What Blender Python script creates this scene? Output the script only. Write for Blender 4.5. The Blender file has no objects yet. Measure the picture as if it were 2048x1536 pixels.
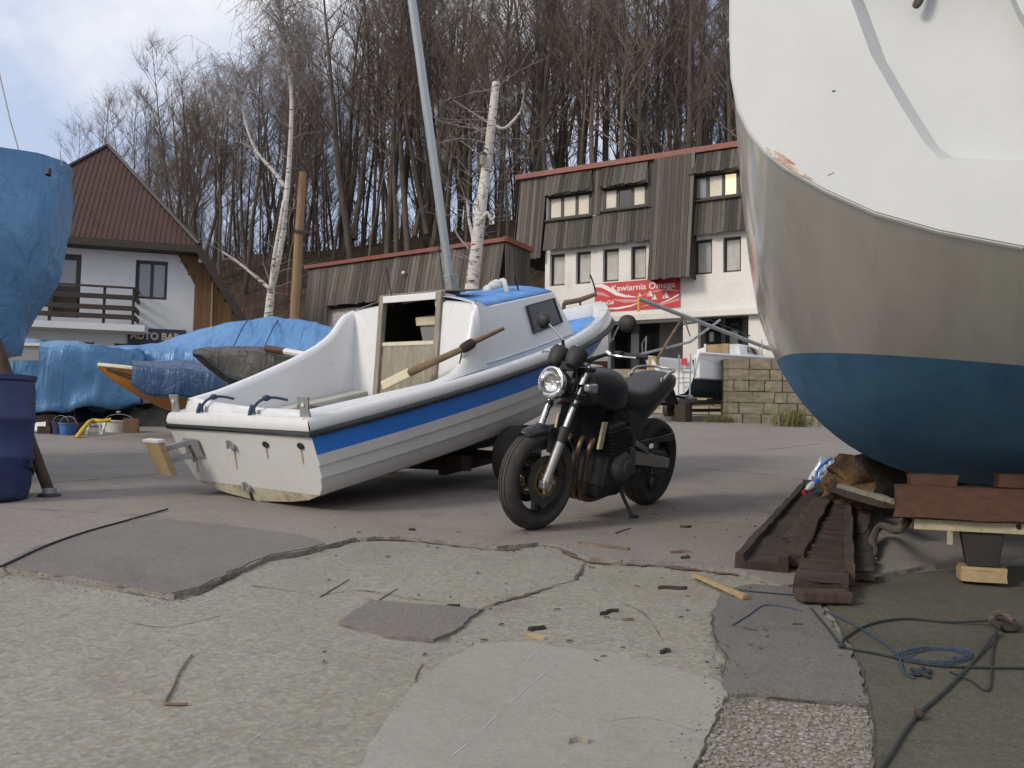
import bpy, bmesh, math, random
from mathutils import Vector, Matrix, noise, Euler
from mathutils.geometry import tessellate_polygon
random.seed(7)
V=Vector; R=math.radians
S=bpy.context.scene
COL=S.collection
# ---------------------------------------------------------------- camera
PITCH,ROLL,FPX=R(3.3),R(-1.0),1773.0
CAM=V((0,0,.95))
cd=bpy.data.cameras.new('camera'); cam=bpy.data.objects.new('camera',cd); COL.objects.link(cam)
cam.location=CAM; cam.rotation_euler=(math.pi/2+PITCH,ROLL,0)
cd.sensor_width=36; cd.lens=36*FPX/2048; cd.clip_start=.05; cd.clip_end=3000
S.camera=cam
S.render.resolution_x=1024; S.render.resolution_y=768
# ---------------------------------------------------------------- sky, sun, exposure
SUN_EL,SUN_AZ=R(30),R(236)      # azimuth clockwise from +Y (north): behind the camera, to the left
sun_dir=V((math.sin(SUN_AZ)*math.cos(SUN_EL),math.cos(SUN_AZ)*math.cos(SUN_EL),math.sin(SUN_EL)))
w=bpy.data.worlds.new('World'); S.world=w; w.use_nodes=True
nt=w.node_tree; nt.nodes.clear(); N=nt.nodes.new; LK=nt.links.new
out=N('ShaderNodeOutputWorld'); bg=N('ShaderNodeBackground'); bg.inputs['Strength'].default_value=.105
sky=N('ShaderNodeTexSky'); sky.sky_type='NISHITA'; sky.sun_disc=False; sky.sun_elevation=SUN_EL; sky.sun_rotation=SUN_AZ
sky.air_density=1.0; sky.dust_density=2.0; sky.ozone_density=2.0
tc=N('ShaderNodeTexCoord'); sep=N('ShaderNodeSeparateXYZ'); LK(tc.outputs['Generated'],sep.inputs[0])
zz=N('ShaderNodeMath'); zz.operation='ADD'; zz.inputs[1].default_value=.22; LK(sep.outputs['Z'],zz.inputs[0])
za=N('ShaderNodeMath'); za.operation='MAXIMUM'; za.inputs[1].default_value=.06; LK(zz.outputs[0],za.inputs[0])
dx=N('ShaderNodeMath'); dx.operation='DIVIDE'; LK(sep.outputs['X'],dx.inputs[0]); LK(za.outputs[0],dx.inputs[1])
dy=N('ShaderNodeMath'); dy.operation='DIVIDE'; LK(sep.outputs['Y'],dy.inputs[0]); LK(za.outputs[0],dy.inputs[1])
cmb=N('ShaderNodeCombineXYZ'); LK(dx.outputs[0],cmb.inputs[0]); LK(dy.outputs[0],cmb.inputs[1])
cmb.inputs[2].default_value=7.7
n1=N('ShaderNodeTexNoise'); n1.inputs['Scale'].default_value=.8; n1.inputs['Detail'].default_value=9; n1.inputs['Roughness'].default_value=.56; n1.inputs['Distortion'].default_value=.35
LK(cmb.outputs[0],n1.inputs['Vector'])
rp=N('ShaderNodeValToRGB'); rp.color_ramp.elements[0].position=.38; rp.color_ramp.elements[1].position=.60
LK(n1.outputs['Fac'],rp.inputs[0])
mx=N('ShaderNodeMixRGB'); LK(rp.outputs[0],mx.inputs[0])
hz=N('ShaderNodeMixRGB'); hz.inputs[0].default_value=.75; LK(sky.outputs[0],hz.inputs[1]); hz.inputs[2].default_value=(4.0,4.6,6.0,1)
LK(hz.outputs[0],mx.inputs[1]); mx.inputs[2].default_value=(7.6,7.35,7.1,1)
LK(mx.outputs[0],bg.inputs['Color']); LK(bg.outputs[0],out.inputs['Surface'])
sl=bpy.data.lights.new('sun','SUN'); sl.energy=1.5; sl.angle=R(14); sl.color=(1,.90,.78)
so=bpy.data.objects.new('sun',sl); COL.objects.link(so); so.rotation_euler=sun_dir.to_track_quat('Z','Y').to_euler(); so.location=(-20,-20,30)
vs=S.view_settings; vs.view_transform='Standard'; vs.look='None'; vs.exposure=0.55; vs.gamma=1
# ---------------------------------------------------------------- pixel helpers (photo pixels -> points)
CM=Euler((math.pi/2+PITCH,ROLL,0)).to_matrix()
SL=.062                                    # the yard rises away from the camera
def ray(px,py):
    d=CM@V(((px-1024)/FPX,-(py-768)/FPX,-1)); return d/d.y
def P(px,py,Y): return CAM+ray(px,py)*Y
def gz(y): return SL*y
def G(px,py,h=0):
    d=ray(px,py); return CAM+d*((CAM.z-h)/(SL-d.z))
# ---------------------------------------------------------------- mesh helpers
class MB:
    def __init__(s): s.v=[]; s.f=[]
    def add(s,vs,fs):
        o=len(s.v); s.v+=[V(p) for p in vs]; s.f+=[tuple(i+o for i in f) for f in fs]; return s
    def hexa(s,p):
        return s.add(p,[(0,3,2,1),(4,5,6,7),(0,1,5,4),(1,2,6,5),(2,3,7,6),(3,0,4,7)])
    def box(s,c,d,M=None):
        c=V(c); x,y,z=d[0]/2,d[1]/2,d[2]/2
        p=[V(q) for q in ((-x,-y,-z),(x,-y,-z),(x,y,-z),(-x,y,-z),(-x,-y,z),(x,-y,z),(x,y,z),(-x,y,z))]
        if M is not None: p=[M@q for q in p]
        return s.hexa([q+c for q in p])
    def beam(s,a,b,w,h,up=(0,0,1)):
        a,b=V(a),V(b); d=(b-a).normalized(); u=V(up); r=d.cross(u)
        if r.length<1e-4: r=d.cross(V((0,1,0)))
        r.normalize(); u=r.cross(d); r*=w/2; u=u*h/2
        return s.hexa([a-r-u,a+r-u,b+r-u,b-r-u,a-r+u,a+r+u,b+r+u,b-r+u])
    def tube(s,pts,r,n=8,cap=True,closed=False):
        pts=[V(p) for p in pts]; m=len(pts); rr=r if isinstance(r,(list,tuple)) else [r]*m
        o=len(s.v); nrm=None
        for i in range(m):
            if closed: t=pts[(i+1)%m]-pts[i-1]
            else: t=pts[min(i+1,m-1)]-pts[max(i-1,0)]
            if t.length<1e-9: t=V((0,0,1))
            t.normalize()
            if nrm is None:
                nrm=t.cross(V((0,0,1)));
                if nrm.length<.1: nrm=t.cross(V((1,0,0)))
            nrm=(nrm-t*nrm.dot(t)); nrm.normalize(); b=t.cross(nrm)
            for k in range(n):
                a=2*math.pi*k/n; s.v.append(pts[i]+(nrm*math.cos(a)+b*math.sin(a))*rr[i])
        for i in range(m if closed else m-1):
            j=(i+1)%m
            for k in range(n):
                l=(k+1)%n; s.f.append((o+i*n+k,o+i*n+l,o+j*n+l,o+j*n+k))
        if cap and not closed:
            s.f.append(tuple(o+k for k in range(n))[::-1]); s.f.append(tuple(o+(m-1)*n+k for k in range(n)))
        return s
    def lathe(s,prof,n=24,M=None,a0=0,a1=2*math.pi):
        full=abs(a1-a0-2*math.pi)<1e-6; o=len(s.v); k=n if full else n+1
        for r,z in prof:
            for i in range(k):
                a=a0+(a1-a0)*i/n; p=V((r*math.cos(a),r*math.sin(a),z)); s.v.append(M@p if M is not None else p)
        for j in range(len(prof)-1):
            for i in range(n):
                l=(i+1)%k; s.f.append((o+j*k+i,o+j*k+l,o+(j+1)*k+l,o+(j+1)*k+i))
        return s
    def grid(s,rows,cu=False,cv=False):
        o=len(s.v); a=len(rows); b=len(rows[0])
        for r in rows: s.v+=[V(p) for p in r]
        for i in range(a if cu else a-1):
            for j in range(b if cv else b-1):
                s.f.append((o+i*b+j,o+i*b+(j+1)%b,o+((i+1)%a)*b+(j+1)%b,o+((i+1)%a)*b+j))
        return s
    def poly(s,pts,ext=None):
        pts=[V(p) for p in pts]; tris=tessellate_polygon([pts]); m=len(pts)
        s.add(pts,[tuple(t) for t in tris])
        if ext is not None:
            e=V(ext); s.add([p+e for p in pts],[tuple(t)[::-1] for t in tris])
            s.add(pts+[p+e for p in pts],[(i,(i+1)%m,m+(i+1)%m,m+i) for i in range(m)])
        return s
    def ball(s,c,r,n=12,m=8,sc=(1,1,1)):
        c=V(c); rows=[]
        for i in range(m+1):
            t=math.pi*i/m; rows.append([c+V((math.sin(t)*math.cos(2*math.pi*j/n)*sc[0],math.sin(t)*math.sin(2*math.pi*j/n)*sc[1],math.cos(t)*sc[2]))*r for j in range(n)])
        return s.grid(rows,cv=True)
    def build(s,name,mat,par=None,sm=False,bev=0,W=False,ang=40,sub=0,solid=0):
        me=bpy.data.meshes.new(name)
        vv=s.v
        if W and par is not None:
            mi=wm(par).inverted(); vv=[mi@p for p in vv]
        me.from_pydata([tuple(p) for p in vv],[],s.f); me.update()
        bm=bmesh.new(); bm.from_mesh(me); bmesh.ops.remove_doubles(bm,verts=bm.verts,dist=1e-5); bmesh.ops.recalc_face_normals(bm,faces=bm.faces); bm.to_mesh(me); bm.free()
        me.materials.append(mat)
        o=bpy.data.objects.new(name,me); COL.objects.link(o)
        if par is not None: o.parent=par
        if solid:
            md=o.modifiers.new('s','SOLIDIFY'); md.thickness=solid; md.offset=0
        if bev:
            md=o.modifiers.new('b','BEVEL'); md.width=bev; md.segments=2; md.limit_method='ANGLE'; md.angle_limit=R(35)
        if sub:
            md=o.modifiers.new('u','SUBSURF'); md.levels=sub; md.render_levels=sub
        if sm:
            me.polygons.foreach_set('use_smooth',[True]*len(me.polygons))
            if ang<180: me.set_sharp_from_angle(angle=R(ang))
        return o
def wm(o):
    m=Matrix.LocRotScale(o.location,o.rotation_euler,o.scale)
    return wm(o.parent)@m if o.parent else m
def thing(name,label,cat,loc=(0,0,0),rot=(0,0,0),group=None,scale=1):
    o=bpy.data.objects.new(name,None); COL.objects.link(o); o.location=loc; o.rotation_euler=rot; o.scale=(scale,)*3
    o.empty_display_size=.2; o['label']=label; o['category']=cat
    if group: o['group']=group
    return o
def tag(o,label,cat,group=None):
    o['label']=label; o['category']=cat
    if group: o['group']=group
    return o
def struct(o): o['kind']='structure'; return o
def stuff(o,label=None,cat=None):
    o['kind']='stuff'
    if label: o['label']=label; o['category']=cat
    return o
UNIT={}
def unit_box(mat):
    if mat.name not in UNIT:
        me=bpy.data.meshes.new('piece'); b=MB().box((0,0,0),(1,1,1)); me.from_pydata([tuple(p) for p in b.v],[],b.f); me.update()
        me.materials.append(mat); UNIT[mat.name]=me
    return UNIT[mat.name]
def piece(name,mat,par,a,b,w,t,nrm,me=None):
    """box piece from a to b (world), width w, thickness t along nrm; shares one unit mesh"""
    a,b,n=V(a),V(b),V(nrm); d=b-a; L=d.length; d.normalize(); x=d.cross(n).normalized(); n=x.cross(d)
    m=Matrix((x*w,n*t,d*L)).transposed().to_4x4(); m.translation=(a+b)/2
    o=bpy.data.objects.new(name,me or unit_box(mat)); COL.objects.link(o); o.parent=par
    o.matrix_local=wm(par).inverted()@m
    return o
def catmull(pts,k=6,closed=False):
    pts=[V(p) for p in pts]; out=[]; m=len(pts)
    for i in range(m if closed else m-1):
        if closed: a,b,c,d=pts[i-1],pts[i],pts[(i+1)%m],pts[(i+2)%m]
        else: a,b,c,d=pts[max(i-1,0)],pts[i],pts[i+1],pts[min(i+2,m-1)]
        for j in range(k):
            t=j/k; out.append(.5*((2*b)+(c-a)*t+(2*a-5*b+4*c-d)*t*t+(3*b-a-3*c+d)*t**3))
    if not closed: out.append(pts[-1])
    return out
def lerp(a,b,t): return a+(b-a)*t
def interp(x,tab):
    if x<=tab[0][0]: return tab[0][1]
    for (a,u),(b,v) in zip(tab,tab[1:]):
        if x<=b: return lerp(u,v,(x-a)/(b-a))
    return tab[-1][1]
def nz(p,s=1,seed=0): return noise.noise(V((p[0]*s+seed,p[1]*s+seed*1.7,p[2]*s-seed)))
# ---------------------------------------------------------------- materials
def rgb(h):
    c=[int(h[i:i+2],16)/255 for i in (0,2,4)]; return [x/12.92 if x<=.04045 else ((x+.055)/1.055)**2.4 for x in c]
class NT:
    def __init__(s,name):
        s.m=bpy.data.materials.new(name); s.m.use_nodes=True; s.t=s.m.node_tree; s.b=s.t.nodes['Principled BSDF']
    def n(s,ty,**k):
        x=s.t.nodes.new('ShaderNode'+ty)
        for a,v in k.items():
            if a in x.inputs.keys() if hasattr(x.inputs,'keys') else False: x.inputs[a].default_value=v
            else: setattr(x,a,v)
        return x
    def l(s,a,b): s.t.links.new(a,b)
    def mix(s,f,a,b,ty='MIX'):
        x=s.n('MixRGB',blend_type=ty)
        for i,q in enumerate((f,a,b)):
            if hasattr(q,'is_linked'): s.l(q,x.inputs[i])
            elif isinstance(q,(int,float)): x.inputs[i].default_value=q if i==0 else (q,q,q,1)
            else: x.inputs[i].default_value=(*q[:3],1)
        return x.outputs[0]
    def ramp(s,f,p0,p1,c0=0,c1=1):
        x=s.n('MapRange'); x.inputs[1].default_value=p0; x.inputs[2].default_value=p1; x.inputs[3].default_value=c0; x.inputs[4].default_value=c1; s.l(f,x.inputs[0]); return x.outputs[0]
    def vec(s,stretch=None,rnd=False):
        o=s.n('TexCoord').outputs['Object']
        if rnd:
            oi=s.n('ObjectInfo'); mu=s.n('Math',operation='MULTIPLY'); mu.inputs[1].default_value=57; s.l(oi.outputs['Random'],mu.inputs[0])
            ad=s.n('VectorMath',operation='ADD'); s.l(o,ad.inputs[0]); s.l(mu.outputs[0],ad.inputs[1]); o=ad.outputs[0]
        if stretch:
            mp=s.n('Mapping'); mp.inputs['Scale'].default_value=stretch; s.l(o,mp.inputs[0]); o=mp.outputs[0]
        return o
    def noise(s,v,sc,det=5,ro=.6,dist=0):
        x=s.n('TexNoise'); x.inputs['Scale'].default_value=sc; x.inputs['Detail'].default_value=det; x.inputs['Roughness'].default_value=ro; x.inputs['Distortion'].default_value=dist; s.l(v,x.inputs['Vector']); return x.outputs['Fac']
    def bump(s,h,st,dist=.02,nrm=None):
        x=s.n('Bump'); x.inputs['Strength'].default_value=st; x.inputs['Distance'].default_value=dist; s.l(h,x.inputs['Height'])
        if nrm is not None: s.l(nrm,x.inputs['Normal'])
        return x.outputs[0]
    def out(s,col=None,rough=None,nrm=None,metal=0,coat=0,spec=.5):
        b=s.b
        if col is not None:
            if hasattr(col,'is_linked'): s.l(col,b.inputs['Base Color'])
            else: b.inputs['Base Color'].default_value=(*col,1)
        if rough is not None:
            if hasattr(rough,'is_linked'): s.l(rough,b.inputs['Roughness'])
            else: b.inputs['Roughness'].default_value=rough
        if nrm is not None: s.l(nrm,b.inputs['Normal'])
        b.inputs['Metallic'].default_value=metal; b.inputs['Coat Weight'].default_value=coat; b.inputs['Specular IOR Level'].default_value=spec
        return s.m
def mk(name,c,c2=None,rough=.6,sc=4,var=.18,bump=0,bs=60,metal=0,rnd=0,coat=0,stretch=None,spec=.5,dirt=None,dsc=2.5,dlo=.52,dhi=.72):
    t=NT(name); v=t.vec(stretch,rnd>0); c2=c2 or [x*(1-var*1.5) for x in c]
    a=t.noise(v,sc); col=t.mix(t.ramp(a,.35,.65),c,c2)
    f=t.noise(v,sc*9,4); col=t.mix(1,col,t.ramp(f,.3,.7,1-var,1+var*.6),'MULTIPLY')
    if rnd:
        oi=t.n('ObjectInfo'); col=t.mix(1,col,t.ramp(oi.outputs['Random'],0,1,1-rnd,1+rnd*.7),'MULTIPLY')
    if dirt:
        d=t.noise(v,dsc,8,.7); col=t.mix(t.ramp(d,dlo,dhi,0,.85),col,dirt)
    rr=t.ramp(f,.3,.7,max(.02,rough-.07),min(1,rough+.1))
    nn=t.bump(t.noise(v,bs,6,.65),bump,.01) if bump else None
    return t.out(col,rr,nn,metal,coat,spec)
# ---------------------------------------------------------------- material library
m_white=mk('white_gelcoat',(.66,.67,.685),(.63,.64,.655),rough=.30,sc=1.2,var=.02,coat=.2,dirt=(.46,.44,.38),dsc=3,dlo=.66,dhi=1.0)
m_whull=mk('white_hull_paint',(.58,.585,.58),(.54,.545,.535),rough=.36,sc=1.5,var=.025,coat=.15,dirt=(.40,.38,.31),dsc=2.4,dlo=.60,dhi=1.0)
m_hullbot=mk('stained_hull_bottom',(.46,.43,.34),(.34,.30,.21),rough=.6,sc=7,var=.25,dirt=(.13,.11,.07),dsc=9)
m_blue=mk('boat_blue_paint',(.028,.175,.62),(.025,.155,.55),rough=.42,sc=6,var=.08,dirt=(.10,.19,.42),dsc=8,dlo=.6,dhi=.9)
m_deckblue=mk('worn_blue_deck',(.07,.22,.55),(.11,.29,.60),rough=.7,sc=9,var=.2,bump=.25,bs=180,dirt=(.20,.33,.52),dsc=7)
m_rubber=mk('black_rubber',(.028,.032,.036),rough=.6,var=.25,sc=8)
m_tyre=mk('tyre_rubber',(.026,.025,.024),(.048,.043,.038),rough=.75,sc=14,var=.3,bump=.2,bs=120)
m_black=mk('satin_black',(.012,.012,.014),(.018,.018,.020),rough=.42,var=.2,sc=10,coat=.0)
m_tank=mk('faded_black_paint',(.013,.014,.019),(.019,.020,.026),rough=.40,var=.15,sc=6)
m_seat=mk('seat_vinyl',(.030,.031,.038),(.038,.039,.046),rough=.55,var=.12,sc=8,bump=.12,bs=260)
m_blackplastic=mk('black_plastic',(.020,.020,.021),rough=.6,var=.2,sc=20)
m_chrome=mk('chrome',(.62,.62,.63),rough=.18,var=.04,metal=1)
m_alu=mk('dull_aluminium',(.42,.42,.41),(.34,.34,.33),rough=.42,var=.12,sc=12,metal=.75)
m_castalu=mk('cast_engine_alloy',(.085,.085,.088),(.055,.055,.056),rough=.55,var=.25,sc=16,metal=.35,bump=.15,bs=150)
m_engine=mk('engine_dark',(.010,.010,.011),(.018,.017,.016),rough=.6,var=.3,sc=18,bump=.2,bs=90)
m_bronze=mk('discoloured_header_pipe',(.20,.135,.075),(.085,.06,.045),rough=.38,var=.25,sc=9,metal=.8)
m_gold=mk('gold_disc_carrier',(.25,.17,.055),rough=.45,var=.2,metal=.7)
m_disc=mk('brake_disc_steel',(.07,.068,.068),rough=.5,var=.15,metal=.5)
m_galv=mk('galvanised_steel',(.33,.34,.35),(.25,.26,.27),rough=.55,var=.15,sc=18,metal=.4)
m_mast=mk('mast_aluminium',(.40,.43,.46),(.33,.36,.39),rough=.45,var=.1,metal=.45,stretch=(1,1,.1))
m_rust=mk('rusty_trailer_steel',(.045,.028,.020),(.022,.017,.015),rough=.85,var=.35,sc=10,bump=.3,bs=70)
m_greywood=mk('grey_plywood',(.27,.25,.195),(.20,.18,.14),rough=.8,sc=5,var=.2,stretch=(1,6,.6),bump=.2,bs=40,dirt=(.40,.38,.33),dsc=6)
m_wood=mk('weathered_wood',(.19,.13,.075),(.11,.075,.045),rough=.75,sc=9,var=.3,bump=.25,bs=60)
m_palewood=mk('pale_raw_wood',(.36,.265,.145),(.28,.20,.105),rough=.75,sc=8,var=.2,bump=.2,bs=70,stretch=(1,6,6))
m_creamwood=mk('cream_painted_wood',(.62,.57,.42),(.55,.50,.36),rough=.6,sc=8,var=.12)
m_brownpaint=mk('brown_timber_block',(.082,.034,.016),(.055,.023,.012),rough=.7,sc=6,var=.2,stretch=(1,8,8),bump=.2,bs=50)
m_creammetal=mk('cream_painted_steel',(.40,.36,.24),(.32,.28,.18),rough=.55,sc=8,var=.15,dirt=(.12,.08,.04),dsc=11,dlo=.58)
m_darkpost=mk('dark_support_post',(.018,.018,.018),rough=.7,var=.3)
m_clad=mk('weathered_cladding',(.150,.135,.115),(.072,.063,.054),rough=.9,sc=4,var=.35,rnd=.5,stretch=(2.5,2,1),bump=.35,bs=14)
m_clad2=mk('darker_cladding',(.120,.109,.095),(.055,.049,.043),rough=.9,sc=4,var=.4,rnd=.55,stretch=(2.5,2,1),bump=.35,bs=14)
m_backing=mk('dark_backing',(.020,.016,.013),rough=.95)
m_timber=mk('old_rotten_timber',(.075,.050,.036),(.030,.021,.017),rough=.92,sc=3,var=.4,rnd=.25,stretch=(3,3,1.2),bump=.5,bs=16)
m_orangewood=mk('chestnut_soffit_board',(.155,.085,.036),(.105,.055,.024),rough=.8,sc=4,var=.25,rnd=.25,bump=.2,bs=14)
m_darkwood=mk('dark_stained_wood',(.018,.012,.009),(.028,.018,.013),rough=.65,sc=5,var=.25,rnd=.2)
m_redfascia=mk('red_roof_flashing',(.215,.058,.036),(.165,.046,.030),rough=.55,sc=4,var=.15)
m_rooftile=mk('brown_red_sheet_roof',(.070,.031,.022),(.054,.025,.018),rough=.75,sc=2,var=.2,rnd=.10)
m_render=mk('white_render',(.68,.665,.63),(.62,.605,.57),rough=.9,sc=.7,var=.05,bump=.15,bs=60,dirt=(.47,.45,.41),dsc=1.1,dlo=.52,dhi=.85)
m_render2=mk('cool_white_render',(.52,.54,.57),(.48,.50,.53),rough=.9,sc=1.2,var=.05,bump=.12,bs=60,dirt=(.43,.42,.40),dsc=.9,dlo=.6,dhi=.95)
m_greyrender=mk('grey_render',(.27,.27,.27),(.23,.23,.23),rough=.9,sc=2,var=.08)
m_maroon=mk('maroon_plinth',(.10,.035,.028),rough=.7,var=.15)
m_darkframe=mk('dark_window_frame',(.018,.015,.014),rough=.5,var=.2)
m_glass=mk('dark_glass',(.012,.014,.016),rough=.06,var=.05,spec=.9,coat=.6)
m_cabglass=mk('tinted_cabin_window',(.022,.017,.012),rough=.10,var=.05,spec=.5,coat=.1)
m_curtain=mk('curtained_pane',(.42,.41,.37),(.33,.32,.29),rough=.22,sc=1.5,var=.08,coat=.8,stretch=(5,5,.6))
m_warmpane=mk('bright_sky_pane',(.56,.52,.42),(.50,.46,.37),rough=.22,sc=1.5,var=.05,coat=.7)  # pale warm tone painted in for bright sky reflected by the upper panes
m_greypane=mk('grey_pane',(.20,.21,.23),rough=.12,var=.06,coat=.8)
m_stone=mk('sandstone_block',(.225,.20,.155),(.155,.135,.10),rough=.92,sc=3,var=.25,rnd=.18,bump=.6,bs=9,dirt=(.10,.11,.035),dsc=1.4,dlo=.46,dhi=.66)
m_stone2=mk('pale_stone_block',(.40,.36,.27),(.32,.28,.20),rough=.92,sc=3,var=.15,rnd=.15,bump=.4,bs=9)
m_mortar=mk('mortar',(.16,.14,.11),rough=.95,var=.2,sc=6)
m_kerb=mk('kerb_concrete',(.33,.31,.27),(.26,.24,.21),rough=.9,sc=5,var=.2,rnd=.1,bump=.3,bs=40)
def tarp_mat(name,c,c2,dark,rough=.36):
    t=NT(name); v=t.vec(); a=t.noise(v,1.7,7,.62,.5); col=t.mix(t.ramp(a,.34,.66),c,c2)
    b=t.noise(v,6,6,.7,.8); col=t.mix(t.ramp(b,.55,.75,0,.6),col,dark)
    sep=t.n('SeparateXYZ'); t.l(v,sep.inputs[0])
    cr=t.noise(t.vec((3.4,2.6,3.0)),2.2,5,.55,1.1); vo=t.n('TexVoronoi',feature='DISTANCE_TO_EDGE'); vo.inputs['Scale'].default_value=2.4
    nv=t.n('VectorMath',operation='ADD'); t.l(v,nv.inputs[0]); t.l(cr,nv.inputs[1]); t.l(nv.outputs[0],vo.inputs['Vector'])
    n=t.bump(t.ramp(vo.outputs['Distance'],0,.05),.35,.03); n=t.bump(t.noise(t.vec((3.0,.9,.6)),2.0,4,.5,.8),.7,.10,n); n=t.bump(t.noise(v,7,5,.5,1.0),.22,.02,n); n=t.bump(t.noise(v,300,2),.08,.004,n)
    return t.out(col,rough,n,spec=.4)
m_tarp=tarp_mat('blue_tarpaulin',(.080,.205,.39),(.095,.230,.42),(.062,.160,.32))
m_tarp2=tarp_mat('bright_blue_tarpaulin',(.080,.215,.44),(.098,.245,.48),(.062,.165,.35))
m_tarp3=tarp_mat('navy_blue_tarpaulin',(.026,.066,.150),(.034,.080,.175),(.018,.045,.105))
m_tarpg=tarp_mat('grey_green_tarpaulin',(.060,.060,.055),(.075,.074,.068),(.04,.04,.037),.55)
m_tarpdark=tarp_mat('dark_olive_tarpaulin',(.028,.030,.024),(.035,.036,.030),(.02,.02,.018),.7)
m_orange=mk('orange_varnished_hull',(.42,.17,.025),(.34,.13,.02),rough=.4,sc=5,var=.12,coat=.2)
m_beigehull=mk('beige_hull',(.36,.33,.26),(.27,.25,.19),rough=.55,sc=4,var=.15,dirt=(.12,.12,.09),dsc=3)
m_barrel=mk('blue_plastic_drum',(.014,.030,.120),(.011,.024,.090),rough=.45,sc=4,var=.12,dirt=(.05,.06,.11),dsc=6,dlo=.6)
m_yellow=mk('yellow_wrap',(.62,.42,.025),(.50,.33,.02),rough=.6,sc=14,var=.25,bump=.6,bs=30)
m_bluebucket=mk('blue_bucket_plastic',(.04,.13,.36),rough=.45,var=.12)
m_whiteplastic=mk('white_plastic',(.66,.66,.63),(.58,.57,.53),rough=.4,var=.08,sc=10)
m_card=mk('brown_cardboard',(.24,.15,.085),(.18,.11,.06),rough=.9,var=.2,sc=6)
m_ropeb=mk('blue_rope',(.022,.045,.090),(.035,.062,.105),rough=.85,sc=60,var=.4)
m_ropek=mk('dark_rope',(.014,.022,.026),(.028,.034,.034),rough=.9,sc=50,var=.4)
m_ropeg=mk('grey_frayed_rope',(.13,.11,.085),(.06,.05,.04),rough=.95,sc=50,var=.45,bump=.6,bs=200)
m_red=mk('red_plastic',(.45,.03,.03),rough=.45,var=.1)
m_film=mk('clear_film_plastic',(.52,.56,.62),(.42,.47,.55),rough=.18,sc=9,var=.2,coat=.5)
m_bark=mk('dark_forest_bark',(.115,.091,.073),(.062,.050,.041),rough=.95,sc=3,var=.3,rnd=.35,stretch=(2,2,.4))
m_twig=mk('bare_twigs',(.185,.145,.122),(.130,.102,.087),rough=.95,sc=2,var=.25,rnd=.35)  # bark and twig colours lightened to stand for haze over the wood
m_birchtwig=mk('birch_twigs',(.30,.27,.26),(.22,.195,.19),rough=.9,sc=2,var=.2)
m_hill=mk('leaf_litter',(.085,.052,.032),(.048,.031,.021),rough=1,sc=.6,var=.4,bump=.5,bs=3)
m_brush=mk('brushwood_stems',(.075,.052,.040),(.05,.036,.028),rough=1,sc=1,var=.3)
m_grass=mk('short_grass',(.085,.115,.028),(.13,.125,.045),rough=.9,sc=1.5,var=.3)
m_soil=mk('dirt_in_joints',(.125,.100,.070),(.070,.056,.041),rough=1,sc=14,var=.4,bump=.6,bs=60)
m_pole=mk('utility_pole_wood',(.27,.175,.095),(.20,.13,.07),rough=.85,sc=4,var=.25,stretch=(4,4,.25),bump=.2,bs=20)
t=NT('birch_bark'); v=t.vec(); a=t.noise(t.vec((2,2,9)),2.2,6,.65); k=t.noise(v,1.2,4)
col=t.mix(t.ramp(k,.35,.65),(.52,.50,.46),(.40,.375,.34)); col=t.mix(t.ramp(a,.56,.61),col,(.035,.03,.028))
m_birch=t.out(col,.8,t.bump(a,.3,.02))
t=NT('pebbled_concrete'); v=t.vec()
nv=t.n('VectorMath',operation='ADD'); t.l(v,nv.inputs[0]); q=t.n('TexNoise'); q.inputs['Scale'].default_value=9; q.inputs['Detail'].default_value=3; t.l(v,q.inputs['Vector'])
sc_=t.n('VectorMath',operation='SCALE'); sc_.inputs['Scale'].default_value=.035; t.l(q.outputs['Color'],sc_.inputs[0]); t.l(sc_.outputs[0],nv.inputs[1])
vo=t.n('TexVoronoi'); vo.inputs['Scale'].default_value=58; t.l(nv.outputs[0],vo.inputs['Vector'])
vo2=t.n('TexVoronoi'); vo2.inputs['Scale'].default_value=27; t.l(nv.outputs[0],vo2.inputs['Vector'])
base=t.mix(t.ramp(t.noise(v,.9,8,.68),.36,.64),(.240,.234,.198),(.280,.272,.234))
base=t.mix(t.ramp(t.noise(v,2.6,9,.75,.4),.5,.74,0,.5),base,(.235,.215,.172))
hs=t.n('SeparateColor'); t.l(vo.outputs['Color'],hs.inputs[0])
base=t.mix(1,base,t.ramp(hs.outputs[0],0,1,.85,1.12),'MULTIPLY')
base=t.mix(t.ramp(hs.outputs[1],.88,.97,0,.3),base,(.20,.13,.09)); base=t.mix(t.ramp(hs.outputs[2],.91,.98,0,.35),base,(.09,.10,.115))
hs2=t.n('SeparateColor'); t.l(vo2.outputs['Color'],hs2.inputs[0]); base=t.mix(t.ramp(hs2.outputs[0],.95,.99,0,.3),base,(.14,.13,.12))
base=t.mix(t.ramp(t.noise(v,.42,9,.7,.6),.50,.68,0,.55),base,(.175,.162,.135)); base=t.mix(t.ramp(t.noise(v,1.3,8,.75,.3),.56,.72,0,.6),base,(.165,.15,.125)); base=t.mix(t.ramp(t.noise(v,90,4,.8),.56,.70,0,.5),base,(.12,.108,.092)); base=t.mix(t.ramp(t.noise(v,70,4,.8),.60,.72,0,.45),base,(.44,.42,.37))
base=t.mix(t.ramp(vo.outputs['Distance'],.35,.75,0,.32),base,(.15,.137,.115))
base=t.mix(t.ramp(t.noise(v,22,5,.75),.64,.78,0,.25),base,(.15,.135,.115))
nn=t.bump(vo.outputs['Distance'],.2,.003); nn=t.bump(t.noise(v,14,8,.7),.18,.010,nn)
m_agg=t.out(base,.92,nn,spec=.25)
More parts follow.
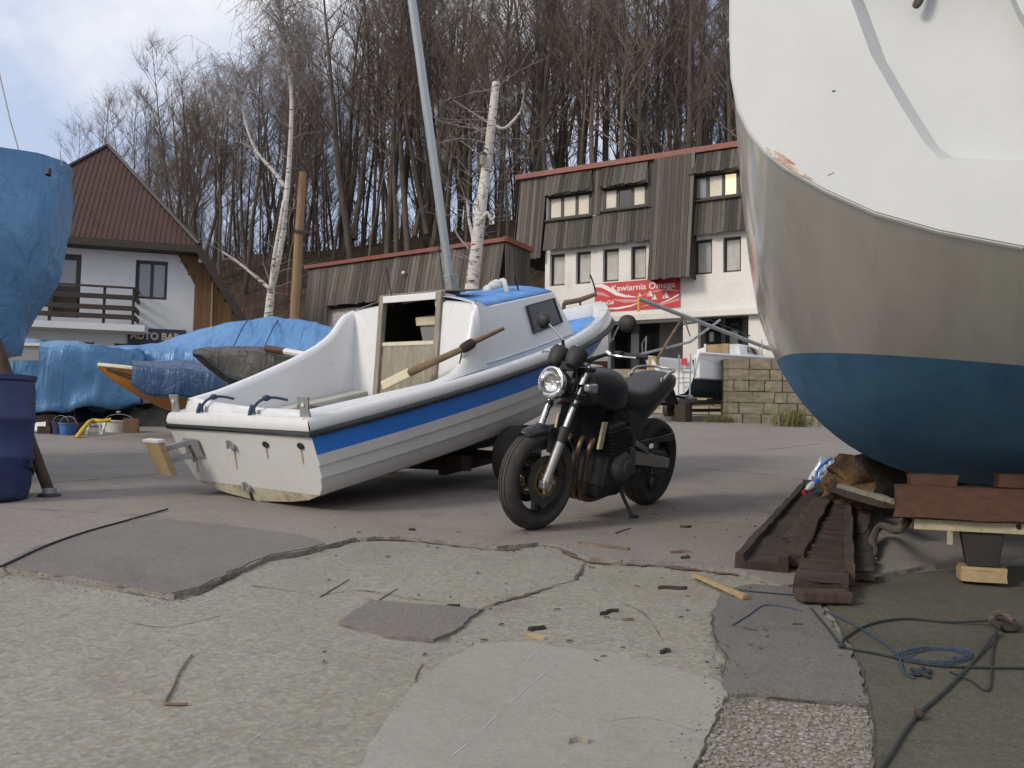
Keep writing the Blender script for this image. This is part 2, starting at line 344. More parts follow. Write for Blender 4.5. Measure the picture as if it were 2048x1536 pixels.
def asphalt(name,c,c2,st,grain=140,ga=1):
    t=NT(name); v=t.vec(); b=t.mix(t.ramp(t.noise(v,.55,8,.65,.3),.36,.64),c,c2)
    b=t.mix(t.ramp(t.noise(v,2.3,9,.72),.52,.74,0,.7),b,st)
    b=t.mix(t.ramp(t.noise(v,.9,9,.75,.8),.54,.70,0,.45*ga+.15),b,[x*.70 for x in c]); b=t.mix(t.ramp(t.noise(v,60,4,.8),.60,.72,0,.35),b,[min(1,x*1.6) for x in c])
    b=t.mix(t.ramp(t.noise(t.vec((.35,3.2,1)),2.2,7,.7,.4),.57,.72,0,.55),b,[x*.62 for x in c])
    g=t.noise(v,grain,3,.8); b=t.mix(1,b,t.ramp(g,.3,.7,1-.34*ga,1+.30*ga),'MULTIPLY')
    g2=t.noise(v,grain*.35,3,.7); b=t.mix(1,b,t.ramp(g2,.3,.7,1-.18*ga,1+.15*ga),'MULTIPLY')
    n=t.bump(g,.4*ga,.004); n=t.bump(t.noise(v,5,7,.65),.4,.02,n); return t.out(b,.88,n,spec=.3)
m_asph=asphalt('worn_asphalt',(.198,.180,.164),(.230,.210,.192),(.166,.151,.139))
m_asphd=asphalt('dark_asphalt_patch',(.152,.139,.131),(.172,.158,.148),(.128,.117,.110),170)
m_asphr=asphalt('greyblue_asphalt_patch',(.132,.126,.120),(.152,.144,.136),(.108,.103,.098),170)
m_conc=asphalt('smooth_concrete_patch',(.278,.272,.250),(.250,.243,.220),(.218,.208,.180),90,.35)
m_green=asphalt('mossy_shaded_concrete',(.080,.076,.060),(.102,.096,.076),(.054,.053,.040),120)  # mossy tone, darkened in colour for shade under the hull and the dim corner
t=NT('coarse_gravel_concrete'); v=t.vec(); vo=t.n('TexVoronoi'); vo.inputs['Scale'].default_value=62; t.l(v,vo.inputs['Vector']); hs=t.n('SeparateColor'); t.l(vo.outputs['Color'],hs.inputs[0])
b=t.mix(t.ramp(hs.outputs[0],0,1),(.17,.152,.122),(.30,.28,.235)); b=t.mix(t.ramp(hs.outputs[1],.85,.95),b,(.40,.40,.39)); b=t.mix(t.ramp(vo.outputs['Distance'],.3,.65,0,.7),b,(.115,.10,.08))
b=t.mix(t.ramp(t.noise(v,5,6,.7),.45,.7,0,.6),b,(.11,.10,.078))
m_gravel=t.out(b,.9,t.bump(vo.outputs['Distance'],.5,.006),spec=.3)
m_pebble=mk('pebbles',(.26,.245,.21),(.17,.155,.135),rough=.8,sc=60,var=.3)
# ---------------------------------------------------------------- ground
def gsheet(name,px,h,mat,rag=.012,step=.03,th=None,seed=0,close=True):
    """sheet on the yard slope; px is a list of photo pixels or ('w',x,y) world points"""
    pts=[]
    for q in px: pts.append(V((q[1],q[2],0)) if q[0]=='w' else V((*G(*q)[:2],0)))
    o=[]
    m=len(pts)
    for i in range(m):
        a,b=pts[i],pts[(i+1)%m]; L=(b-a).length; far=max(a.y,b.y)
        k=max(1,min(220,int(L/step))) if far<14 else 1
        for j in range(k):
            p=a.lerp(b,j/k); 
            if k>1 and rag:
                d=V((nz(p,9,seed),nz(p,9,seed+5),0))*rag*1.8+V((nz(p,34,seed),nz(p,34,seed+5),0))*rag*.9; p=p+d
            o.append(p)
    mb=MB(); top=[V((p.x,p.y,gz(p.y)+h)) for p in o]
    if th: mb.poly(top,(0,0,-th))
    else: mb.poly(top)
    return struct(mb.build(name,mat))
mb=MB(); xs=[-700,-60,-20,0,20,60,700]; ys=[-40,0,2,6,12,20,36,44]
rows=[[(x,y,gz(y)) for x in xs] for y in ys]+[[(x,y,gz(44)) for x in xs] for y in (120,900)]
ground=struct(mb.grid(rows).build('ground',m_agg))
asp=[('w',-30,4.4),(-260,1105),(-60,1138),(0,1145),(130,1163),(250,1183),(345,1201),(400,1186),(470,1150),(532,1122),(600,1110),(660,1096),(710,1083),(800,1080),(900,1090),(1000,1100),(1080,1092),(1125,1098),(1180,1124),(1300,1130),(1400,1140),(1480,1150),(1560,1180),(1700,1165),(1850,1140),(2100,1120),('w',9,5.0),('w',30,6),('w',60,12),('w',60,36),('w',-60,36),('w',-60,6)]
gsheet('asphalt_yard',asp,.022,m_asph,.014,th=.03,seed=1)
gsheet('asphalt_patch',[(-230,1100),(-50,1135),(0,1142),(60,1106),(170,1072),(250,1050),(330,1046),(480,1062),(600,1078),(652,1096),(600,1109),(532,1121),(470,1149),(400,1184),(345,1199),(250,1181),(130,1161),(0,1144)],.027,m_asphd,.010,th=.01,seed=2)
gsheet('asphalt_patch',[(678,1250),(742,1206),(800,1210),(880,1216),(962,1224),(905,1270),(868,1286),(780,1276)],.013,m_asphd,.008,th=.02,seed=3)
gsheet('concrete_patch',[(690,1600),(745,1480),(820,1390),(880,1330),(950,1292),(1060,1286),(1140,1300),(1220,1308),(1290,1335),(1400,1352),(1448,1372),(1450,1402),(1415,1470),(1392,1545),(1380,1600)],.006,m_conc,.010,th=.01,seed=4)
gsheet('asphalt_patch',[(1420,1232),(1445,1190),(1500,1172),(1580,1178),(1640,1215),(1700,1300),(1728,1372),(1738,1414),(1640,1410),(1520,1398),(1458,1398),(1440,1360),(1452,1325),(1428,1282)],.012,m_asphr,.014,th=.02,seed=5)
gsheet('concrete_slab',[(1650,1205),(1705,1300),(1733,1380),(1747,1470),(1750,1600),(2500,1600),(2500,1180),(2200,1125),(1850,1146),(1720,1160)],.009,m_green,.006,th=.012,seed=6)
gsheet('gravel_patch',[(1456,1404),(1520,1402),(1640,1414),(1736,1420),(1744,1480),(1746,1600),(1365,1600),(1400,1530),(1425,1465)],.004,m_gravel,.010,seed=7)
def ribbon(name,px,wd,h,seed=0,mat=None):
    pts=catmull([V((*G(*q)[:2],0)) for q in px],14); L=[];Rr=[]
    for i,p in enumerate(pts):
        d=(pts[min(i+1,len(pts)-1)]-pts[max(i-1,0)]).normalized(); n=V((-d.y,d.x,0))
        e=min(1,min(i,len(pts)-1-i)/4+.1); ww=.72*wd*e*max(.03,-.16+1.5*abs(nz(p,4,seed+1))+.8*abs(nz(p,11,seed))+.5*abs(nz(p,31,seed+3))); off=n*nz(p,17,seed+9)*wd*.7
        a=p+off+n*ww; b=p+off-n*ww
        L.append(V((a.x,a.y,gz(a.y)+h))); Rr.append(V((b.x,b.y,gz(b.y)+h)))
    md=[(a+b)/2+V((0,0,min(.004,wd*.1))) for a,b in zip(L,Rr)]
    return struct(MB().grid([L,md,Rr]).build(name,mat or m_soil))
m_soilk=mk('black_gap_dirt',(.050,.044,.037),(.085,.072,.058),rough=1,sc=20,var=.4)
for i,(px,wd,h,mt) in enumerate([
  ([(345,1203),(400,1188),(470,1153),(532,1125),(600,1112),(660,1098)],.012,.004,m_soilk),
  ([(660,1097),(710,1084),(800,1082),(900,1092),(1000,1102),(1080,1094),(1125,1100)],.028,.006,m_soil),
  ([(1125,1100),(1180,1126),(1300,1133),(1400,1143),(1480,1153)],.040,.006,m_soil),
  ([(1170,1128),(1150,1160),(1105,1175),(1040,1195),(975,1215),(930,1240),(880,1290)],.020,.005,m_soil),
  ([(1425,1235),(1430,1285),(1452,1325),(1442,1358)],.010,.0135,m_soilk),
  ([(1452,1400),(1425,1462),(1395,1530),(1370,1590)],.014,.009,m_soilk),
  ([(1452,1402),(1520,1401),(1640,1413),(1738,1418)],.012,.0145,m_soil),
  ([(1652,1212),(1705,1302),(1734,1382),(1748,1470),(1750,1590)],.007,.012,m_soilk),
  ([(640,1192),(720,1182),(800,1195),(880,1205)],.010,.004,m_soil),
  ([(500,1172),(560,1180),(640,1192)],.007,.004,m_soil),
  ([(905,1272),(880,1286),(780,1278),(680,1252)],.005,.005,m_soilk),
  ([(0,1147),(130,1166),(250,1186),(345,1203)],.005,.004,m_soilk),
  ([(100,972),(220,962),(350,950)],.015,.026,m_soil),([(1330,940),(1450,945),(1560,958)],.012,.026,m_soil),([(1240,998),(1340,985),(1420,990)],.010,.026,m_asphd),
  ([(1300,1045),(1380,1052),(1450,1050)],.012,.026,m_asphd),([(0,1022),(150,1030),(300,1040),(480,1058)],.006,.026,m_asphd),([(640,1040),(800,1030),(930,1045)],.006,.026,m_asphd),([(1380,900),(1500,905),(1640,890)],.02,.026,m_asphd),([(150,905),(320,900),(420,915)],.02,.026,m_asphd),([(1230,1200),(1290,1230),(1330,1290)],.004,.003,m_soilk),([(240,1240),(330,1255),(450,1230)],.004,.003,m_soil),([(1100,1420),(1180,1450),(1290,1440),(1400,1470)],.0025,.0075,m_soil)]):
    ribbon('joint_dirt',px,wd,h,i*3,mt)
m_scr=mk('chalky_scratch',(.52,.51,.48),rough=.95,var=.1)
for i,px in enumerate(([(960,1470),(1010,1420),(1060,1375),(1140,1310)],[(1040,1340),(1080,1300),(1110,1275)],[(480,1500),(560,1440)],[(590,1370),(640,1330)],[(900,1520),(940,1490)])): ribbon('scratch_line',px,.0022,.0075 if i in(0,1,4) else .003,60+i,m_scr)
# loose pebbles over the gravel patch (nobody could count them)
mb=MB(); rg=random.Random(3)
for i in range(950):
    px=rg.uniform(1400,1740); py=rg.uniform(1412,1560)
    if px<1455-(py-1400)*.42: continue
    p=G(px,py); r=rg.uniform(.0025,.0075); r=r*1.5 if rg.random()<.1 else r
    mb.ball(p+V((0,0,.004+r*.25)),r,6,4,(rg.uniform(.8,1.4),rg.uniform(.8,1.4),.65))
stuff(mb.build('pebbles',m_pebble,sm=True),'loose pale pebbles lying on the gravelly patch at the lower right','pebbles')
# ---------------------------------------------------------------- wooded hillside
CREST=[(-60,7),(-32,9.5),(-21,10.6),(-16.3,11.1),(-9.3,12.0),(-1.3,13.6),(6.6,15.3),(12,16.6),(30,20),(70,24)]
def hillz(x,y):
    c=interp(x,CREST); b=gz(34)-.3
    if y<52: t=max(0,min(1,(y-35)/17)); t=t*t*(3-2*t)*.55+t*.45; z=lerp(b,c,t)
    else: z=c-max(0,y-54)*.16
    return max(z,b if y<52 else 1.0)+nz((x,y,0),.16,4)*.5+nz((x,y,0),.5,2)*.2
xs=[-120+i*3.0 for i in range(81)]; ys=[34.5+i*1.5 for i in range(20)]+[66+i*6 for i in range(12)]
struct(MB().grid([[(x,y,hillz(x,y)) for x in xs] for y in ys]).build('hill',m_hill,sm=True))
def limb(mb,p,d,L,r,rg,n,seg=4,wob=.18,up=.12):
    pts=[p]; rs=[r]; d=d.normalized()
    for i in range(seg):
        d=(d+V((rg.gauss(0,wob),rg.gauss(0,wob),rg.gauss(0,wob*.6)+up))).normalized()
        p=p+d*(L/seg); pts.append(p); rs.append(max(r*(1-(i+1)/seg*.8),.004))
    mb.tube(pts,rs,n,cap=False); return pts,rs
def bare_tree(seed,h,r,low=.38,nl=20,fork=False,dens=1.0):
    rg=random.Random(seed); tr=MB(); cr=MB()
    heads=[(V((0,0,-.5)),V((rg.gauss(0,.03),rg.gauss(0,.03),1)),h,r,low)]
    if fork:
        s=rg.uniform(.1,.25); a=rg.uniform(0,6.28)
        heads=[(V((0,0,-.5)),V((math.cos(a)*s,math.sin(a)*s,1)),h,r,low),(V((0,0,rg.uniform(1,5))),V((-math.cos(a)*s,-math.sin(a)*s,1)),h*.85,r*.75,low)]
    for p0,d,H,r0,lw in heads:
        pts=[p0];rs=[r0*1.15]; p=p0; d=d.normalized(); k=12
        for i in range(k):
            d=(d+V((rg.gauss(0,.035),rg.gauss(0,.035),.05))).normalized(); p=p+d*(H/k); pts.append(p); rs.append(max(.02,r0*(1-(i+1)/k)**.8))
        tr.tube(pts,rs,8,cap=False)
        for j in range(int(nl)):
            t=lw+(1-lw)*((j+rg.random())/nl)**.9; f=t*k; i=min(int(f),k-1); q=pts[i].lerp(pts[i+1],f-i)
            a=rg.uniform(0,6.28); el=rg.uniform(.7,1.35)
            dd=V((math.cos(a),math.sin(a),el*1.15)); L=H*(.06+.26*(1-t))*rg.uniform(.7,1.3)+.7
            lp,lr=limb(cr,q,dd,L,min(r0*.36*(1-t)+.016,.07),rg,4,4,.16,.10)
            for m in range(int(6*dens)):
                u=rg.uniform(.2,1)*4; ii=min(int(u),3); s=lp[ii].lerp(lp[ii+1],u-ii)
                b=rg.uniform(0,6.28); d2=(lp[ii+1]-lp[ii]).normalized()+V((math.cos(b),math.sin(b),rg.uniform(-.1,.8)))*.75
                sp,sr=limb(cr,s,d2,L*rg.uniform(.25,.5),.014,rg,3,3,.2,.08)
                for e in range(int(5*dens)):
                    u2=rg.uniform(.15,1)*3; i2=min(int(u2),2); s2=sp[i2].lerp(sp[i2+1],u2-i2); b=rg.uniform(0,6.28)
                    d3=(sp[i2+1]-sp[i2]).normalized()+V((math.cos(b),math.sin(b),rg.uniform(-.2,.7)))*.8
                    limb(cr,s2,d3,rg.uniform(.4,1.05),.0058,rg,3,2,.2,.05)
    return tr,cr
VAR=[]
for i,(h,r,lw,nl,fk,dn) in enumerate([(16,.145,.42,22,False,1.1),(17.5,.19,.45,22,False,1.2),(15,.11,.35,20,False,1.2),(18,.21,.40,17,True,1.2),(14.5,.09,.42,18,False,1.1),(16.5,.13,.30,22,False,1.2),(13.5,.12,.28,16,True,1.2)]):
    tr,cr=bare_tree(11+i,h,r,lw,nl,fk,dn); a=tr.build('trunk',m_bark,sm=True,ang=180); b=cr.build('crown',m_twig,sm=True,ang=180); a.hide_render=False
    VAR.append((a.data,b.data)); bpy.data.objects.remove(a); bpy.data.objects.remove(b)
rg=random.Random(21); spots=[]
def try_spot(x,y,md):
    for (a,b) in spots:
        if (a-x)**2+(b-y)**2<md*md: return False
    spots.append((x,y)); return True
def plant(x,y,vi,s,label,group):
    t=thing('bare_tree',label,'tree',(x,y,hillz(x,y)),(rg.gauss(0,.02),rg.gauss(0,.02),rg.uniform(0,6.28)),group,s)
    for me,nm in zip(VAR[vi],('trunk','crown')):
        o=bpy.data.objects.new(nm,me); COL.objects.link(o); o.parent=t
def WL(px): return 'bare tree in the wood rising behind the brown roofed house' if px<480 else ('tall bare tree on the bank above the wooden garage' if px<1010 else 'tall bare tree in the dense wood above the cafe roof')
n=0; tries=0
while n<262 and tries<6000:
    tries+=1; y=rg.uniform(43,72); px=rg.uniform(250,1530) if rg.random()<.86 else (rg.uniform(60,300) if rg.random()<.4 else rg.uniform(1530,2000))
    x=(px-1024)/FPX*y
    if px<470 and rg.random()<.25: continue
    if not try_spot(x,y,1.0): continue
    n+=1; sc=rg.uniform(.85,1.12)*interp(px,[(250,.62),(420,.64),(520,.68),(620,.80),(720,.95),(820,1.03),(1100,1.06)])
    plant(x,y,rg.choice([0,0,1,2,2,3,4,5,5,6]),sc,WL(px),'bare trees in the hillside wood')
for px,y,vi,s in ((352,46,0,.66),(330,47,6,.80),(380,45,2,.72),(765,46,1,1.0),(845,46,3,1.0),(430,46,5,.72),(700,46,3,1.0)):
    x=(px-1024)/FPX*y; plant(x,y,vi,s,WL(px),'bare trees in the hillside wood')
mb=MB(); rg=random.Random(5)
for i in range(5200):
    y=rg.uniform(36.5,58); px=rg.uniform(380,1500); x=(px-1024)/FPX*y; p=V((x,y,hillz(x,y)-.05)); L=rg.uniform(.5,2.2)
    d=V((rg.gauss(0,.3),rg.gauss(0,.3),1)); q=p+d*L*.5; e=q+(d+V((rg.gauss(0,.4),rg.gauss(0,.4),0)))*L*.5; mb.tube([p,q,e],[.014,.010,.004],3,cap=False)
stuff(mb.build('brushwood',m_brush,sm=True,ang=180),'brown leafless brushwood covering the bank above the wooden garage','brushwood')
# ---------------------------------------------------------------- facade helper
class Facade:
    def __init__(s,a,b):
        s.a=V((a.x,a.y,0)); u=V((b.x-a.x,b.y-a.y,0)); s.L=u.length; s.u=u.normalized(); s.n=V((s.u.y,-s.u.x,0))
        if s.n.y>0: s.n=-s.n
    def p(s,u,z,n=0): return s.a+s.u*u+s.n*n+V((0,0,z))
    def px(s,x,y,n=0):
        d=ray(x,y); o=s.a+s.n*n-CAM; t=o.dot(s.n)/d.dot(s.n); q=CAM+d*t; return ((q-s.a).dot(s.u),q.z)
    def hexa(s,mb,u0,u1,z0,z1,n0,n1):
        q=[s.p(u0,z0,n0),s.p(u1,z0,n0),s.p(u1,z0,n1),s.p(u0,z0,n1),s.p(u0,z1,n0),s.p(u1,z1,n0),s.p(u1,z1,n1),s.p(u0,z1,n1)]; return mb.hexa(q)
    def wall(s,mb,u0,u1,z0,z1,n0,n1,holes):
        """wall slab with rectangular holes (u0,u1,z0,z1), pieces butted edge to edge"""
        us=sorted({u0,u1,*[h[0] for h in holes],*[h[1] for h in holes]}); us=[u for u in us if u0<=u<=u1]
        for a,b in zip(us,us[1:]):
            hs=sorted([h for h in holes if h[0]<b-1e-6 and h[1]>a+1e-6],key=lambda h:h[2]); z=z0
            for h in hs:
                if h[2]>z: s.hexa(mb,a,b,z,h[2],n0,n1)
                z=max(z,h[3])
            if z<z1: s.hexa(mb,a,b,z,z1,n0,n1)
        return mb
def window(F,par,u0,u1,z0,z1,n,pane,nm=1,fr=.07,sill=True,name='window'):
    mb=MB(); d=.05
    F.hexa(mb,u0,u1,z1-fr,z1,n,n+d); F.hexa(mb,u0,u1,z0,z0+fr,n,n+d); F.hexa(mb,u0,u0+fr,z0+fr,z1-fr,n,n+d); F.hexa(mb,u1-fr,u1,z0+fr,z1-fr,n,n+d)
    for i in range(1,nm):
        c=lerp(u0,u1,i/nm); F.hexa(mb,c-fr*.5,c+fr*.5,z0+fr,z1-fr,n,n+d)
    w_=mb.build(name,m_darkframe,par,W=True)
    for i in range(nm):
        a=lerp(u0,u1,i/nm)+fr*.5; b=lerp(u0,u1,(i+1)/nm)-fr*.5
        F.hexa(MB(),a,b,z0+fr*.6,z1-fr*.6,n+.005,n+.02).build('pane',pane[i] if isinstance(pane,list) else pane,w_,W=True)
    return w_
def planks(F,par,u0,u1,zt,zb,nt,nb,mat,wd=.15,rg=random.Random(9),lean=0,th=.03):
    """board cladding; zt/zb may be functions of u"""
    k=max(1,round((u1-u0)/wd)); ww=(u1-u0)/k
    for i in range(k):
        u=u0+(i+.5)*ww; a=zt(u) if callable(zt) else zt; b=zb(u) if callable(zb) else zb; j=rg.uniform(-.04,.02)
        dn=rg.uniform(0,.018)
        p0=F.p(u+lean,b+j,nb+dn); p1=F.p(u,a,nt+dn); d=(p1-p0).normalized(); nn=F.u.cross(d)
        if nn.dot(F.n)<0: nn=-nn
        piece('plank',mat,par,p0,p1,ww*rg.uniform(.88,.97),th,nn)
# ---------------------------------------------------------------- main building (cafe)
A=P(1046,358,36); B=P(1463,291,31.6); F=Facade(A,B); g=gz(34)-.8; END=F.L+8
bld=thing('cafe_building','three storey white building with grey board cladding and a red cafe banner','building',F.p(0,g,0))
u=lambda x,y,n=0:F.px(x,y,n)[0]; z=lambda x,y,n=0:F.px(x,y,n)[1]
zroof=z(1250,325); ztop=zroof+.0; uw=u(1090,560); zw=z(1200,490); zledge=z(1280,631); zmid=zw
def rect(x0,y0,x1,y1,n=0):
    a=F.px(x0,y0,n); b=F.px(x1,y1,n); return (a[0],b[0],b[1],a[1])
wins=[rect(1100,513,1129,572),rect(1152,506,1181,567),rect(1206,499,1237,562),rect(1262,493,1292,557),rect(1389,477,1424,546),rect(1446,471,1482,541)]
z0w=sum(w_[2] for w_ in wins)/6; z1w=sum(w_[3] for w_ in wins)/6
wins=[(a,b,z0w,z1w) for a,b,_,_ in wins]
ext=wins[-1]; wins+= [(ext[0]+1.15*k,ext[1]+1.15*k,z0w,z1w) for k in (1,2,3,4)]
zp=z(1440,620); port=[(u(1216,660),u(1366,660),g,zledge-.28),(u(1396,650),u(1497,650),g,zp)]
mb=MB(); F.wall(mb,uw,END,g,zroof-.3,-.3,0,wins+port); 
w_=mb.build('front_wall',m_render,bld,W=True)
mb=MB(); F.hexa(mb,uw,END,zledge-.22,zledge+.02,.003,.30); mb.build('ledge',m_render,bld,W=True,bev=.02)
# back of the house, closing walls and floor of the portal
mb=MB(); F.hexa(mb,uw,uw+.3,g,zroof-.3,-7,-.303); F.hexa(mb,END-.3,END,g,zroof-.3,-7,-.303); F.hexa(mb,uw,END,g,zroof-.3,-7.3,-7.003); mb.build('side_wall',m_render,bld,W=True)
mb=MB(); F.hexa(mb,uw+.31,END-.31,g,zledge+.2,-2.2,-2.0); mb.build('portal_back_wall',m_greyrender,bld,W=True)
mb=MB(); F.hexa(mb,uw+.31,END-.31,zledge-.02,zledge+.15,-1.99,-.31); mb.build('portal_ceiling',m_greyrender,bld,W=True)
mb=MB(); F.hexa(mb,uw+.31,END-.31,zw-.4,zw+.1,-6.9,-.6); mb.build('floor_slab',m_backing,bld,W=True)
for (a,b,c,d) in wins: window(F,bld,a,b,c,d,-.22,m_curtain,fr=.09)
for x0,y0,x1,y1,pn in ((1232,652,1262,740,[m_glass]),(1280,648,1318,740,[m_glass]),(1412,640,1442,690,[m_glass]),(1452,634,1484,700,[m_glass])):
    a=F.px(x0,y0,-2); b=F.px(x1,y1,-2); window(F,bld,a[0],b[0],g+.1 if y1>720 else b[1],a[1],-1.995,pn,fr=.14)
mb=MB(); a=F.px(1262,668,-2); b=F.px(1278,715,-2); F.hexa(mb,a[0],b[0],b[1],a[1],-1.99,-1.97); mb.build('notice_panel',m_whiteplastic,bld,W=True)
mb=MB(); F.hexa(mb,uw-.0,u(1216,660),g,zledge-1.7,.003,.10); F.hexa(mb,u(1216,660),u(1300,660),g,g+.95,-.5,.05); mb.build('plinth',m_maroon,bld,W=True)
# cladding: core + boards
core=MB(); F.hexa(core,0,END,zw+.03,zroof-.05,-.295,-.02)
core.build('cladding_core',m_backing,bld,W=True)
def band(x0,y0t,y0b,x1,y1t,y1b):   # window band from pixels
    a=F.px(x0,y0t,.1); b=F.px(x0,y0b,.1); c=F.px(x1,y1t,.1); d=F.px(x1,y1b,.1); return (a[0],c[0],(b[1]+d[1])/2,(a[1]+c[1])/2)
bands=[band(1095,394,443,1182,380,430),band(1205,378,424,1294,363,411),band(1384,349,402,1478,340,393)]
panes=[[m_warmpane,m_warmpane,m_warmpane],[m_warmpane,m_glass,m_warmpane],[m_greypane,m_warmpane,m_warmpane]]
t=NT('lit_window_blind'); t.b.inputs['Emission Color'].default_value=(1,.80,.42,1); t.b.inputs['Emission Strength'].default_value=.45; m_lit=t.out((.7,.6,.4),.3)
panes[2][2]=m_lit
rgp=random.Random(31)
zb1=z(1195,490,.3); zb2=z(1430,466,.3); zb3=z(1340,556,.75); up0,up1=u(1298,440,.7),u(1381,440,.7)
for (a,b,c,d),pn in zip(bands,panes):
    window(F,bld,a,b,c,d,-.015,pn,nm=3,fr=.12)
    planks(F,bld,a-.05,b+.05,zroof-.12,d-.02,.10,.38,m_clad2,.17,rgp)      # sloping awning boards
    F.hexa(MB(),a-.02,b+.02,d-.07,d-.03,.06,.33).build('awning_soffit',m_darkwood,bld,W=True)
    F.hexa(MB(),a-.06,b+.06,c-.07,c-.01,.03,.26).build('window_sill',m_darkwood,bld,W=True)
a0,b0=bands[0],bands[1]
planks(F,bld,-.05,a0[0]-.05,zroof-.1,zw-.35,.03,.30,m_clad,.155,rgp,lean=-.12)
planks(F,bld,a0[1]+.05,b0[0]-.05,zroof-.1,a0[2],.03,.18,m_clad,.15,rgp)
planks(F,bld,a0[0]-.05,up0,lambda q:(a0[2] if q<(a0[1]+b0[0])/2 else b0[2])-.05,zb1,.12,.34,m_clad2,.15,rgp)
planks(F,bld,b0[1]+.05,up0,zroof-.1,b0[2]-.06,.03,.18,m_clad,.15,rgp)
planks(F,bld,up0,up1,zroof-.1,zb3,.22,.80,m_clad,.15,rgp)
planks(F,bld,bands[2][0]-.05,END-.1,bands[2][2]-.05,zb2,.12,.34,m_clad2,.15,rgp)
planks(F,bld,bands[2][1]+.05,END-.1,zroof-.1,bands[2][2]-.06,.03,.14,m_clad,.15,rgp)
planks(F,bld,up1,bands[2][0]-.05,zroof-.1,zb2,.03,.30,m_clad,.15,rgp)
mb=MB(); q=[F.p(up0,zb3,.02),F.p(up0,zroof-.1,.02),F.p(up0,zroof-.1,.20),F.p(up0,zb3,.78)]; mb.poly(q,F.u*.05); q=[p+F.u*(up1-up0-.05) for p in q]; mb.poly(q,F.u*.05); mb.build('panel_cheek',m_darkwood,bld,W=True)
mb=MB(); F.hexa(mb,-.25,END,zroof-.10,zroof+.10,-.3,.22); mb.build('roof_flashing',m_redfascia,bld,W=True)
mb=MB(); F.hexa(mb,-.1,END,zroof-.08,zroof+.02,-7.3,-.302); mb.build('roof',m_greyrender,bld,W=True)
# left end of the clad storey
for i in range(24):
    n0=-.05-.28*i; piece('plank',m_clad2,bld,F.p(-.42,zw-.3,n0),F.p(-.06,zroof-.1,n0),.26,.03,-F.u)
# ---------------------------------------------------------------- cafe banner
def text_mesh(s,size,font_shear=0,bold=0):
    cu=bpy.data.curves.new('lettering','FONT'); cu.body=s; cu.size=size; cu.shear=font_shear; cu.offset=bold; cu.extrude=.004
    o=bpy.data.objects.new('lettering',cu); COL.objects.link(o); dg=bpy.context.evaluated_depsgraph_get(); me=bpy.data.meshes.new_from_object(o.evaluated_get(dg)); COL.objects.unlink(o); bpy.data.objects.remove(o); return me
def place_text(name,s,size,par,F,u0,z0,n,mat,width=None,shear=0,bold=0,ax=None):
    me=text_mesh(s,size,shear,bold); me.materials.clear(); me.materials.append(mat); o=bpy.data.objects.new(name,me); COL.objects.link(o); o.parent=par
    xs=[v.co.x for v in me.vertices]; k=1 if not width else width/(max(xs)-min(xs))
    m=Matrix((F.u*k,V((0,0,1)),F.n)).transposed().to_4x4(); m.translation=F.p(u0,z0,n); o.matrix_local=wm(par).inverted()@m; return o
m_bred=mk('banner_red_vinyl',(.50,.022,.030),(.42,.018,.026),rough=.5,var=.08,sc=3)
m_bwhite=mk('banner_white_print',(.72,.68,.66),rough=.55,var=.05)
m_bpink=mk('banner_pink_print',(.62,.24,.24),rough=.55,var=.06)
a=F.px(1190,566,.04); b=F.px(1360,617,.04); zb=F.px(1275,619,.04)[1]; zt=F.px(1275,561,.04)[1]; U0,U1=a[0],b[0]; BW,BH=U1-U0,zt-zb
ban=thing('cafe_banner','red banner lettered Kawiarnia Omega with white sails under the clad bay','banner',F.p(U0,zb,.04))
F.hexa(MB(),U0,U1,zb,zt,.031,.045).build('banner_sheet',m_bred,ban,W=True)
place_text('lettering','Kawiarnia Omega',BH*.30,ban,F,U0+BW*.20,zb+BH*.68,.049,m_bwhite,BW*.74,0,.004)
place_text('logo_lettering','Coca-Cola',BH*.20,ban,F,U0+BW*.04,zb+BH*.24,.052,m_bwhite,BW*.19,.35,.006)
def strip(pts,wd,n,mat,name):
    L=[F.p(U0+x*BW,zb+(y+w2/2)*BH,n) for (x,y),w2 in zip(pts,wd)]; Q=[F.p(U0+x*BW,zb+(y-w2/2)*BH,n) for (x,y),w2 in zip(pts,wd)]
    return MB().grid([L,Q]).build(name,mat,ban,W=True,solid=.004)
strip([(0,.93),(.08,.92),(.16,.80),(.26,.60),(.38,.48),(.50,.43)],[.10,.14,.16,.14,.08,.02],.050,m_bwhite,'wave_stripe')
strip([(.02,.66),(.10,.62),(.18,.50)],[.10,.12,.03],.051,m_bpink,'wave_stripe')
strip([(.22,.40),(.36,.32),(.5,.30),(.62,.34)],[.02,.12,.10,.02],.050,m_bpink,'wave_stripe')
strip([(.52,.42),(.66,.56),(.82,.62),(.99,.55)],[.01,.05,.06,.05],.050,m_bpink,'wave_stripe')
strip([(.12,.10),(.28,.08),(.44,.14),(.52,.22)],[.02,.07,.06,.02],.051,m_bwhite,'wave_stripe')
strip([(.55,.08),(.68,.16),(.80,.12),(.99,.26)],[.02,.06,.06,.10],.051,m_bpink,'wave_stripe')
strip([(.78,.16),(.88,.26),(.99,.42)],[.02,.05,.06],.0515,m_bwhite,'wave_stripe')
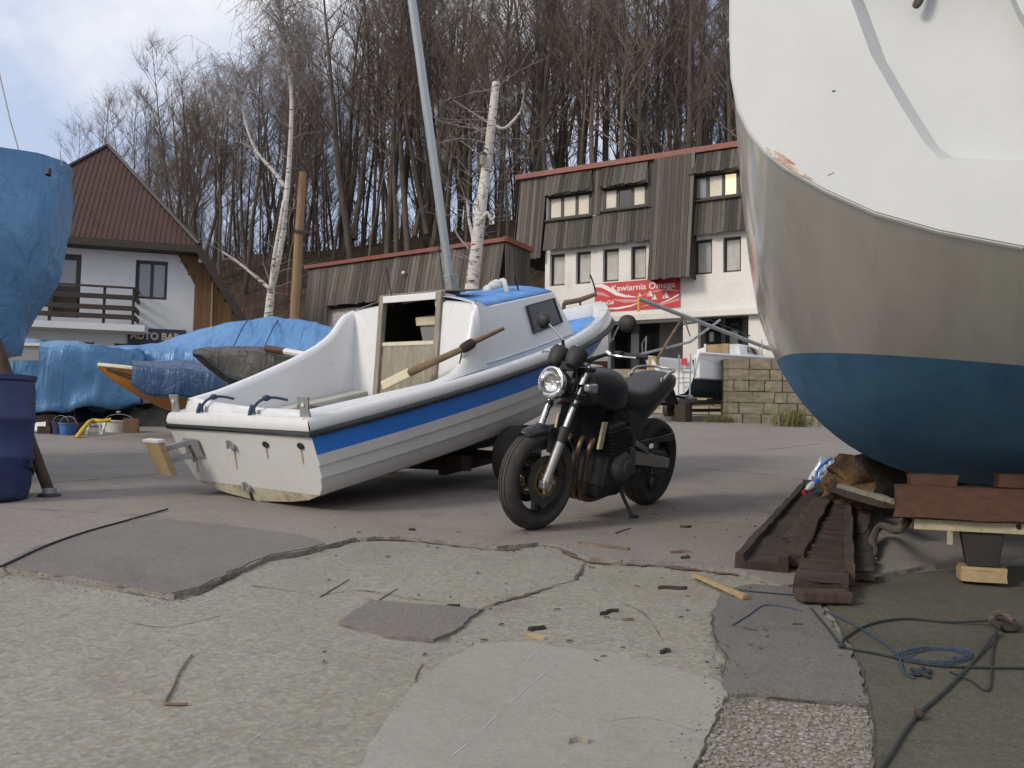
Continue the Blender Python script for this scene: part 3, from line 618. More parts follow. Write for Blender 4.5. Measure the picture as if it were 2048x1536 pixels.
for x,y,s in ((.40,.44,.12),(.53,.44,.14),(.65,.42,.22),(.70,.30,.20),(.83,.32,.24)):
    MB().poly([F.p(U0+x*BW,zb+y*BH,.053),F.p(U0+(x+s*.22)*BW,zb+y*BH,.053),F.p(U0+(x+.01)*BW,zb+(y+s)*BH,.053)],F.n*.004).build('sail',m_bwhite,ban,W=True)
    MB().poly([F.p(U0+(x-.008)*BW,zb+(y-.0)*BH,.053),F.p(U0+(x-s*.12)*BW,zb+y*BH,.053),F.p(U0+(x+.0)*BW,zb+(y+s*.8)*BH,.053)],F.n*.004).build('sail',m_bwhite,ban,W=True)
# ---------------------------------------------------------------- garage with board cladding
A=P(618,536,35.7); B=P(1010,481,30.0); F2=Facade(A,B); g2=gz(32)-.4
gar=thing('wooden_garage','long low garage clad in grey vertical boards with red roof edge','garage',F2.p(0,g2,0))
zr=(A.z+B.z)/2; zc=F2.px(700,608)[1]
uo0=F2.px(664,625)[0]
mb=MB(); F2.wall(mb,.15,F2.L,g2,zc+.1,-.35,-.1,[]); mb.build('front_wall',m_render,gar,W=True)
mb=MB(); F2.hexa(mb,0,F2.L,zc-.0,zr-.1,-.35,-.03); mb.build('cladding_core',m_backing,gar,W=True)
F2.hexa(MB(),uo0,uo0+2.3,g2,zc-.14,-.09,-.05).build('garage_door',m_whiteplastic,gar,W=True)
F2.hexa(MB(),uo0-.1,uo0+2.4,zc-.14,zc-.02,-.09,.02).build('lintel',m_darkwood,gar,W=True)
planks(F2,gar,0,F2.L,zr-.05,lambda q: zc-.05 if q>uo0-.1 else zc-2.2,.0,.28,m_clad,.19,random.Random(4),lean=-.05)
F2.hexa(MB(),-.15,F2.L+.1,zr-.05,zr+.09,-.4,.14).build('roof_flashing',m_redfascia,gar,W=True)
for i in range(6):
    n0=-.1-.25*i; dz=.075*i
    piece('plank',m_clad2,gar,F2.p(F2.L+.22,g2,n0),F2.p(F2.L+.03,zr-.08-dz*.12,n0),.235,.03,F2.u)
q0=F2.p(F2.L+.05,zr+.04,.1); q1=F2.p(F2.L+.05,zr-.06,-1.55); MB().beam(q0,q1,.18,.17).build('side_flashing',m_redfascia,gar,W=True)
mb=MB(); F2.hexa(mb,0,F2.L,zr-.1,zr+.0,-1.55,-.41); F2.hexa(mb,.15,F2.L-.02,g2,zr-.11,-1.55,-1.4); mb.build('roof',m_greyrender,gar,W=True)
MB().ball(F2.p(F2.px(817,548)[0],F2.px(817,548)[1],.28),.07).build('lamp_globe',m_whiteplastic,gar,W=True,sm=True)
# ---------------------------------------------------------------- house on the left
A=P(113,480,26); B=P(395,500,27.1); F3=Facade(A,B); g3=gz(26)-.5; F3o=F3
hs=thing('house','white house with steep brown red roof and dark wooden balcony','house',F3.p(0,g3,0))
UL=-7.0; uR=F3.px(390,560)[0]; ze=(A.z+B.z)/2; f=lambda x,y,n=0:F3.px(x,y,n)
zk=f(390,570)[1]; uk=f(348,508)[0]
zs=f(200,665)[1]      # underside of the balcony slab
# front wall as a polygon with openings built from slabs
d0=f(106,505); d1=f(158,636); w0=f(272,519); w1=f(333,600)
door=(d0[0],d1[0],d1[1],d0[1]); win=(w0[0],w1[0],w1[1],w0[1])
mb=MB(); F3.wall(mb,UL,uk,zs-.3,ze-.05,-.3,0,[door,win]); F3.wall(mb,uk,uR,zs-.3,zk,-.3,0,[])
mb.hexa([F3.p(uk,zk,-.3),F3.p(uR,zk,-.3),F3.p(uR,zk,0),F3.p(uk,zk,0),F3.p(uk,ze-.05,-.3),F3.p(uk+.02,ze-.05,-.3),F3.p(uk+.02,ze-.05,0),F3.p(uk,ze-.05,0)])
mb.build('front_wall',m_render2,hs,W=True)
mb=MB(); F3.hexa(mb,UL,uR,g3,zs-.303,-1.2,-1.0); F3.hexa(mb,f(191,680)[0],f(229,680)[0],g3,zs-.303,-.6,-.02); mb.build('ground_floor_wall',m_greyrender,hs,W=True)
F3.hexa(MB(),f(229,680)[0]-.55,f(229,680)[0],g3,zs-.305,-.02,.0).build('pillar',m_render2,hs,W=True)
mb=MB(); F3.hexa(mb,UL,uR,g3,ze-.3,-7.3,-7); F3.hexa(mb,uR-.3,uR,g3,zk,-7,-.303); mb.build('back_wall',m_render2,hs,W=True)
window(F3,hs,*win,-.2,m_greypane,nm=2,fr=.09)
dw=window(F3,hs,door[0],door[1],lerp(door[2],door[3],.42),door[3],-.2,m_greypane,nm=1,fr=.16,name='balcony_door')
F3.hexa(MB(),door[0]+.1,door[1]-.1,door[2],lerp(door[2],door[3],.42)-.003,-.2,-.12).build('door_panel',m_darkwood,dw,W=True)
# balcony
zf=f(150,640,1.0)[1]; ub1=f(268,640,1.0)[0]
mb=MB(); F3.hexa(mb,UL,ub1+.30,zf-.25,zf-.06,.003,1.05); slab=mb.build('balcony_slab',m_render2,hs,W=True)
zrl=[f(160,y,1.0)[1] for y in (570,590,612,630)]
for k_,zz_ in enumerate(zrl):
    hgt=.06 if k_==0 else .14
    o=piece('rail',m_darkwood,hs,F3.p(UL,zz_,1.0),F3.p(ub1,zz_,1.0),.05,hgt,V((0,0,1)))
    piece('rail',m_darkwood,hs,F3.p(ub1,zz_,.97),F3.p(ub1,zz_,.02),.05,hgt,V((0,0,1)))
uu=UL
while uu<ub1-.05:
    piece('baluster',m_darkwood,hs,F3.p(uu+.0,zf-.06,.94),F3.p(uu,zrl[0],.94),.07,.07,F3.n); uu+=1.42
piece('baluster',m_darkwood,hs,F3.p(ub1-.04,zf-.06,.94),F3.p(ub1-.04,zrl[0],.94),.07,.07,F3.n)
# roof: half hip in front, long right slope running low
ov=.65; ap=P(215,293,29.0); eL=F3.p(UL,ze,ov); eR=F3.p(f(398,493,ov)[0],ze-.0,ov)
ud=(ap-F3.a).dot(F3.u); nd=(ap-F3.a).dot(F3.n)
ridge0=F3.p(ud,ap.z,nd); ridge1=F3.p(ud,ap.z,-8); 
# ribbed hip face
mb=MB(); nb=44; nrm=(eR-eL).cross(ridge0-eL).normalized(); 
if nrm.y>0: nrm=-nrm
eLx=F3.p(2*ud-(eR-F3.a).dot(F3.u),ze,ov)
for k_ in range(nb):
    t0,t1=k_/nb,(k_+1)/nb; a=eLx.lerp(eR,t0); b=eLx.lerp(eR,t1)
    def hitp(t):
        base=eLx.lerp(eR,t); s=1-abs(2*t-1); top=base+(ridge0-(eLx+eR)/2)*s; return base,top
    a,at=hitp(t0); b,bt=hitp(t1); c=(t0+t1)/2; e=.45/nb*.5
    mb.add([a,b,bt,at],[(0,1,2,3)])
    r0,r0t=hitp(t0); MB
    o_=nrm*.022; q,qt=hitp(min(1,t0+e)); mb.add([a,a+o_,at+o_,at,q,q+o_,qt+o_,qt],[(0,1,2,3),(1,5,6,2),(5,4,7,6)])
mb.build('hip_roof',m_rooftile,hs,W=True)
low=P(492,640,27.6); nl=(low-F3.a).dot(F3.n); lowu=(low-F3.a).dot(F3.u)
lowR=F3.p(lowu+.1,low.z-.3,ov); lowRb=F3.p(lowu+.1,low.z-.3,-8)
th=.16
mb=MB(); pts=[eR,lowR,lowRb,ridge1,ridge0]; mb.poly(pts,(0,0,-th)); mb.build('side_roof',m_rooftile,hs,W=True)
eL2=eLx; lowL=F3.p(2*ud-lowu-.1,low.z-.3,ov); lowLb=F3.p(2*ud-lowu-.1,low.z-.3,-8)
mb=MB(); mb.poly([eL2,ridge0,ridge1,lowLb,lowL],(0,0,-th)); mb.build('side_roof',m_rooftile,hs,W=True)
mb=MB().beam(eLx-V((0,0,.10)),eR-V((0,0,.10)),.12,.22); mb.build('eave_board',m_darkwood,hs,W=True)
MB().beam(eR+V((0,0,-.10))+F3.n*.03,lowR+V((0,0,-.10))+F3.n*.03,.07,.22).build('barge_board',m_darkwood,hs,W=True)
mb=MB(); mb.poly([F3.p(UL,ze-.16,ov-.05),F3.p((eR-F3.a).dot(F3.u)-.1,ze-.16,ov-.05),F3.p((eR-F3.a).dot(F3.u)-.1,ze-.16,-.1),F3.p(UL,ze-.16,-.1)],(0,0,-.04)); mb.build('soffit',m_darkwood,hs,W=True)
MB().tube([eR+V((0,0,.05)),ridge0+V((0,0,.05))],.06,6).build('hip_cap',m_darkframe,hs,W=True); MB().tube([eLx+V((0,0,.05)),ridge0+V((0,0,.05))],.06,6).build('hip_cap',m_darkframe,hs,W=True)
# chestnut boarded end under the low roof, to the right of the wall
er=(eR-F3.a).dot(F3.u)
def roof_z(q): return lerp(ze,low.z-.3,max(0,min(1,(q-er)/(lowu+.1-er))))-th-.05 if q>er else ze-.2
q=uk-.02; zt0=g3
while q<lowu-.1:
    if q>uR-.02 or True:
        zb_=g3 if q>uR else zk+(ze-.05-zk)*(uR-q)/(uR-uk)
        zz_=roof_z(q+.1)
        if zz_-zb_>.05: piece('board',m_orangewood,hs,F3.p(q+.11,zb_-.06,.02 if q>uR else .03),F3.p(q+.11,zz_,.02 if q>uR else .03),.215,.03,F3.n)
    q+=.22
piece('batten',m_palewood,hs,F3.p(f(424,600)[0],g3,.06),F3.p(f(424,600)[0],f(424,565)[1],.06),.05,.04,F3.n)
MB().ball(F3.p(f(402,522,.06)[0],f(402,522,.06)[1],.14),.08).build('lamp_globe',m_whiteplastic,hs,W=True,sm=True)
MB().tube([ridge0,ridge0+V((0,0,1.1))],.012,5).build('lightning_rod',m_galv,hs,W=True)
# shop sign on the house
sg=thing('shop_sign','navy sign board with gold letters AUTO BAR under the balcony','sign',F3.p(f(255,680)[0],zs-.9,.05))
s0,s1=f(256,664)[0],f(372,664)[0]; sz0,sz1=f(300,690,.05)[1]-.1,f(300,657,.05)[1]
m_navy=mk('navy_sign_board',(.012,.016,.06),rough=.5,var=.1); m_goldp=mk('sign_gold_paint',(.50,.42,.26),rough=.5,var=.08)
F3.hexa(MB(),s0,s1,sz0,sz1,.01,.06).build('sign_board',m_navy,sg,W=True)
place_text('lettering','AUTO BAR',.30,sg,F3,s0+.08,sz1-.33,.064,m_goldp,(s1-s0)*.86,0,.008)
# ---------------------------------------------------------------- birches, pole, cable
def px_tube(mb,pts,D,r,n=8,k=5):
    q=catmull([P(x,y,D if len(pt)<3 else pt[2]) for pt in pts for x,y in [pt[:2]]],k); m=len(q)
    rr=[lerp(r[0],r[1],i/(m-1)) for i in range(m)]; mb.tube(q,rr,n,cap=True); return q
D=24; base=P(538,640,D); base.z=gz(D)-.05
bt=thing('birch_tree','tall forked white birch with drooping crown beside the wooden pole','tree',base)
mb=MB()
mb.tube([base,P(536,640,D),P(542,580,D)],[.14,.12,.105],9); q1=px_tube(mb,[(541,585),(560,500),(572,400),(580,300),(583,200),(577,130),(566,60),(556,-20)],D,(.098,.022))
q2=px_tube(mb,[(541,585),(548,520),(556,470),(568,400)],D-.3,(.07,.04)); q3=px_tube(mb,[(540,578),(510,552),(470,520),(443,503)],D-.5,(.055,.02))
q4=px_tube(mb,[(571,375),(545,340),(515,305),(495,260),(482,200),(478,150)],D+.2,(.06,.015))
mb.build('trunk',m_birch,bt,W=True,sm=True,ang=180)
cr=MB(); rg=random.Random(8)
for i in range(190):
    q=rg.choice(q1[int(len(q1)*.62):]+q1[int(len(q1)*.78):]+q4[int(len(q4)*.7):]); a=rg.uniform(0,6.28); L=rg.uniform(.5,1.7)
    lp,_=limb(cr,q,V((math.cos(a),math.sin(a),rg.uniform(.3,1.6))),L,.012,rg,3,3,.2,.03)
    for e in range(7):
        p=lp[rg.randint(1,3)]; b=rg.uniform(0,6.28); limb(cr,p,V((math.cos(b),math.sin(b),rg.uniform(-.7,.2))),rg.uniform(.5,1.3),.0045,rg,3,3,.15,-.35)
for i in range(40):
    q=rg.choice(q1[:int(len(q1)*.65)]+q3+q4+q2); a=rg.uniform(0,6.28); limb(cr,q,V((math.cos(a),math.sin(a),rg.uniform(.1,.9))),rg.uniform(.5,1.6),.014,rg,3,4,.2,.02)
cr.build('crown',m_birchtwig,bt,W=True,sm=True,ang=180)
D=23.5; base=P(940,600,D); base.z=gz(D)-.05
pb=thing('birch_tree','pollarded white birch with sawn off top behind the sailing boat','tree',base); mb=MB()
mb.tube([base,P(940,620,D),P(944,570,D)],[.23,.20,.185],10); q1=px_tube(mb,[(944,575),(955,480),(964,400),(975,320),(984,240),(992,165)],D,(.18,.105),10)
px_tube(mb,[(988,250),(1000,256),(1012,255),(1028,240),(1040,225)],D,(.055,.03)); px_tube(mb,[(950,500),(945,470),(938,440),(934,400)],D,(.07,.02)); px_tube(mb,[(962,440),(975,425),(982,440),(990,432)],D-.2,(.05,.025))
mb.build('trunk',m_birch,pb,W=True,sm=True,ang=180); cr=MB(); rg=random.Random(18)
px_tube(cr,[(983,250),(960,235),(930,215),(905,200)],D,(.035,.008),5); px_tube(cr,[(940,500),(915,470),(905,440)],D,(.04,.008),5); px_tube(cr,[(1040,225),(1046,200),(1050,165)],D,(.025,.006),4)
for i in range(46):
    q=rg.choice(q1[2:]); a=rg.uniform(0,6.28); lp,_=limb(cr,q,V((math.cos(a),math.sin(a)*.6,rg.uniform(-.2,.9))),rg.uniform(.5,1.9),.013,rg,3,4,.22,.03)
    for e in range(3): b=rg.uniform(0,6.28); limb(cr,lp[rg.randint(1,4)],V((math.cos(b),math.sin(b),rg.uniform(-.3,.6))),rg.uniform(.3,.7),.007,rg,3,2)
cr.build('crown',m_birchtwig,pb,W=True,sm=True,ang=180)
ln=thing('hanging_lantern','small black lantern hung on the pollarded birch trunk','lamp',P(966,330,D-.25)); q=P(966,318,D-.30)
MB().lathe([(.0,.20),(.10,.16),(.12,.10),(.03,.10)],8,Matrix.Translation(q)).build('cap',m_darkframe,ln,W=True); MB().lathe([(.0,-.16),(.07,-.16),(.10,.10),(.0,.10)],8,Matrix.Translation(q)).build('glass_shade',m_greywood,ln,W=True,sm=True)
MB().tube([q+V((0,0,.18)),q+V((.02,.0,.30)),P(978,300,D-.05)],.018,6).build('bracket',m_darkframe,ln,W=True)
D=25; base=P(590,640,D); base.z=gz(D)-.05
up=thing('utility_pole','bare brown wooden pole standing just right of the forked birch','pole',base); mb=MB(); mb.tube([base,P(589,625,D),P(597,480,D),P(606,345,D)],[.135,.13,.12,.11],10); mb.build('pole_shaft',m_pole,up,W=True,sm=True)
mb=MB(); mb.beam(P(588,462,D-.12),P(618,465,D-.12),.06,.08); mb.build('bracket',m_darkframe,up,W=True)
wv=[P(x,y,d) for x,y,d in ((975,345,23.4),(1050,322,23),(1150,285,22.7),(1300,235,22.3),(1470,178,22),(1700,95,21.5),(2400,-170,20.5))]
tag(MB().tube(catmull(wv,6),.012,4).build('overhead_cable',m_darkframe),'thin dark cable rising to the right in front of the wood','cable')
# ---------------------------------------------------------------- stone walls, kerb, grass
RBK={}
def rough_block(mat,rg):
    if mat.name not in RBK:
        RBK[mat.name]=[]
        for k in range(6):
            r2=random.Random(k); mb=MB(); N_=2; T_=[-.5,0,.5]
            for ax in range(3):
                for sg in (-.5,.5):
                    rows=[]
                    for a in T_:
                        row=[]
                        for b in T_:
                            q=[0,0,0]; q[ax]=sg; q[(ax+1)%3]=a; q[(ax+2)%3]=b; q=V(q); c=(abs(q.x)>.4)+(abs(q.y)>.4)+(abs(q.z)>.4)
                            s=.5+k; n_=V((nz(q*2.1,1,s),nz(q*2.1,1,s+7),nz(q*2.1,1,s+13)))
                            q=q*(1-.035*(c==3)-.012*(c==2))+V((n_.x*.06,n_.y*.14,n_.z*.05)); row.append(q)
                        rows.append(row)
                    mb.grid(rows)
            o=mb.build('stone_block',mat); RBK[mat.name].append(o.data); bpy.data.objects.remove(o)
    return rg.choice(RBK[mat.name])
def stone_wall(par,a,b,rows,rh,bl,th,mat,seed,top=None,z0=None):
    rg=random.Random(seed); d=(b-a); L=d.length; d.normalize(); n=V((d.y,-d.x,0))
    if n.y>0: n=-n
    base=a.z if z0 is None else z0
    MB().hexa([a+n*-.02,b+n*-.02,b-n*th,a-n*th,*[q+V((0,0,rows*rh-.02)) for q in (a+n*-.02,b+n*-.02,b-n*th,a-n*th)]]).build('mortar_core',m_mortar,par,W=True)
    for r in range(rows):
        x=-rg.uniform(0,.5)*bl if r%2 else 0
        while x<L-.02:
            w=bl*rg.uniform(.6,1.5); x0=max(x,-.012); x1=min(x+w,L+.012)
            if x1-x0>.06:
                z=base+(r+.5)*rh; c0=a+d*(x0+.008); c1=a+d*(x1-.008); o=rg.uniform(0,.025)
                p0=V((*c0[:2],z+gz(c0.y)-gz(a.y)))+n*(o-.09); p1=V((*c1[:2],z+gz(c1.y)-gz(a.y)))+n*(o-.09)
                piece('stone_block',mat,par,p0,p1,rh-rg.uniform(.006,.02),.20,n,me=rough_block(mat,rg))
            x+=w
D=21.3; a=P(1456,820,D); a.z=gz(a.y)-.02; b=P(1730,800,20.2); b.z=gz(b.y)-.02
sw=thing('stone_wall','mossy wall of squared stone blocks beside the small sailing boat','wall',a); hh=P(1456,716,D).z-a.z
stone_wall(sw,a,b,6,hh/6,.42,.5,m_stone,3)
for r in range(6):
    piece('stone_block',m_stone,sw,a+V((-.02,.03,hh/6*(r+.5))),a+V((.04,.46,hh/6*(r+.5))),hh/6-.015,.14,V((-1,0,0)))
a=P(1150,800,27); a.z=P(1215,738,27).z-1.3; b=P(1470,790,25.6); b.z=a.z
sw2=thing('terrace_wall','low pale stone block wall in front of the cafe entrance','wall',a); stone_wall(sw2,a,b,5,.26,.55,.4,m_stone2,5)
ka,kb=G(1300,845),G(2050,842); kb=ka+(G(1640,836)-ka).normalized()*14
kr=thing('kerb','pale worn concrete kerb along the grass below the stone wall','kerb',ka); d=(kb-ka).normalized(); x=0; rg=random.Random(2)
while x<13.5:
    q0,q1=ka+d*x,ka+d*(x+.97); o=V((0,0,rg.uniform(-.006,.006)+.055)); piece('kerb_stone',m_kerb,kr,q0+o,q1+o,.14,.14,V((0,0,1))); x+=1.0
lawn=[G(1395,842),G(2300,838),V((14,24,gz(24))),V((9.5,22.2,gz(22.2))),G(1450,826)]
struct(MB().poly([V((q.x,q.y,gz(q.y)+.045)) for q in lawn],(0,0,-.06)).build('grass_verge',mk('mossy_turf',(.075,.085,.028),(.11,.10,.05),rough=1,sc=3,var=.35,bump=.6,bs=20)))
mb=MB(); rg=random.Random(6); yk=G(1450,842).y
for i in range(8000):
    x=rg.uniform(4.6,9.5); y=rg.uniform(ka.y+.15,21.5 if x<6.6 else 20.6)
    if x<5.0 and rg.random()<.6: continue
    p=V((x,y,gz(y)+.03)); h=rg.uniform(.05,.20); d=V((rg.gauss(0,.4),rg.gauss(0,.4),1)); s=V((rg.uniform(-1,1),rg.uniform(-1,1),0)).normalized()*.006
    mb.add([p-s,p+s,p+d*h],[(0,1,2)])
stuff(mb.build('grass',m_grass),'short green grass along the foot of the mossy stone wall','grass')
mb=MB(); c=P(1585,800,19.9)
for i in range(190):
    p=V((c.x+rg.gauss(0,.22),c.y+rg.gauss(0,.12)-.1,gz(20))); h=rg.uniform(.12,.5); d=V((rg.gauss(0,.25),rg.gauss(0,.25),1)); s=V((rg.uniform(-1,1),rg.uniform(-1,1),0)).normalized()*.012
    mb.add([p-s*.4,p+s*.4,p+d*h*.6+s,p+d*h,p+d*h*.6-s],[(0,1,2,3,4)])
tag(mb.build('weed_clump',m_grass),'leafy weed clump growing against the mossy stone wall','plant')
# ---------------------------------------------------------------- generic hulls and tarpaulins
def hull_rows(L,B,Dp,tB=.8,rk=.12,sh=.25,ns=20,nv=8,stem=.55,full=.38):
    rows=[]
    for i in range(ns+1):
        s=i/ns; b=B/2*((tB+(1-tB)*math.sin(min(1,s/.45)*math.pi/2)) if s<.45 else max(0,1-((s-.45)/.55)**2.3)**.8)
        zr=Dp+sh*s*s; zk=0 if s<stem else (zr*.92)*((s-stem)/(1-stem))**2.4; row=[]
        for j in range(-nv,nv+1):
            v=abs(j)/nv; a=lerp(full,.95,s*s); y=b*v**a*(1 if j>0 else -1); zz_=lerp(zk,zr,v**1.25)
            x=L*s-(1-s)*rk*(zz_)/max(Dp,.1); row.append(V((x,y,zz_)))
        rows.append(row)
    return rows
def hull_mesh(rows,mb=None):
    mb=mb or MB(); mb.grid(rows); mb.poly(rows[0]); return mb
def tarp_rows(L,B,rail,ridge,drop,ns=46,nv=22,seed=0,amp=.05,over=.06,s0=-.02,s1=1.02,bfun=None,pleat=.05,sag=.05):
    rows=[]
    for i in range(ns+1):
        s=lerp(s0,s1,i/ns); sc=min(max(s,0),1)
        b=(bfun(sc) if bfun else B/2*(.82+.18*math.sin(min(1,sc/.45)*math.pi/2) if sc<.45 else max(.0,1-((sc-.45)/.55)**2.3)**.8))+over*(1-min(1,max(0,s))**10)
        zr=rail(sc); zt=ridge(sc); dr=drop(sc); row=[]
        for j in range(-nv,nv+1):
            v=j/nv; sg=1 if v>=0 else -1; a=abs(v)
            if a<.6: t=a/.6; y=b*t; z_=lerp(zt,zr,t)-sag*math.sin(t*math.pi)*(zt-zr)
            else: t=(a-.6)/.4; y=b*(1+.03*math.sin(t*3)); z_=zr-dr*t
            p=V((L*s,sg*y,z_)); am=amp*(.5+t*.8 if a>=.6 else .6)
            n_=V((0,sg*.8 if a>.5 else .2*sg,.3 if a>.6 else 1)).normalized()
            d=nz(p,1.2,seed)*am*.9+nz(p,3.0,seed+3)*am*.3
            d+=am*1.1*(abs(nz((p.x*2.6+p.y*.7,p.y*.5,p.z*.4),1,seed+20))-.2)+am*.25*abs(nz((p.x*5.0-p.z*1.5,p.y*.6,p.z*.6),1,seed+23))
            if a>.55: d+=pleat*t*math.sin(p.x*9+3*nz(p,2,seed)+seed)*(.4+.6*abs(nz(p,1.1,seed+2)))
            row.append(p+n_*d+V((0,0,nz(p,2.2,seed+6)*.05*(a>.95))))
        rows.append(row)
    LASTROWS.append(rows); return rows
LASTROWS=[]; TARPS=[]
def chain(*pts): return lambda s: interp(s,pts)
def boat_frame(x,y,yaw,lift,pitch=0,roll=0): return (x,y,gz(y)+lift),(roll,-pitch,yaw)
def cradle(name,label,bx,by,yaw,L,h,B,n=2,grp=None):
    c,s=math.cos(yaw),math.sin(yaw); t=thing(name,label,'boat cradle',(bx,by,gz(by)),(0,0,0),grp)
    for k in range(n):
        f=lerp(.25,.7,k/max(1,n-1))*L; q=V((bx+c*f,by+s*f,0)); pr=V((-s,c,0))
        for sg in (-1,1):
            p=q+pr*sg*B*.36; p.z=gz(p.y); MB().beam(p,p+V((0,0,h+.10)),.12,.12,(1,0,0)).build('post',m_timber,t,W=True)
        a,b=q-pr*B*.45,q+pr*B*.45; a.z=gz(a.y)+h-.08; b.z=gz(b.y)+h-.08; MB().beam(a,b,.14,.14).build('crossbeam',m_timber,t,W=True)
    return t
# long hump-backed covered boat
c0=P(665,760,17.2); yaw=R(184); L=5.6; lift=.62
loc,rot=boat_frame(c0.x,c0.y,yaw,lift); hb=thing('covered_boat','long boat under a humped bright blue tarpaulin in front of the garage','boat',loc,rot)
hull_mesh(hull_rows(L,1.9,.62,sh=.2)).build('hull',m_beigehull,hb,sm=True)
MB().grid(tarp_rows(L,1.9,chain((0,.68),(.6,.70),(1,.80)),chain((0,1.28),(.06,1.38),(.2,1.44),(.37,1.32),(.49,1.10),(.60,.90),(.745,.80),(.88,.80),(1,.78)),chain((0,.35),(.5,.45),(.8,.75),(1,.55)),seed=2,amp=.11,ns=90,pleat=.07)).build('tarpaulin',m_tarp2,hb,sm=True,ang=180,solid=.006)
TARPS.append((hb,LASTROWS[-1]))
for k in (.20,.30):
    MB().tube([(L*k,1.02,.30),(L*k,1.03,.75),(L*k-.05,.55,1.17),(L*k-.05,0,1.44)],.012,5).build('tie_rope',m_ropeb,hb)
cradle('boat_cradle','timber cradle under the long humped tarpaulin boat',c0.x,c0.y,yaw,L,lift+.05,1.7)
# second covered boat, low, far left
c0=P(-250,760,15.2); yaw=R(8); L=4.3; lift=.55
loc,rot=boat_frame(c0.x,c0.y,yaw,lift); b2=thing('covered_boat','low boat under crumpled pale blue tarpaulin behind the blue drum','boat',loc,rot)
hull_mesh(hull_rows(L,1.8,.6)).build('hull',m_beigehull,b2,sm=True)
MB().grid(tarp_rows(L,1.8,chain((0,.68),(1,.85)),chain((0,.95),(.4,1.02),(.75,.96),(1,.86)),chain((0,1.05),(.6,1.12),(1,1.0)),seed=12,amp=.14,ns=84,pleat=.09)).build('tarpaulin',m_tarp,b2,sm=True,ang=180,solid=.006)
TARPS.append((b2,LASTROWS[-1]))
cradle('boat_cradle','timber cradle under the low pale blue covered boat',c0.x,c0.y,yaw,L,lift+.05,1.6)
pn=thing('board','grey board lying across the low covered boat near the drum','board',P(45,700,14.6)); mb=MB(); mb.beam(P(5,706,14.2),P(78,705,14.35),.05,.26); mb.build('panel',m_greyrender,pn,W=True); mb=MB(); mb.beam(P(0,688,14.18),P(80,689,14.33),.07,.05); mb.build('white_batten',m_whiteplastic,pn,W=True)
# orange boat, bow towards us on the left
bow=P(197,735,12.8); yaw=R(205); L=4.4; st=V((bow.x-math.cos(yaw)*L,bow.y-math.sin(yaw)*L,0)); lift=.50
loc,rot=boat_frame(st.x,st.y,yaw,bow.z-gz(st.y)-.80,R(0)); lift=bow.z-gz(st.y)-.80; ob=thing('covered_boat','orange wooden boat with slate blue tarpaulin and pointed bow to the left','boat',loc,rot)
rows=hull_rows(L,1.5,.58,tB=.75,sh=.26,stem=.45); hull_mesh(rows).build('hull',m_orange,ob,sm=True)
MB().tube([r[0] for r in rows][::-1]+[r[-1] for r in rows],.03,6).build('gunwale',m_creamwood,ob,sm=True)
MB().grid(tarp_rows(L,1.5,chain((0,.63),(.5,.68),(.93,.84),(1,.87)),chain((0,.95),(.4,1.05),(.8,.95),(1,.90)),chain((0,.30),(.6,.34),(.80,.42),(.86,.40),(.90,.30)),seed=22,amp=.05,ns=70,s1=.90,pleat=.03,over=.05)).build('tarpaulin',m_tarp3,ob,sm=True,ang=180,solid=.006)
TARPS.append((ob,LASTROWS[-1]))
mb=MB()
for y_ in (13,14): mb.tube([rows[i_][y_]+V((.004,.008,0)) for i_ in (18,19)]+[lerp(rows[19][y_],rows[20][y_],.5)+V((.006,.006,0))],.012,5)
mb.build('bow_marking',m_darkframe,ob)
cradle('boat_cradle','timber cradle under the orange boat',st.x,st.y,yaw,L,lift+.05,1.3)
# grey-green covered dinghy
bow=P(386,702,11.4); yaw=R(198); L=3.6; st=V((bow.x-math.cos(yaw)*L,bow.y-math.sin(yaw)*L,0)); lift=bow.z-gz(st.y)-.72
loc,rot=boat_frame(st.x,st.y,yaw,lift); gb=thing('covered_dinghy','dinghy wrapped in dark grey green tarpaulin in front of blue hump','boat',loc,rot)
hull_mesh(hull_rows(L,1.4,.5,sh=.22,stem=.5)).build('hull',m_tarpdark,gb,sm=True)
MB().grid(tarp_rows(L,1.4,chain((0,.53),(.5,.58),(1,.72)),chain((0,.72),(.5,.80),(.9,.78),(1,.735)),chain((0,.45),(.55,.50),(.75,.44),(.88,.26),(.96,.10),(1,.03)),seed=32,amp=.06,ns=64,over=.05,s1=1.0)).build('tarpaulin',m_tarpg,gb,sm=True,ang=180,solid=.006)
TARPS.append((gb,LASTROWS[-1]))
cradle('boat_cradle','timber cradle under the grey green dinghy',st.x,st.y,yaw,L,lift+.05,1.2)
a,b=P(533,697,11.2),P(650,716,10.6); q=a.lerp(b,.33)
bm_=thing('boom','white spar with brown wooden end lying on the grey green dinghy','spar',a); MB().tube([a,q],.045,8).build('wooden_end',m_brownpaint,bm_,W=True,sm=True); MB().tube([q,b],.042,8).build('white_shaft',m_whiteplastic,bm_,W=True,sm=True)
for tb_,rw_ in TARPS:
    for k in (0,-1):
        MB().tube([r[k] for r in rw_][::2],.012,5).build('hem_rope',m_ropeb,tb_,sm=True)
        for f in (.18,.4,.62,.8):
            p=rw_[int(f*(len(rw_)-1))][k]; MB().tube([p,p+V((.03,-.10*(1 if p.y>0 else -1),-.22)),V((p.x+.02,p.y*.55,max(-.25,p.z-.42)))],.007,5).build('lashing',m_ropek,tb_,sm=True)
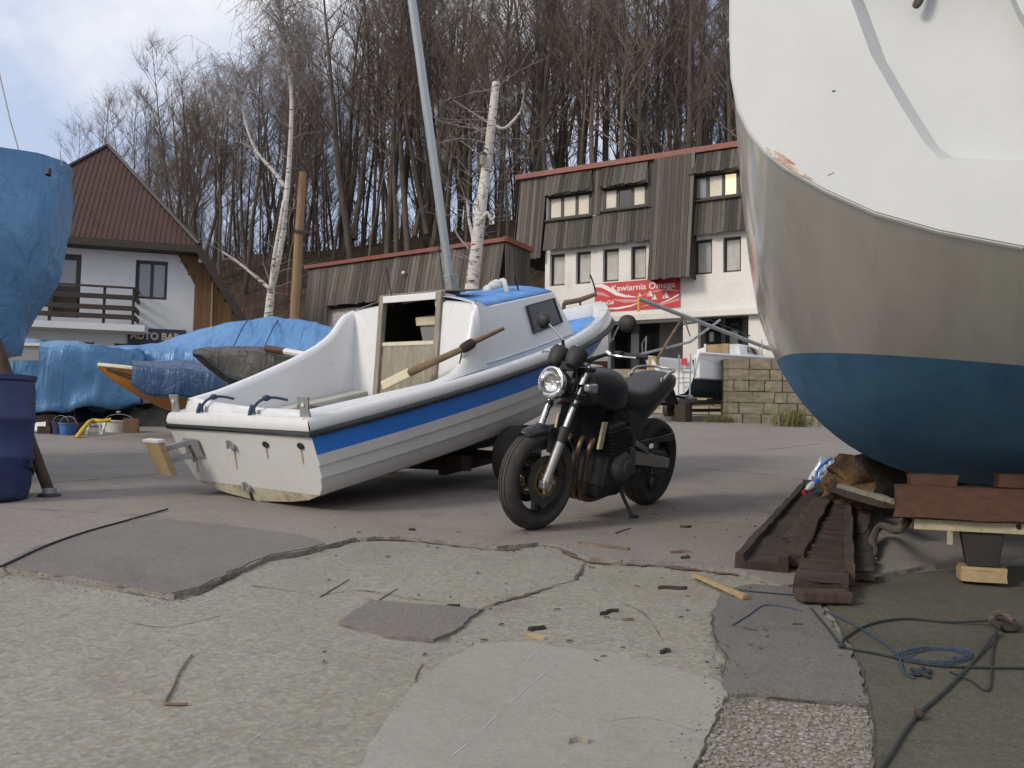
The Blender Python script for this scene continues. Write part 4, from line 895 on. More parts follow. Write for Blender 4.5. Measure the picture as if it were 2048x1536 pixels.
# clutter below the covered boats
tr=thing('trestle','white trestle draped with a bright yellow wrap near the drum','trestle',G(188,872)); g0=G(188,872); 
a=G(152,880)+V((0,0,.02)); b=P(182,842,g0.y+.1); c=P(222,840,g0.y+.2)
MB().tube(catmull([a,a.lerp(b,.5)+V((.01,0,.03)),b,b.lerp(c,.5)+V((0,0,-.01)),c],6),[.03+.012*abs(nz((i,0,0),.9)) for i in range(25)],8).build('yellow_wrap',m_yellow,tr,W=True,sm=True)
for x0,x1 in ((172,178),(203,197),(203,210)): MB().beam(G(x0,872),P(x1,846,g0.y+.12),.03,.03).build('leg',m_whiteplastic,tr,W=True)
MB().beam(P(174,849,g0.y+.12),P(213,848,g0.y+.14),.03,.04).build('rail',m_whiteplastic,tr,W=True)
# dark heaps and lumber below the covered boats
for i,(px,py,sx,sy,sz,mt,lab) in enumerate(((300,852,.9,.5,.34,m_tarpdark,'dark tarpaulin heap under the orange boat'),(60,848,.8,.5,.30,m_tarpdark,'dark tarpaulin heap behind the drum'),(190,848,1.0,.4,.26,m_tarp3,'navy folded tarpaulin heap behind the yellow trestle'))):
    p=G(px,py); rows=[[p+V((math.cos(a)*r*sx,math.sin(a)*r*sy,max(0,sz*(1-r**2.2)*(1+.6*nz((math.cos(a)*r,math.sin(a)*r,i),3)))+.002)) for a in [6.283*k/24 for k in range(24)]] for r in (.02,.2,.4,.6,.8,.92,1)]
    tag(MB().grid(rows,cv=True).build('tarpaulin_heap',mt,sm=True),lab,'tarpaulin')
for i,(px,py,dz,lab) in enumerate(((340,846,.0,'lowest beam of the lumber stack under the covered boats'),(345,845,.13,'middle beam of the lumber stack under the covered boats'),(335,846,.26,'topmost beam of the lumber stack under the covered boats'))):
    p=G(px,py); tag(MB().beam(p+V((-1.0,.1*i,dz+.06)),p+V((1.0,.05*i,dz+.06)),.16,.12).build('lumber_beam',m_timber,bev=.01),lab,'timber')
def bucket(name,label,px,py,r0,r1,h,mat,cat='bucket'):
    p=G(px,py); t=thing(name,label,cat,p); MB().lathe([(0,0.01),(r0,.0),(r1,h),(r1+.012,h),(r1+.012,h-.02),(r1-.006,h-.02),(r0-.008,.02),(0,.02)],20).build('body',mat,t,sm=True)
    MB().tube([(r1*math.cos(a),0,h-.02+.12*math.sin(a)) for a in [math.pi*i/10 for i in range(11)]],.004,5).build('handle',m_galv,t)
bucket('bucket','light blue bucket standing beside the yellow trestle',135,873,.10,.125,.20,m_bluebucket); bucket('bucket','dark navy bucket half hidden behind the light blue bucket',120,871,.10,.12,.20,m_navy)
bucket('basin','white plastic basin under the orange boat bow',237,866,.18,.24,.20,m_whiteplastic,'basin')
p=G(262,868); tag(MB().box(p+V((0,0,.12)),(.22,.2,.24),Matrix.Rotation(.3,3,'Z')).build('cardboard_box',m_card,bev=.004),'brown cardboard box standing beside the white basin','box')
mb=MB(); rg=random.Random(4); p=G(95,862)
rows=[[p+V((math.cos(a)*r*.45,math.sin(a)*r*.3,.16*(1-r*r)+.05*nz((math.cos(a)*r,math.sin(a)*r,0),3)*(r<.95))) for a in [6.283*i/18 for i in range(18)]] for r in (.02,.25,.5,.75,1)]
tag(mb.grid(rows,cv=True).build('sheet_heap',m_whiteplastic,sm=True),'crumpled dirty white sheet lying left of the buckets','sheet')
for a,b,lab in (((50,838),(112,836),'mossy plank propped on the ground behind the drum'),((95,846),(150,838),'green tinged plank under the low covered boat')):
    pa,pb_=P(*a,13.4),P(*b,13.6); o=thing('plank',lab,'plank',pa); MB().beam(pa,pb_,.12,.10).build('board',m_timber,o,W=True)
    for q in (pa,pb_): e=V((q.x,q.y,gz(q.y))); MB().beam(e,q-V((0,0,.05)),.2,.2,(1,0,0)).build('prop_block',m_timber,o,W=True)
m_navyb=mk('dark_navy_antifouling',(.016,.030,.050),(.022,.040,.062),rough=.7,var=.2)
# ---------------------------------------------------------------- small sailing boat on its trailer, right
yaw=R(46); st=P(1345,770,21.6); lift=.62; L=6.0
loc,rot=boat_frame(st.x,st.y,yaw,lift,R(1)); sb=thing('small_sailing_boat','small white sailing boat with lowered mast beside the stone wall','boat',loc,rot)
rows=hull_rows(L,2.0,1.0,tB=.78,rk=.05,sh=.2,stem=.6); nv=8
MB().grid([r[:nv-2] for r in rows]).grid([r[nv+3:] for r in rows]).grid([r[0:1]+r[nv*2:nv*2+1] for r in rows[:1]]) if 0 else None
up_=MB(); up_.grid([r[:4] for r in rows]); up_.grid([r[-4:] for r in rows]); up_.build('topside',m_white,sb,sm=True)
lo_=MB(); lo_.grid([r[3:-3] for r in rows]); lo_.build('hull_bottom',m_navyb,sb,sm=True)
MB().poly([rows[0][i] for i in (3,4,5,6,7,8,9,10,11,12,13)]+[V((-.06,.55,.95)),V((-.06,.3,.62)),V((-.06,-.3,.62)),V((-.06,-.55,.95))],(.03,0,0)).build('transom',m_white,sb)
MB().tube([r[0]+V((0,0,.02)) for r in rows]+[r[-1]+V((0,0,.02)) for r in rows][::-1],.035,6).build('gunwale',m_white,sb,sm=True)
dk=[[lerp(r[0],r[-1],k/6)+V((0,0,.03+.05*math.sin(math.pi*k/6))) for k in range(7)] for r in rows[8:]]; MB().grid(dk).build('deck',m_white,sb,sm=True)
MB().grid([[lerp(r[0],r[-1],k/4)*1+V((0,0,-.55)) for k in (.6,1.2,2,2.8,3.4)] for r in rows[:9]]).build('cockpit_floor',m_white,sb)
for sg in (-1,1): MB().hexa([V((0,sg*.60,.40)),V((2.1,sg*.75,.40)),V((2.1,sg*.9,.42)),V((0,sg*.76,.42)),V((0,sg*.60,.98)),V((2.1,sg*.75,1.06)),V((2.1,sg*.9,1.06)),V((0,sg*.76,.98))]).build('cockpit_side',m_white,sb,bev=.03)
cab=[(2.1,1.38),(2.6,1.45),(3.4,1.38),(4.2,1.16)]
rr=[[V((x,w*k,zt-(.06 if abs(k)==1 else 0)-.0*abs(k))) if abs(k)<=1 else V((x,w*1.12*(1 if k>0 else -1),1.0)) for k in (-2,-1,-.5,0,.5,1,2)] for (x,zt),w in zip(cab,(.62,.6,.52,.36))]
cb=MB(); cb.grid(rr); cb.poly(rr[0]); cb.poly(rr[-1]); cb.build('cabin',m_white,sb,sm=True)
MB().hexa([V((2.04,-.34,.55)),V((2.09,-.34,.55)),V((2.09,.30,.55)),V((2.04,.30,.55)),V((2.06,-.34,1.42)),V((2.09,-.34,1.42)),V((2.09,.30,1.42)),V((2.06,.30,1.42))]).build('washboard',m_palewood,sb)
MB().hexa([V((2.02,.30,.55)),V((2.05,.30,.55)),V((2.05,.36,.55)),V((2.02,.36,.55)),V((2.02,.30,1.44)),V((2.05,.30,1.44)),V((2.05,.36,1.44)),V((2.02,.36,1.44))]).build('washboard_slide',m_whiteplastic,sb)
for sg in (-1,1): MB().poly([V((2.5,sg*.66,1.20)),V((3.2,sg*.60,1.18)),V((3.1,sg*.57,1.30)),V((2.55,sg*.62,1.36))],(0,sg*.02,0)).build('window',m_glass,sb)
MB().hexa([V((-.05,.45,.55)),V((.1,.45,.55)),V((.1,.68,.55)),V((-.05,.68,.55)),V((-.05,.45,1.0)),V((.1,.45,1.0)),V((.1,.68,1.0)),V((-.05,.68,1.0))]).build('wooden_locker',m_palewood,sb)
la=MB()
for sg in (-.62,-.30): la.tube([(-.16,sg,1.0),(-.18,sg,.35),(-.2,sg,-.08)],.02,6)
for zz_ in (.66,.32,0.0): la.tube([(-.18,-.62,zz_),(-.18,-.30,zz_)],.018,6)
la.build('boarding_ladder',m_galv,sb,sm=True); MB().box((-.19,-.46,.82),(.012,.16,.16)).build('red_sticker',m_red,sb)
MB().tube([(.1,.95,1.0),(0,.9,1.35),(-.1,.7,1.5),(-.1,.72,1.05)],.016,6).build('stern_rail',m_galv,sb,sm=True)
pp=MB()
for sg in (-1,1): pp.tube([(L-.9,sg*.45,1.15),(L-.85,sg*.45,1.6),(L-.1,sg*.12,1.66),(L-.05,sg*.10,1.2)],.016,6)
pp.build('bow_rail',m_galv,sb,sm=True); MB().tube([(3.0,-.78,1.1),(3.0,-.78,1.55)],.014,5).build('stanchion',m_galv,sb)
reg=bpy.data.objects
F4=Facade(wm(sb)@V((.4,-.95,0)),wm(sb)@V((1.5,-1.02,0))); 
place_text('registration_lettering','FK 00',.11,sb,F4,.15,(wm(sb)@V((.5,-1,.80))).z,.04,m_darkframe)
me_=P(1277,597,21.0); mf=P(1545,700,23.6)
MB().tube([me_,me_.lerp(mf,.5),mf],[.055,.055,.05],8).build('lowered_mast',m_galv,sb,W=True,sm=True)
MB().tube([me_+V((0,0,-.32)),me_+V((0,0,.06))],.025,6).build('mast_end_fitting',m_yellow,sb,W=True)
md=me_.lerp(mf,.31)
for x,y,dd in ((1316,716,21.3),(1330,690,21.9)): MB().beam(P(x,y,dd),md,.045,.045).build('mast_crutch',m_wood,sb,W=True)
MB().tube([P(1268,712,21.3),P(1380,684,22.4),P(1440,640,23)],.035,6).build('boom',m_galv,sb,W=True,sm=True)
MB().tube([md,P(1380,672,22.8)],.02,5).build('stay_tube',m_galv,sb,W=True); MB().tube([P(1360,650,22.2),P(1420,640,22.8),P(1470,660,23.4),P(1500,672,23.8)],.018,5).build('shroud_bundle',m_ropek,sb,W=True)
ta=thing('boat_trailer','rusty low trailer under the small sailing boat','trailer',(st.x,st.y,gz(st.y)),(0,0,yaw))
gs=SL*math.sin(yaw)
for sg in (-1,1):
    MB().beam((-.1,sg*.45,.46),(4.6,sg*.35,.46+4.6*gs),.08,.12).build('frame_rail',m_rust,ta)
    Mx=Matrix.Translation((1.2,sg*.85,.29+1.2*gs))@Matrix.Rotation(math.pi/2,4,'X'); MB().lathe([(.10,-.08),(.20,-.09),(.28,-.07),(.29,0),(.28,.07),(.20,.09),(.10,.08)],20,Mx).build('tyre',m_tyre,ta,sm=True); MB().lathe([(0,-.03),(.17,-.06),(.19,.06),(0,.05)],16,Mx).build('rim',m_rust,ta,sm=True)
MB().beam((1.2,-.85,.32),(1.2,.85,.32),.08,.08).build('axle',m_rust,ta)
for x_ in (.1,2.6): MB().beam((x_,-.6,.52+x_*gs),(x_,.6,.52+x_*gs),.12,.10).build('cross_bunk',m_timber,ta)
jb=G(1390,815); MB().beam((-.05,-.35,0),(-.05,-.35,.46),.3,.3,(1,0,0)).build('support_block',m_rust,ta)
# ---------------------------------------------------------------- white cabin boat, stern on the ground, bow up on its trailer
BO=V((-1.857,6.584,gz(6.584))); BR=Matrix.Rotation(.885,3,'Z')@Matrix.Rotation(-.218,3,'Y')@Matrix.Rotation(.026,3,'X')
wb=thing('cabin_sailing_boat','white cabin boat with blue stripe and deck, stern resting on the asphalt','boat',BO+V((0,0,.024)),BR.to_euler())
BM=wm(wb)
def wl(px,py,ax,val):
    """photo pixel -> boat-local point on the plane local[ax]=val"""
    mi=BM.inverted(); d=mi.to_3x3()@ray(px,py); c=mi@CAM; t=(val-c[ax])/d[ax]; return c+d*t
L,BS,HT=4.8,.874,.563; XR=-HT*math.tan(.224)
def bf(s): return (1+.06*math.sin(s/.4*math.pi/2)) if s<.4 else 1.06*max(0,1-((s-.4)/.6)**2.4)**.75
def rail(s,sg,do=0,dz=0):
    b=BS*bf(s); return V((XR+(L-XR)*s+(do if s>.97 else 0),sg*(max(0,b+do)),HT+.058*s+.249*s*s+dz))
TAB=[(0,0),(.02,.18),(.055,.45),(.115,.70),(.20,.86),(.30,.915),(.435,.945),(.435,.962),(.52,.967),(.60,.972),(.60,.988),(.67,.99),(.735,.992)]
STR=[(.735,.992),(.86,.996),(.93,.999),(1,1.0)]
NS=44
def hpt(s,v,yf,sg):
    r=rail(s,sg); zk=0 if s<.42 else (r.z*.96)*((s-.42)/.58)**2.6
    w=s**2.2; f=lerp(yf,v**.85,min(1,w*1.0)); 
    if s<.03: pass
    z=lerp(zk,r.z,v); x=r.x+(0-XR)*(1-v)*(1-s)-.30*s**6*(1-v)
    return V((x,r.y*f,z))
def hgrid(tab,sg): return [[hpt(i/NS,v,yf,sg) for v,yf in tab] for i in range(NS+1)]
mb=MB(); mb2=MB(); mb3=MB()
for sg in (-1,1):
    mb.grid(hgrid(TAB[4:],sg)); mb2.grid(hgrid(TAB[:5],sg)); mb3.grid(hgrid(STR,sg))
mb.build('hull_side',m_whull,wb,sm=True,ang=30); mb2.build('hull_bottom',m_hullbot,wb,sm=True); mb3.build('blue_stripe',m_blue,wb,sm=True)
for k,lab in ((0,1),(1,1)): pass
tp=[hpt(0,v,yf,-1) for v,yf in (TAB+STR[1:])][::-1]+[hpt(0,v,yf,1) for v,yf in (TAB+STR[1:])][1:]
lowt=[p for p in tp if p.z<=.075]; MB().poly([p for p in tp if p.z>.058],(.012,0,.001)).build('transom',m_whull,wb); MB().poly([p+V((-.001,0,0)) for p in tp if p.z<=.116],(.012,0,0)).build('transom_foot',m_hullbot,wb)
# rub rail round hull and across the transom
rr=[rail(i/NS,-1,.012) for i in range(NS+1)]; rl=[rail(i/NS,1,.012) for i in range(NS+1)]
MB().tube(rr+rl[::-1][1:],.024,8,closed=True).build('rub_rail',m_rubber,wb,sm=True)
# deck edge moulding
def mold(s,sg,k):
    h=interp(s,[(0,.105),(.35,.095),(.6,.11),(.85,.155),(1,.175)]); w_=interp(s,[(0,.05),(.6,.05),(1,.10)])
    tab=[(-.004,.020),(.004,.045),(-.008,h*.75),(-.022,h),(-w_,h+.004),(-w_-.02,h-.02),(-w_-.035,.035)]
    o,z=tab[k]; r=rail(s,sg); b=max(0,BS*bf(s)+o); x=r.x+(o if s>.55 else 0)*(s-.55)/.45 if s>.55 else r.x
    return V((x+(0 if s>0 else 0),sg*b,r.z+z))
for nm,ks,mt in (('deck_moulding',range(7),m_white),):
    mb=MB()
    for sg in (-1,1): mb.grid([[mold(i/NS,sg,k) for k in ks] for i in range(NS+1)])
    # stern part
    a=[mold(0,-1,k) for k in range(5)]; b=[mold(0,1,k) for k in range(5)]; off=[-.008,-.014,-.006,.006,.05]
    rows=[[lerp(p,q,j/12)+V((o,0,0)) for j in range(13)] for (p,q,o) in zip(a,b,off)]; mb.grid(rows)
    o_=mb.build(nm,mt,wb,sm=True,ang=60)
SF=.74   # cabin front as fraction
# side decks and foredeck (blue)
def deckrow(s,z=.03,inn=.08,n=9):
    a,b=rail(s,-1),rail(s,1); w_=max(.0,BS*bf(s)-inn); return [V((a.x,lerp(-w_,w_,k/(n-1)),a.z+z+.02*math.sin(math.pi*k/(n-1)))) for k in range(n)]
MB().grid([deckrow(lerp(.685,.965,i/20)) for i in range(21)]).build('foredeck',m_deckblue,wb,sm=True)
for sg in (-1,1):
    MB().grid([[V((rail(lerp(.37,.685,i/14),1).x,sg*lerp(BS*bf(lerp(.37,.685,i/14))-.08,.60,j/4),rail(lerp(.37,.685,i/14),1).z+.031)) for j in range(5)] for i in range(15)]).build('side_deck_paint',m_deckblue,wb,sm=True)
# white rim line on the foredeck in front of the cabin
q=[V((3.34,-.60,rail(.72,1).z+.045)),V((3.62,-.56,rail(.77,1).z+.048)),V((3.95,-.52,rail(.84,1).z+.048))]
MB().tube(q,.014,6).build('deck_bead',m_white,wb)
# cockpit: coamings, sole, bulkhead, cabin
zS=[(-.05,.70),(0.9,.70),(1.2,.70),(1.45,.74),(1.58,.80),(1.66,.90),(1.74,1.08),(1.80,1.21),(1.84,1.245)]
zP=[(-.05,.765),(.25,.79),(.6,.85),(1.0,.93),(1.3,1.005),(1.48,1.075),(1.58,1.15),(1.68,1.235),(1.84,1.27)]
def coam(tab,sg):
    rows=[]
    for i in range(29):
        x=lerp(-.035,1.84,(i/28)); zt=interp(x,tab); s=(x-XR)/(L-XR); zb=rail(s,1).z+.085; w_=interp(x,[(-.04,.70),(1.2,.735),(1.84,.70)] if sg<0 else [(-.04,.70),(1.0,.745),(1.5,.80),(1.84,.835)])
        rows.append([V((x,sg*(w_+.055),zb)),V((x,sg*(w_+.035),lerp(zb,zt,.6))),V((x,sg*(w_+.02),zt-.02)),V((x,sg*(w_-.0),zt)),V((x,sg*(w_-.035),zt-.012)),V((x,sg*(w_-.055),zt-.06)),V((x,sg*(w_-.09),.30))])
    return rows
mb=MB()
for tb,sg in ((zS,-1),(zP,1)): mb.grid(coam(tb,sg))
rows=[]                       # stern coaming
cs=coam(zS,-1)[0]; cp=coam(zP,1)[0]
for k,o in enumerate((-.02,.0,.01,.03,.07,.09,.10)): rows.append([lerp(cs[k],cp[k],j/14)+V((o,0,-.02*math.sin(math.pi*j/14) if k in(2,3,4) else 0)) for j in range(15)])
mb.grid(rows); mb.build('cockpit_coaming',m_white,wb,sm=True,ang=70)
m_sole=mk('cockpit_sole',(.42,.42,.40),(.34,.34,.32),rough=.7,var=.12,sc=6)
mb=MB()
for sg in (-1,1): mb.hexa([V((0,sg*.40,.31)),V((1.55,sg*.42,.31)),V((1.55,sg*.70,.31)),V((0,sg*.66,.31)),V((0,sg*.40,.56)),V((1.55,sg*.42,.56)),V((1.6,sg*.70,.56)),V((0,sg*.66,.56))])
mb.build('cockpit_bench',m_sole,wb,bev=.02)
MB().grid([[(0.02,-.66,.32),(0.02,.66,.32)],[(1.66,-.70,.32),(1.66,.70,.32)]]).build('cockpit_floor',m_sole,wb)
for sg in (-1,1): MB().grid([[mold(i/NS,sg,6),V((mold(i/NS,sg,6).x,sg*.74,rail(i/NS,1).z+.085))] for i in range(1,17)]).build('side_deck',m_white,wb,sm=True)
# bulkhead plane raked: x = 1.62 at z=.5 -> 1.82 at z=1.27
def bx(z): return lerp(1.60,1.83,(z-.4)/(1.28-.4))
def topz(y): return 1.25+.155*max(0,1-(abs(y-.05)/.42)**3) if abs(y-.05)<.42 else 1.25+.02*(1-abs(y)/.72)
D0,D1=-.285,.385
for ya,yb in ((-.715,D0),(D1,.845)):
    mb=MB(); rows=[]
    for j in range(9):
        y=lerp(ya,yb,j/8); t_=lerp(1.262,1.30,j/8) if ya<0 else lerp(1.30,1.275,j/8)
        if y<-.66: t_-=.05*((abs(y)-.66)/.055)**2
        if y>.79: t_-=.05*((y-.79)/.055)**2
        rows.append([V((bx(z_),y,z_)) for z_ in (.32,.6,.9,1.1,t_-.02)]+[V((bx(t_)+.03,y,t_))])
    mb.grid(rows); mb.build('cabin_bulkhead',m_white,wb,sm=True)
# cabin sides and front
def cside(x,v,sg):
    x0=lerp(bx(.66),bx(1.26),v); s=(x-1.62)/(3.30-1.62); x1=lerp(3.36,3.15,v); xx=lerp(x0,x1,s)
    zb=rail((xx-XR)/(L-XR),1).z+.05; zt=interp(s,[(0,1.262),(.1,1.262),(.14,1.225),(.18,1.205),(.6,1.225),(1,1.245)]); w_=lerp(.735 if sg<0 else .875,.60,s*.9)*lerp(1,.90,v**1.3)
    if sg<0: pass
    return V((xx,sg*w_,lerp(zb,zt,v)))
mb=MB()
for sg in (-1,1): mb.grid([[cside(lerp(1.62,3.30,i/24),v,sg) for v in (0,.12,.13,.5,.9,.97,1)] for i in range(25)])
fr=[[lerp(cside(3.30,v,-1),cside(3.30,v,1),j/10)+V((.10*math.sin(math.pi*j/10),0,0)) for j in range(11)] for v in (0,.3,.6,.9,1)]; mb.grid(fr)
mb.build('cabin_side',m_white,wb,sm=True,ang=50)
for sg in (-1,1): MB().tube([cside(lerp(1.75,3.28,i/14),.125,sg)+V((0,sg*.006,0)) for i in range(15)],.008,6).build('cabin_bead',m_white,wb,sm=True)
def roofrow(i,n=13,grow=0):
    s=i/16; a=cside(lerp(1.62,3.30,s),1,-1); b=cside(lerp(1.62,3.30,s),1,1); cz=interp(s,[(0,.10),(.2,.10),(1,.085)])
    return [lerp(a,b,j/(n-1))+V((0,0,cz*(1-abs(2*j/(n-1)-1)**2.2)+grow)) for j in range(n)]
MB().grid([roofrow(i) for i in range(17)]).build('cabin_roof',m_white,wb,sm=True)
MB().grid([[p if 0 else lerp(r[0],r[-1],.5)+(p-lerp(r[0],r[-1],.5))*.965+V((0,0,.012)) for p in r] for r in [roofrow(i) for i in range(2,17)]]).build('roof_covering',m_deckblue,wb,sm=True,solid=.008)
mb=MB(); mb.hexa([V((bx(1.3),D0-.02,1.24)),V((2.05,D0-.02,1.24)),V((2.05,D0+.05,1.24)),V((bx(1.3),D0+.05,1.24)),V((bx(1.36),D0-.02,1.38)),V((2.05,D0-.02,1.33)),V((2.05,D0+.05,1.33)),V((bx(1.36),D0+.05,1.38))]); mb.build('hatch_runner',m_white,wb,bev=.01)
# companionway posts, cross piece, drop board, dark interior
for y0,y1 in ((D0-.055,D0+.005),(D1-.005,D1+.055)):
    o=.012; MB().hexa([V((bx(.36)-.03,y0,.34)),V((bx(.36)+.03,y0,.34)),V((bx(.36)+.03,y1,.34)),V((bx(.36)-.03,y1,.34)),V((bx(1.39)-.03,y0,1.385)),V((bx(1.39)+.03,y0,1.385)),V((bx(1.39)+.03,y1,1.385)),V((bx(1.39)-.03,y1,1.385))]).build('door_post',m_greywood,wb,bev=.01)
MB().hexa([V((bx(1.32)-.035,D0+.005,1.315)),V((bx(1.32)+.02,D0+.005,1.315)),V((bx(1.32)+.02,D1-.005,1.315)),V((bx(1.32)-.035,D1-.005,1.315)),V((bx(1.37)-.035,D0+.005,1.375)),V((bx(1.37)+.02,D0+.005,1.375)),V((bx(1.37)+.02,D1-.005,1.375)),V((bx(1.37)-.035,D1-.005,1.375))]).build('hatch_beam',m_white,wb,bev=.005)
MB().hexa([V((bx(1.37)+.03,D0-.05,1.377)),V((2.35,D0-.05,1.345)),V((2.35,D1+.05,1.345)),V((bx(1.37)+.03,D1+.05,1.377)),V((bx(1.37)+.03,D0-.05,1.390)),V((2.35,D0-.05,1.358)),V((2.35,D1+.05,1.358)),V((bx(1.37)+.03,D1+.05,1.390))]).build('sliding_hatch',m_greywood,wb)
db=MB().hexa([V((bx(.36)+.005,D0+.005,.34)),V((bx(.36)+.03,D0+.005,.34)),V((bx(.36)+.03,D1-.005,.34)),V((bx(.36)+.005,D1-.005,.34)),V((bx(.95)+.005,D0+.005,.945)),V((bx(.95)+.03,D0+.005,.945)),V((bx(.95)+.03,D1-.005,.945)),V((bx(.95)+.005,D1-.005,.945))]).build('drop_board',m_greywood,wb)
MB().hexa([V((bx(.95)-.004,D0+.005,.935)),V((bx(.95)+.034,D0+.005,.935)),V((bx(.95)+.034,D1-.005,.935)),V((bx(.95)-.004,D1-.005,.935)),V((bx(.97)-.004,D0+.005,.965)),V((bx(.97)+.034,D0+.005,.965)),V((bx(.97)+.034,D1-.005,.965)),V((bx(.97)-.004,D1-.005,.965))]).build('board_capping',m_creamwood,wb)
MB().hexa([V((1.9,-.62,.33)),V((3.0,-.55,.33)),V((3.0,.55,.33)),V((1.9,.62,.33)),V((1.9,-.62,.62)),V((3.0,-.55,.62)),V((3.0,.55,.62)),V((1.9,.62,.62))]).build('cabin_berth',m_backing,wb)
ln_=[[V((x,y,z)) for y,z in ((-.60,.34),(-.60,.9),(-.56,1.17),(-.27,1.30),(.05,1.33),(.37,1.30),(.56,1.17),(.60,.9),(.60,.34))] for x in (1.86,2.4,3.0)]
MB().grid(ln_).poly(ln_[-1]).build('cabin_shade_box',m_backing,wb)  # dark box added to paint the cabin interior as unlit
cbx=thing('cool_box','white lidded box standing inside the dark cabin doorway','box',BM@V((2.15,-.05,.62)),BR.to_euler())
MB().hexa([V((-.13,-.26,0)),V((.13,-.26,0)),V((.13,.16,0)),V((-.13,.16,0)),V((-.15,-.30,.46)),V((.15,-.30,.46)),V((.15,.19,.46)),V((-.15,.19,.46))]).build('body',m_greyrender,cbx,bev=.01); MB().box((0,-.055,.50),(.34,.54,.08)).build('lid',m_creamwood,cbx,bev=.01); MB().box((-.172,-.18,.50),(.004,.12,.03)).build('print_band',m_darkframe,cbx)
# cabin windows
for sg in (-1,1):
    def cs2(s,v): return cside(lerp(1.62,3.30,s),v,sg)+V((0,sg*.006,0))
    q=[cs2(.625,.42),cs2(.93,.42),cs2(.945,.93),cs2(.60,.90)] if 0 else [cs2(.585,.36),cs2(.925,.40),cs2(.955,.90),cs2(.590,.88)]
    c=sum(q,V())/4; n_=(q[1]-q[0]).cross(q[3]-q[0]).normalized(); n_=n_ if n_.y*sg>0 else -n_
    fo=[p+n_*.004 for p in q]; fi=[c+(p-c)*.90+n_*.004 for p in q]
    w_=MB().add(fo+fi+[p+n_*.012 for p in fo]+[p+n_*.012 for p in fi],[(i,(i+1)%4,(i+1)%4+8,i+8) for i in range(4)]+[(i+8,(i+1)%4+8,(i+1)%4+12,i+12) for i in range(4)]+[(i+12,(i+1)%4+12,(i+1)%4+4,i+4) for i in range(4)]).build('window',m_rubber,wb)
    MB().poly([p+n_*.003 for p in fi],n_*.003).build('pane',m_cabglass,w_)
# roof gear: handrails, cleats, mast with tabernacle
def rz(x,y): return 1.318-abs(y)*.12
for sg,x0,x1 in ((1,2.05,3.05),(-1,2.2,2.9)):
    y=sg*.50; 
    if sg>0: MB().beam((x0,y,rz(x0,y)+.075),(x1,y,rz(x1,y)+.085),.05,.022).build('handrail',m_white,wb,bev=.004); [MB().box((x,y,rz(x,y)+.03),(.05,.04,.08)).build('handrail_foot',m_white,wb) for x in (x0+.1,(x0+x1)/2,x1-.05)]
for x,y,n_ in ((1.98,-.56,1),(1.90,.60,1),(2.75,-.22,0)): MB().hexa([V((x-.04,y-.03,rz(x,y)-.06)),V((x+.04,y-.03,rz(x,y)-.06)),V((x+.04,y+.03,rz(x,y)-.06)),V((x-.04,y+.03,rz(x,y)-.06)),V((x-.025,y-.025,rz(x,y)+.02)),V((x+.025,y-.025,rz(x,y)+.02)),V((x+.025,y+.025,rz(x,y)+.02)),V((x-.025,y+.025,rz(x,y)+.02))]).build('deck_cleat',m_blackplastic,wb,bev=.008)
mbase=wl(905,600,1,-.10); mbase.z-=.02; mtop=wl(820,-30,0,mbase.x-.10); dv=(mtop-mbase)
MB().tube([mbase+dv*0,mbase+dv*.5,mbase+dv*1.25],[.040,.040,.036],12).build('mast',m_mast,wb,sm=True)
MB().box(mbase+V((0,.0,.10)),(.11,.10,.30)).build('mast_step',m_galv,wb,bev=.006); MB().box(mbase+V((0,0,-.04)),(.2,.18,.03)).build('mast_plate',m_galv,wb)
MB().tube([mbase+V((-.07,.03,.02)),mbase+dv*.14+V((-.055,.03,0)),mbase+dv*.6+V((-.05,.03,0))],.006,5).build('halyard',m_ropek,wb)
MB().tube([mbase+V((0,.05,.25)),mbase+V((.0,.09,.45))],.016,6).build('cleat_horn',m_galv,wb)
# horn/vent tubes on the roof
hv=V(wl(985,582,1,-.05)); MB().tube(catmull([hv+V((-.12,-.28,-.06)),hv+V((-.12,-.26,.06)),hv+V((-.06,-.2,.09)),hv+V((.0,-.12,.09))],5),.024,8).build('vent_pipe',m_white,wb,sm=True)
fd=thing('fender','white cylindrical fender lying on the blue cabin roof','fender',BM@hv,BR.to_euler()); MB().tube([(-.14,-.04,.02),(-.13,-.04,.02),(.08,.04,.035),(.085,.04,.035)],[.02,.042,.042,.02],10).build('tube',m_whiteplastic,fd,sm=True); MB().tube([(.06,.035,.04),(.15,.065,.05),(.155,.066,.05)],[.058,.058,.03],12).build('head',m_whiteplastic,fd,sm=True)
MB().tube([hv+V((.02,-.32,-.08)),hv+V((-.02,-.30,.12))],.008,5).build('aerial',m_blackplastic,wb); MB().tube([V((1.86,.30,1.28)),V((1.83,.30,1.62))],.006,5).build('aerial',m_blackplastic,wb)
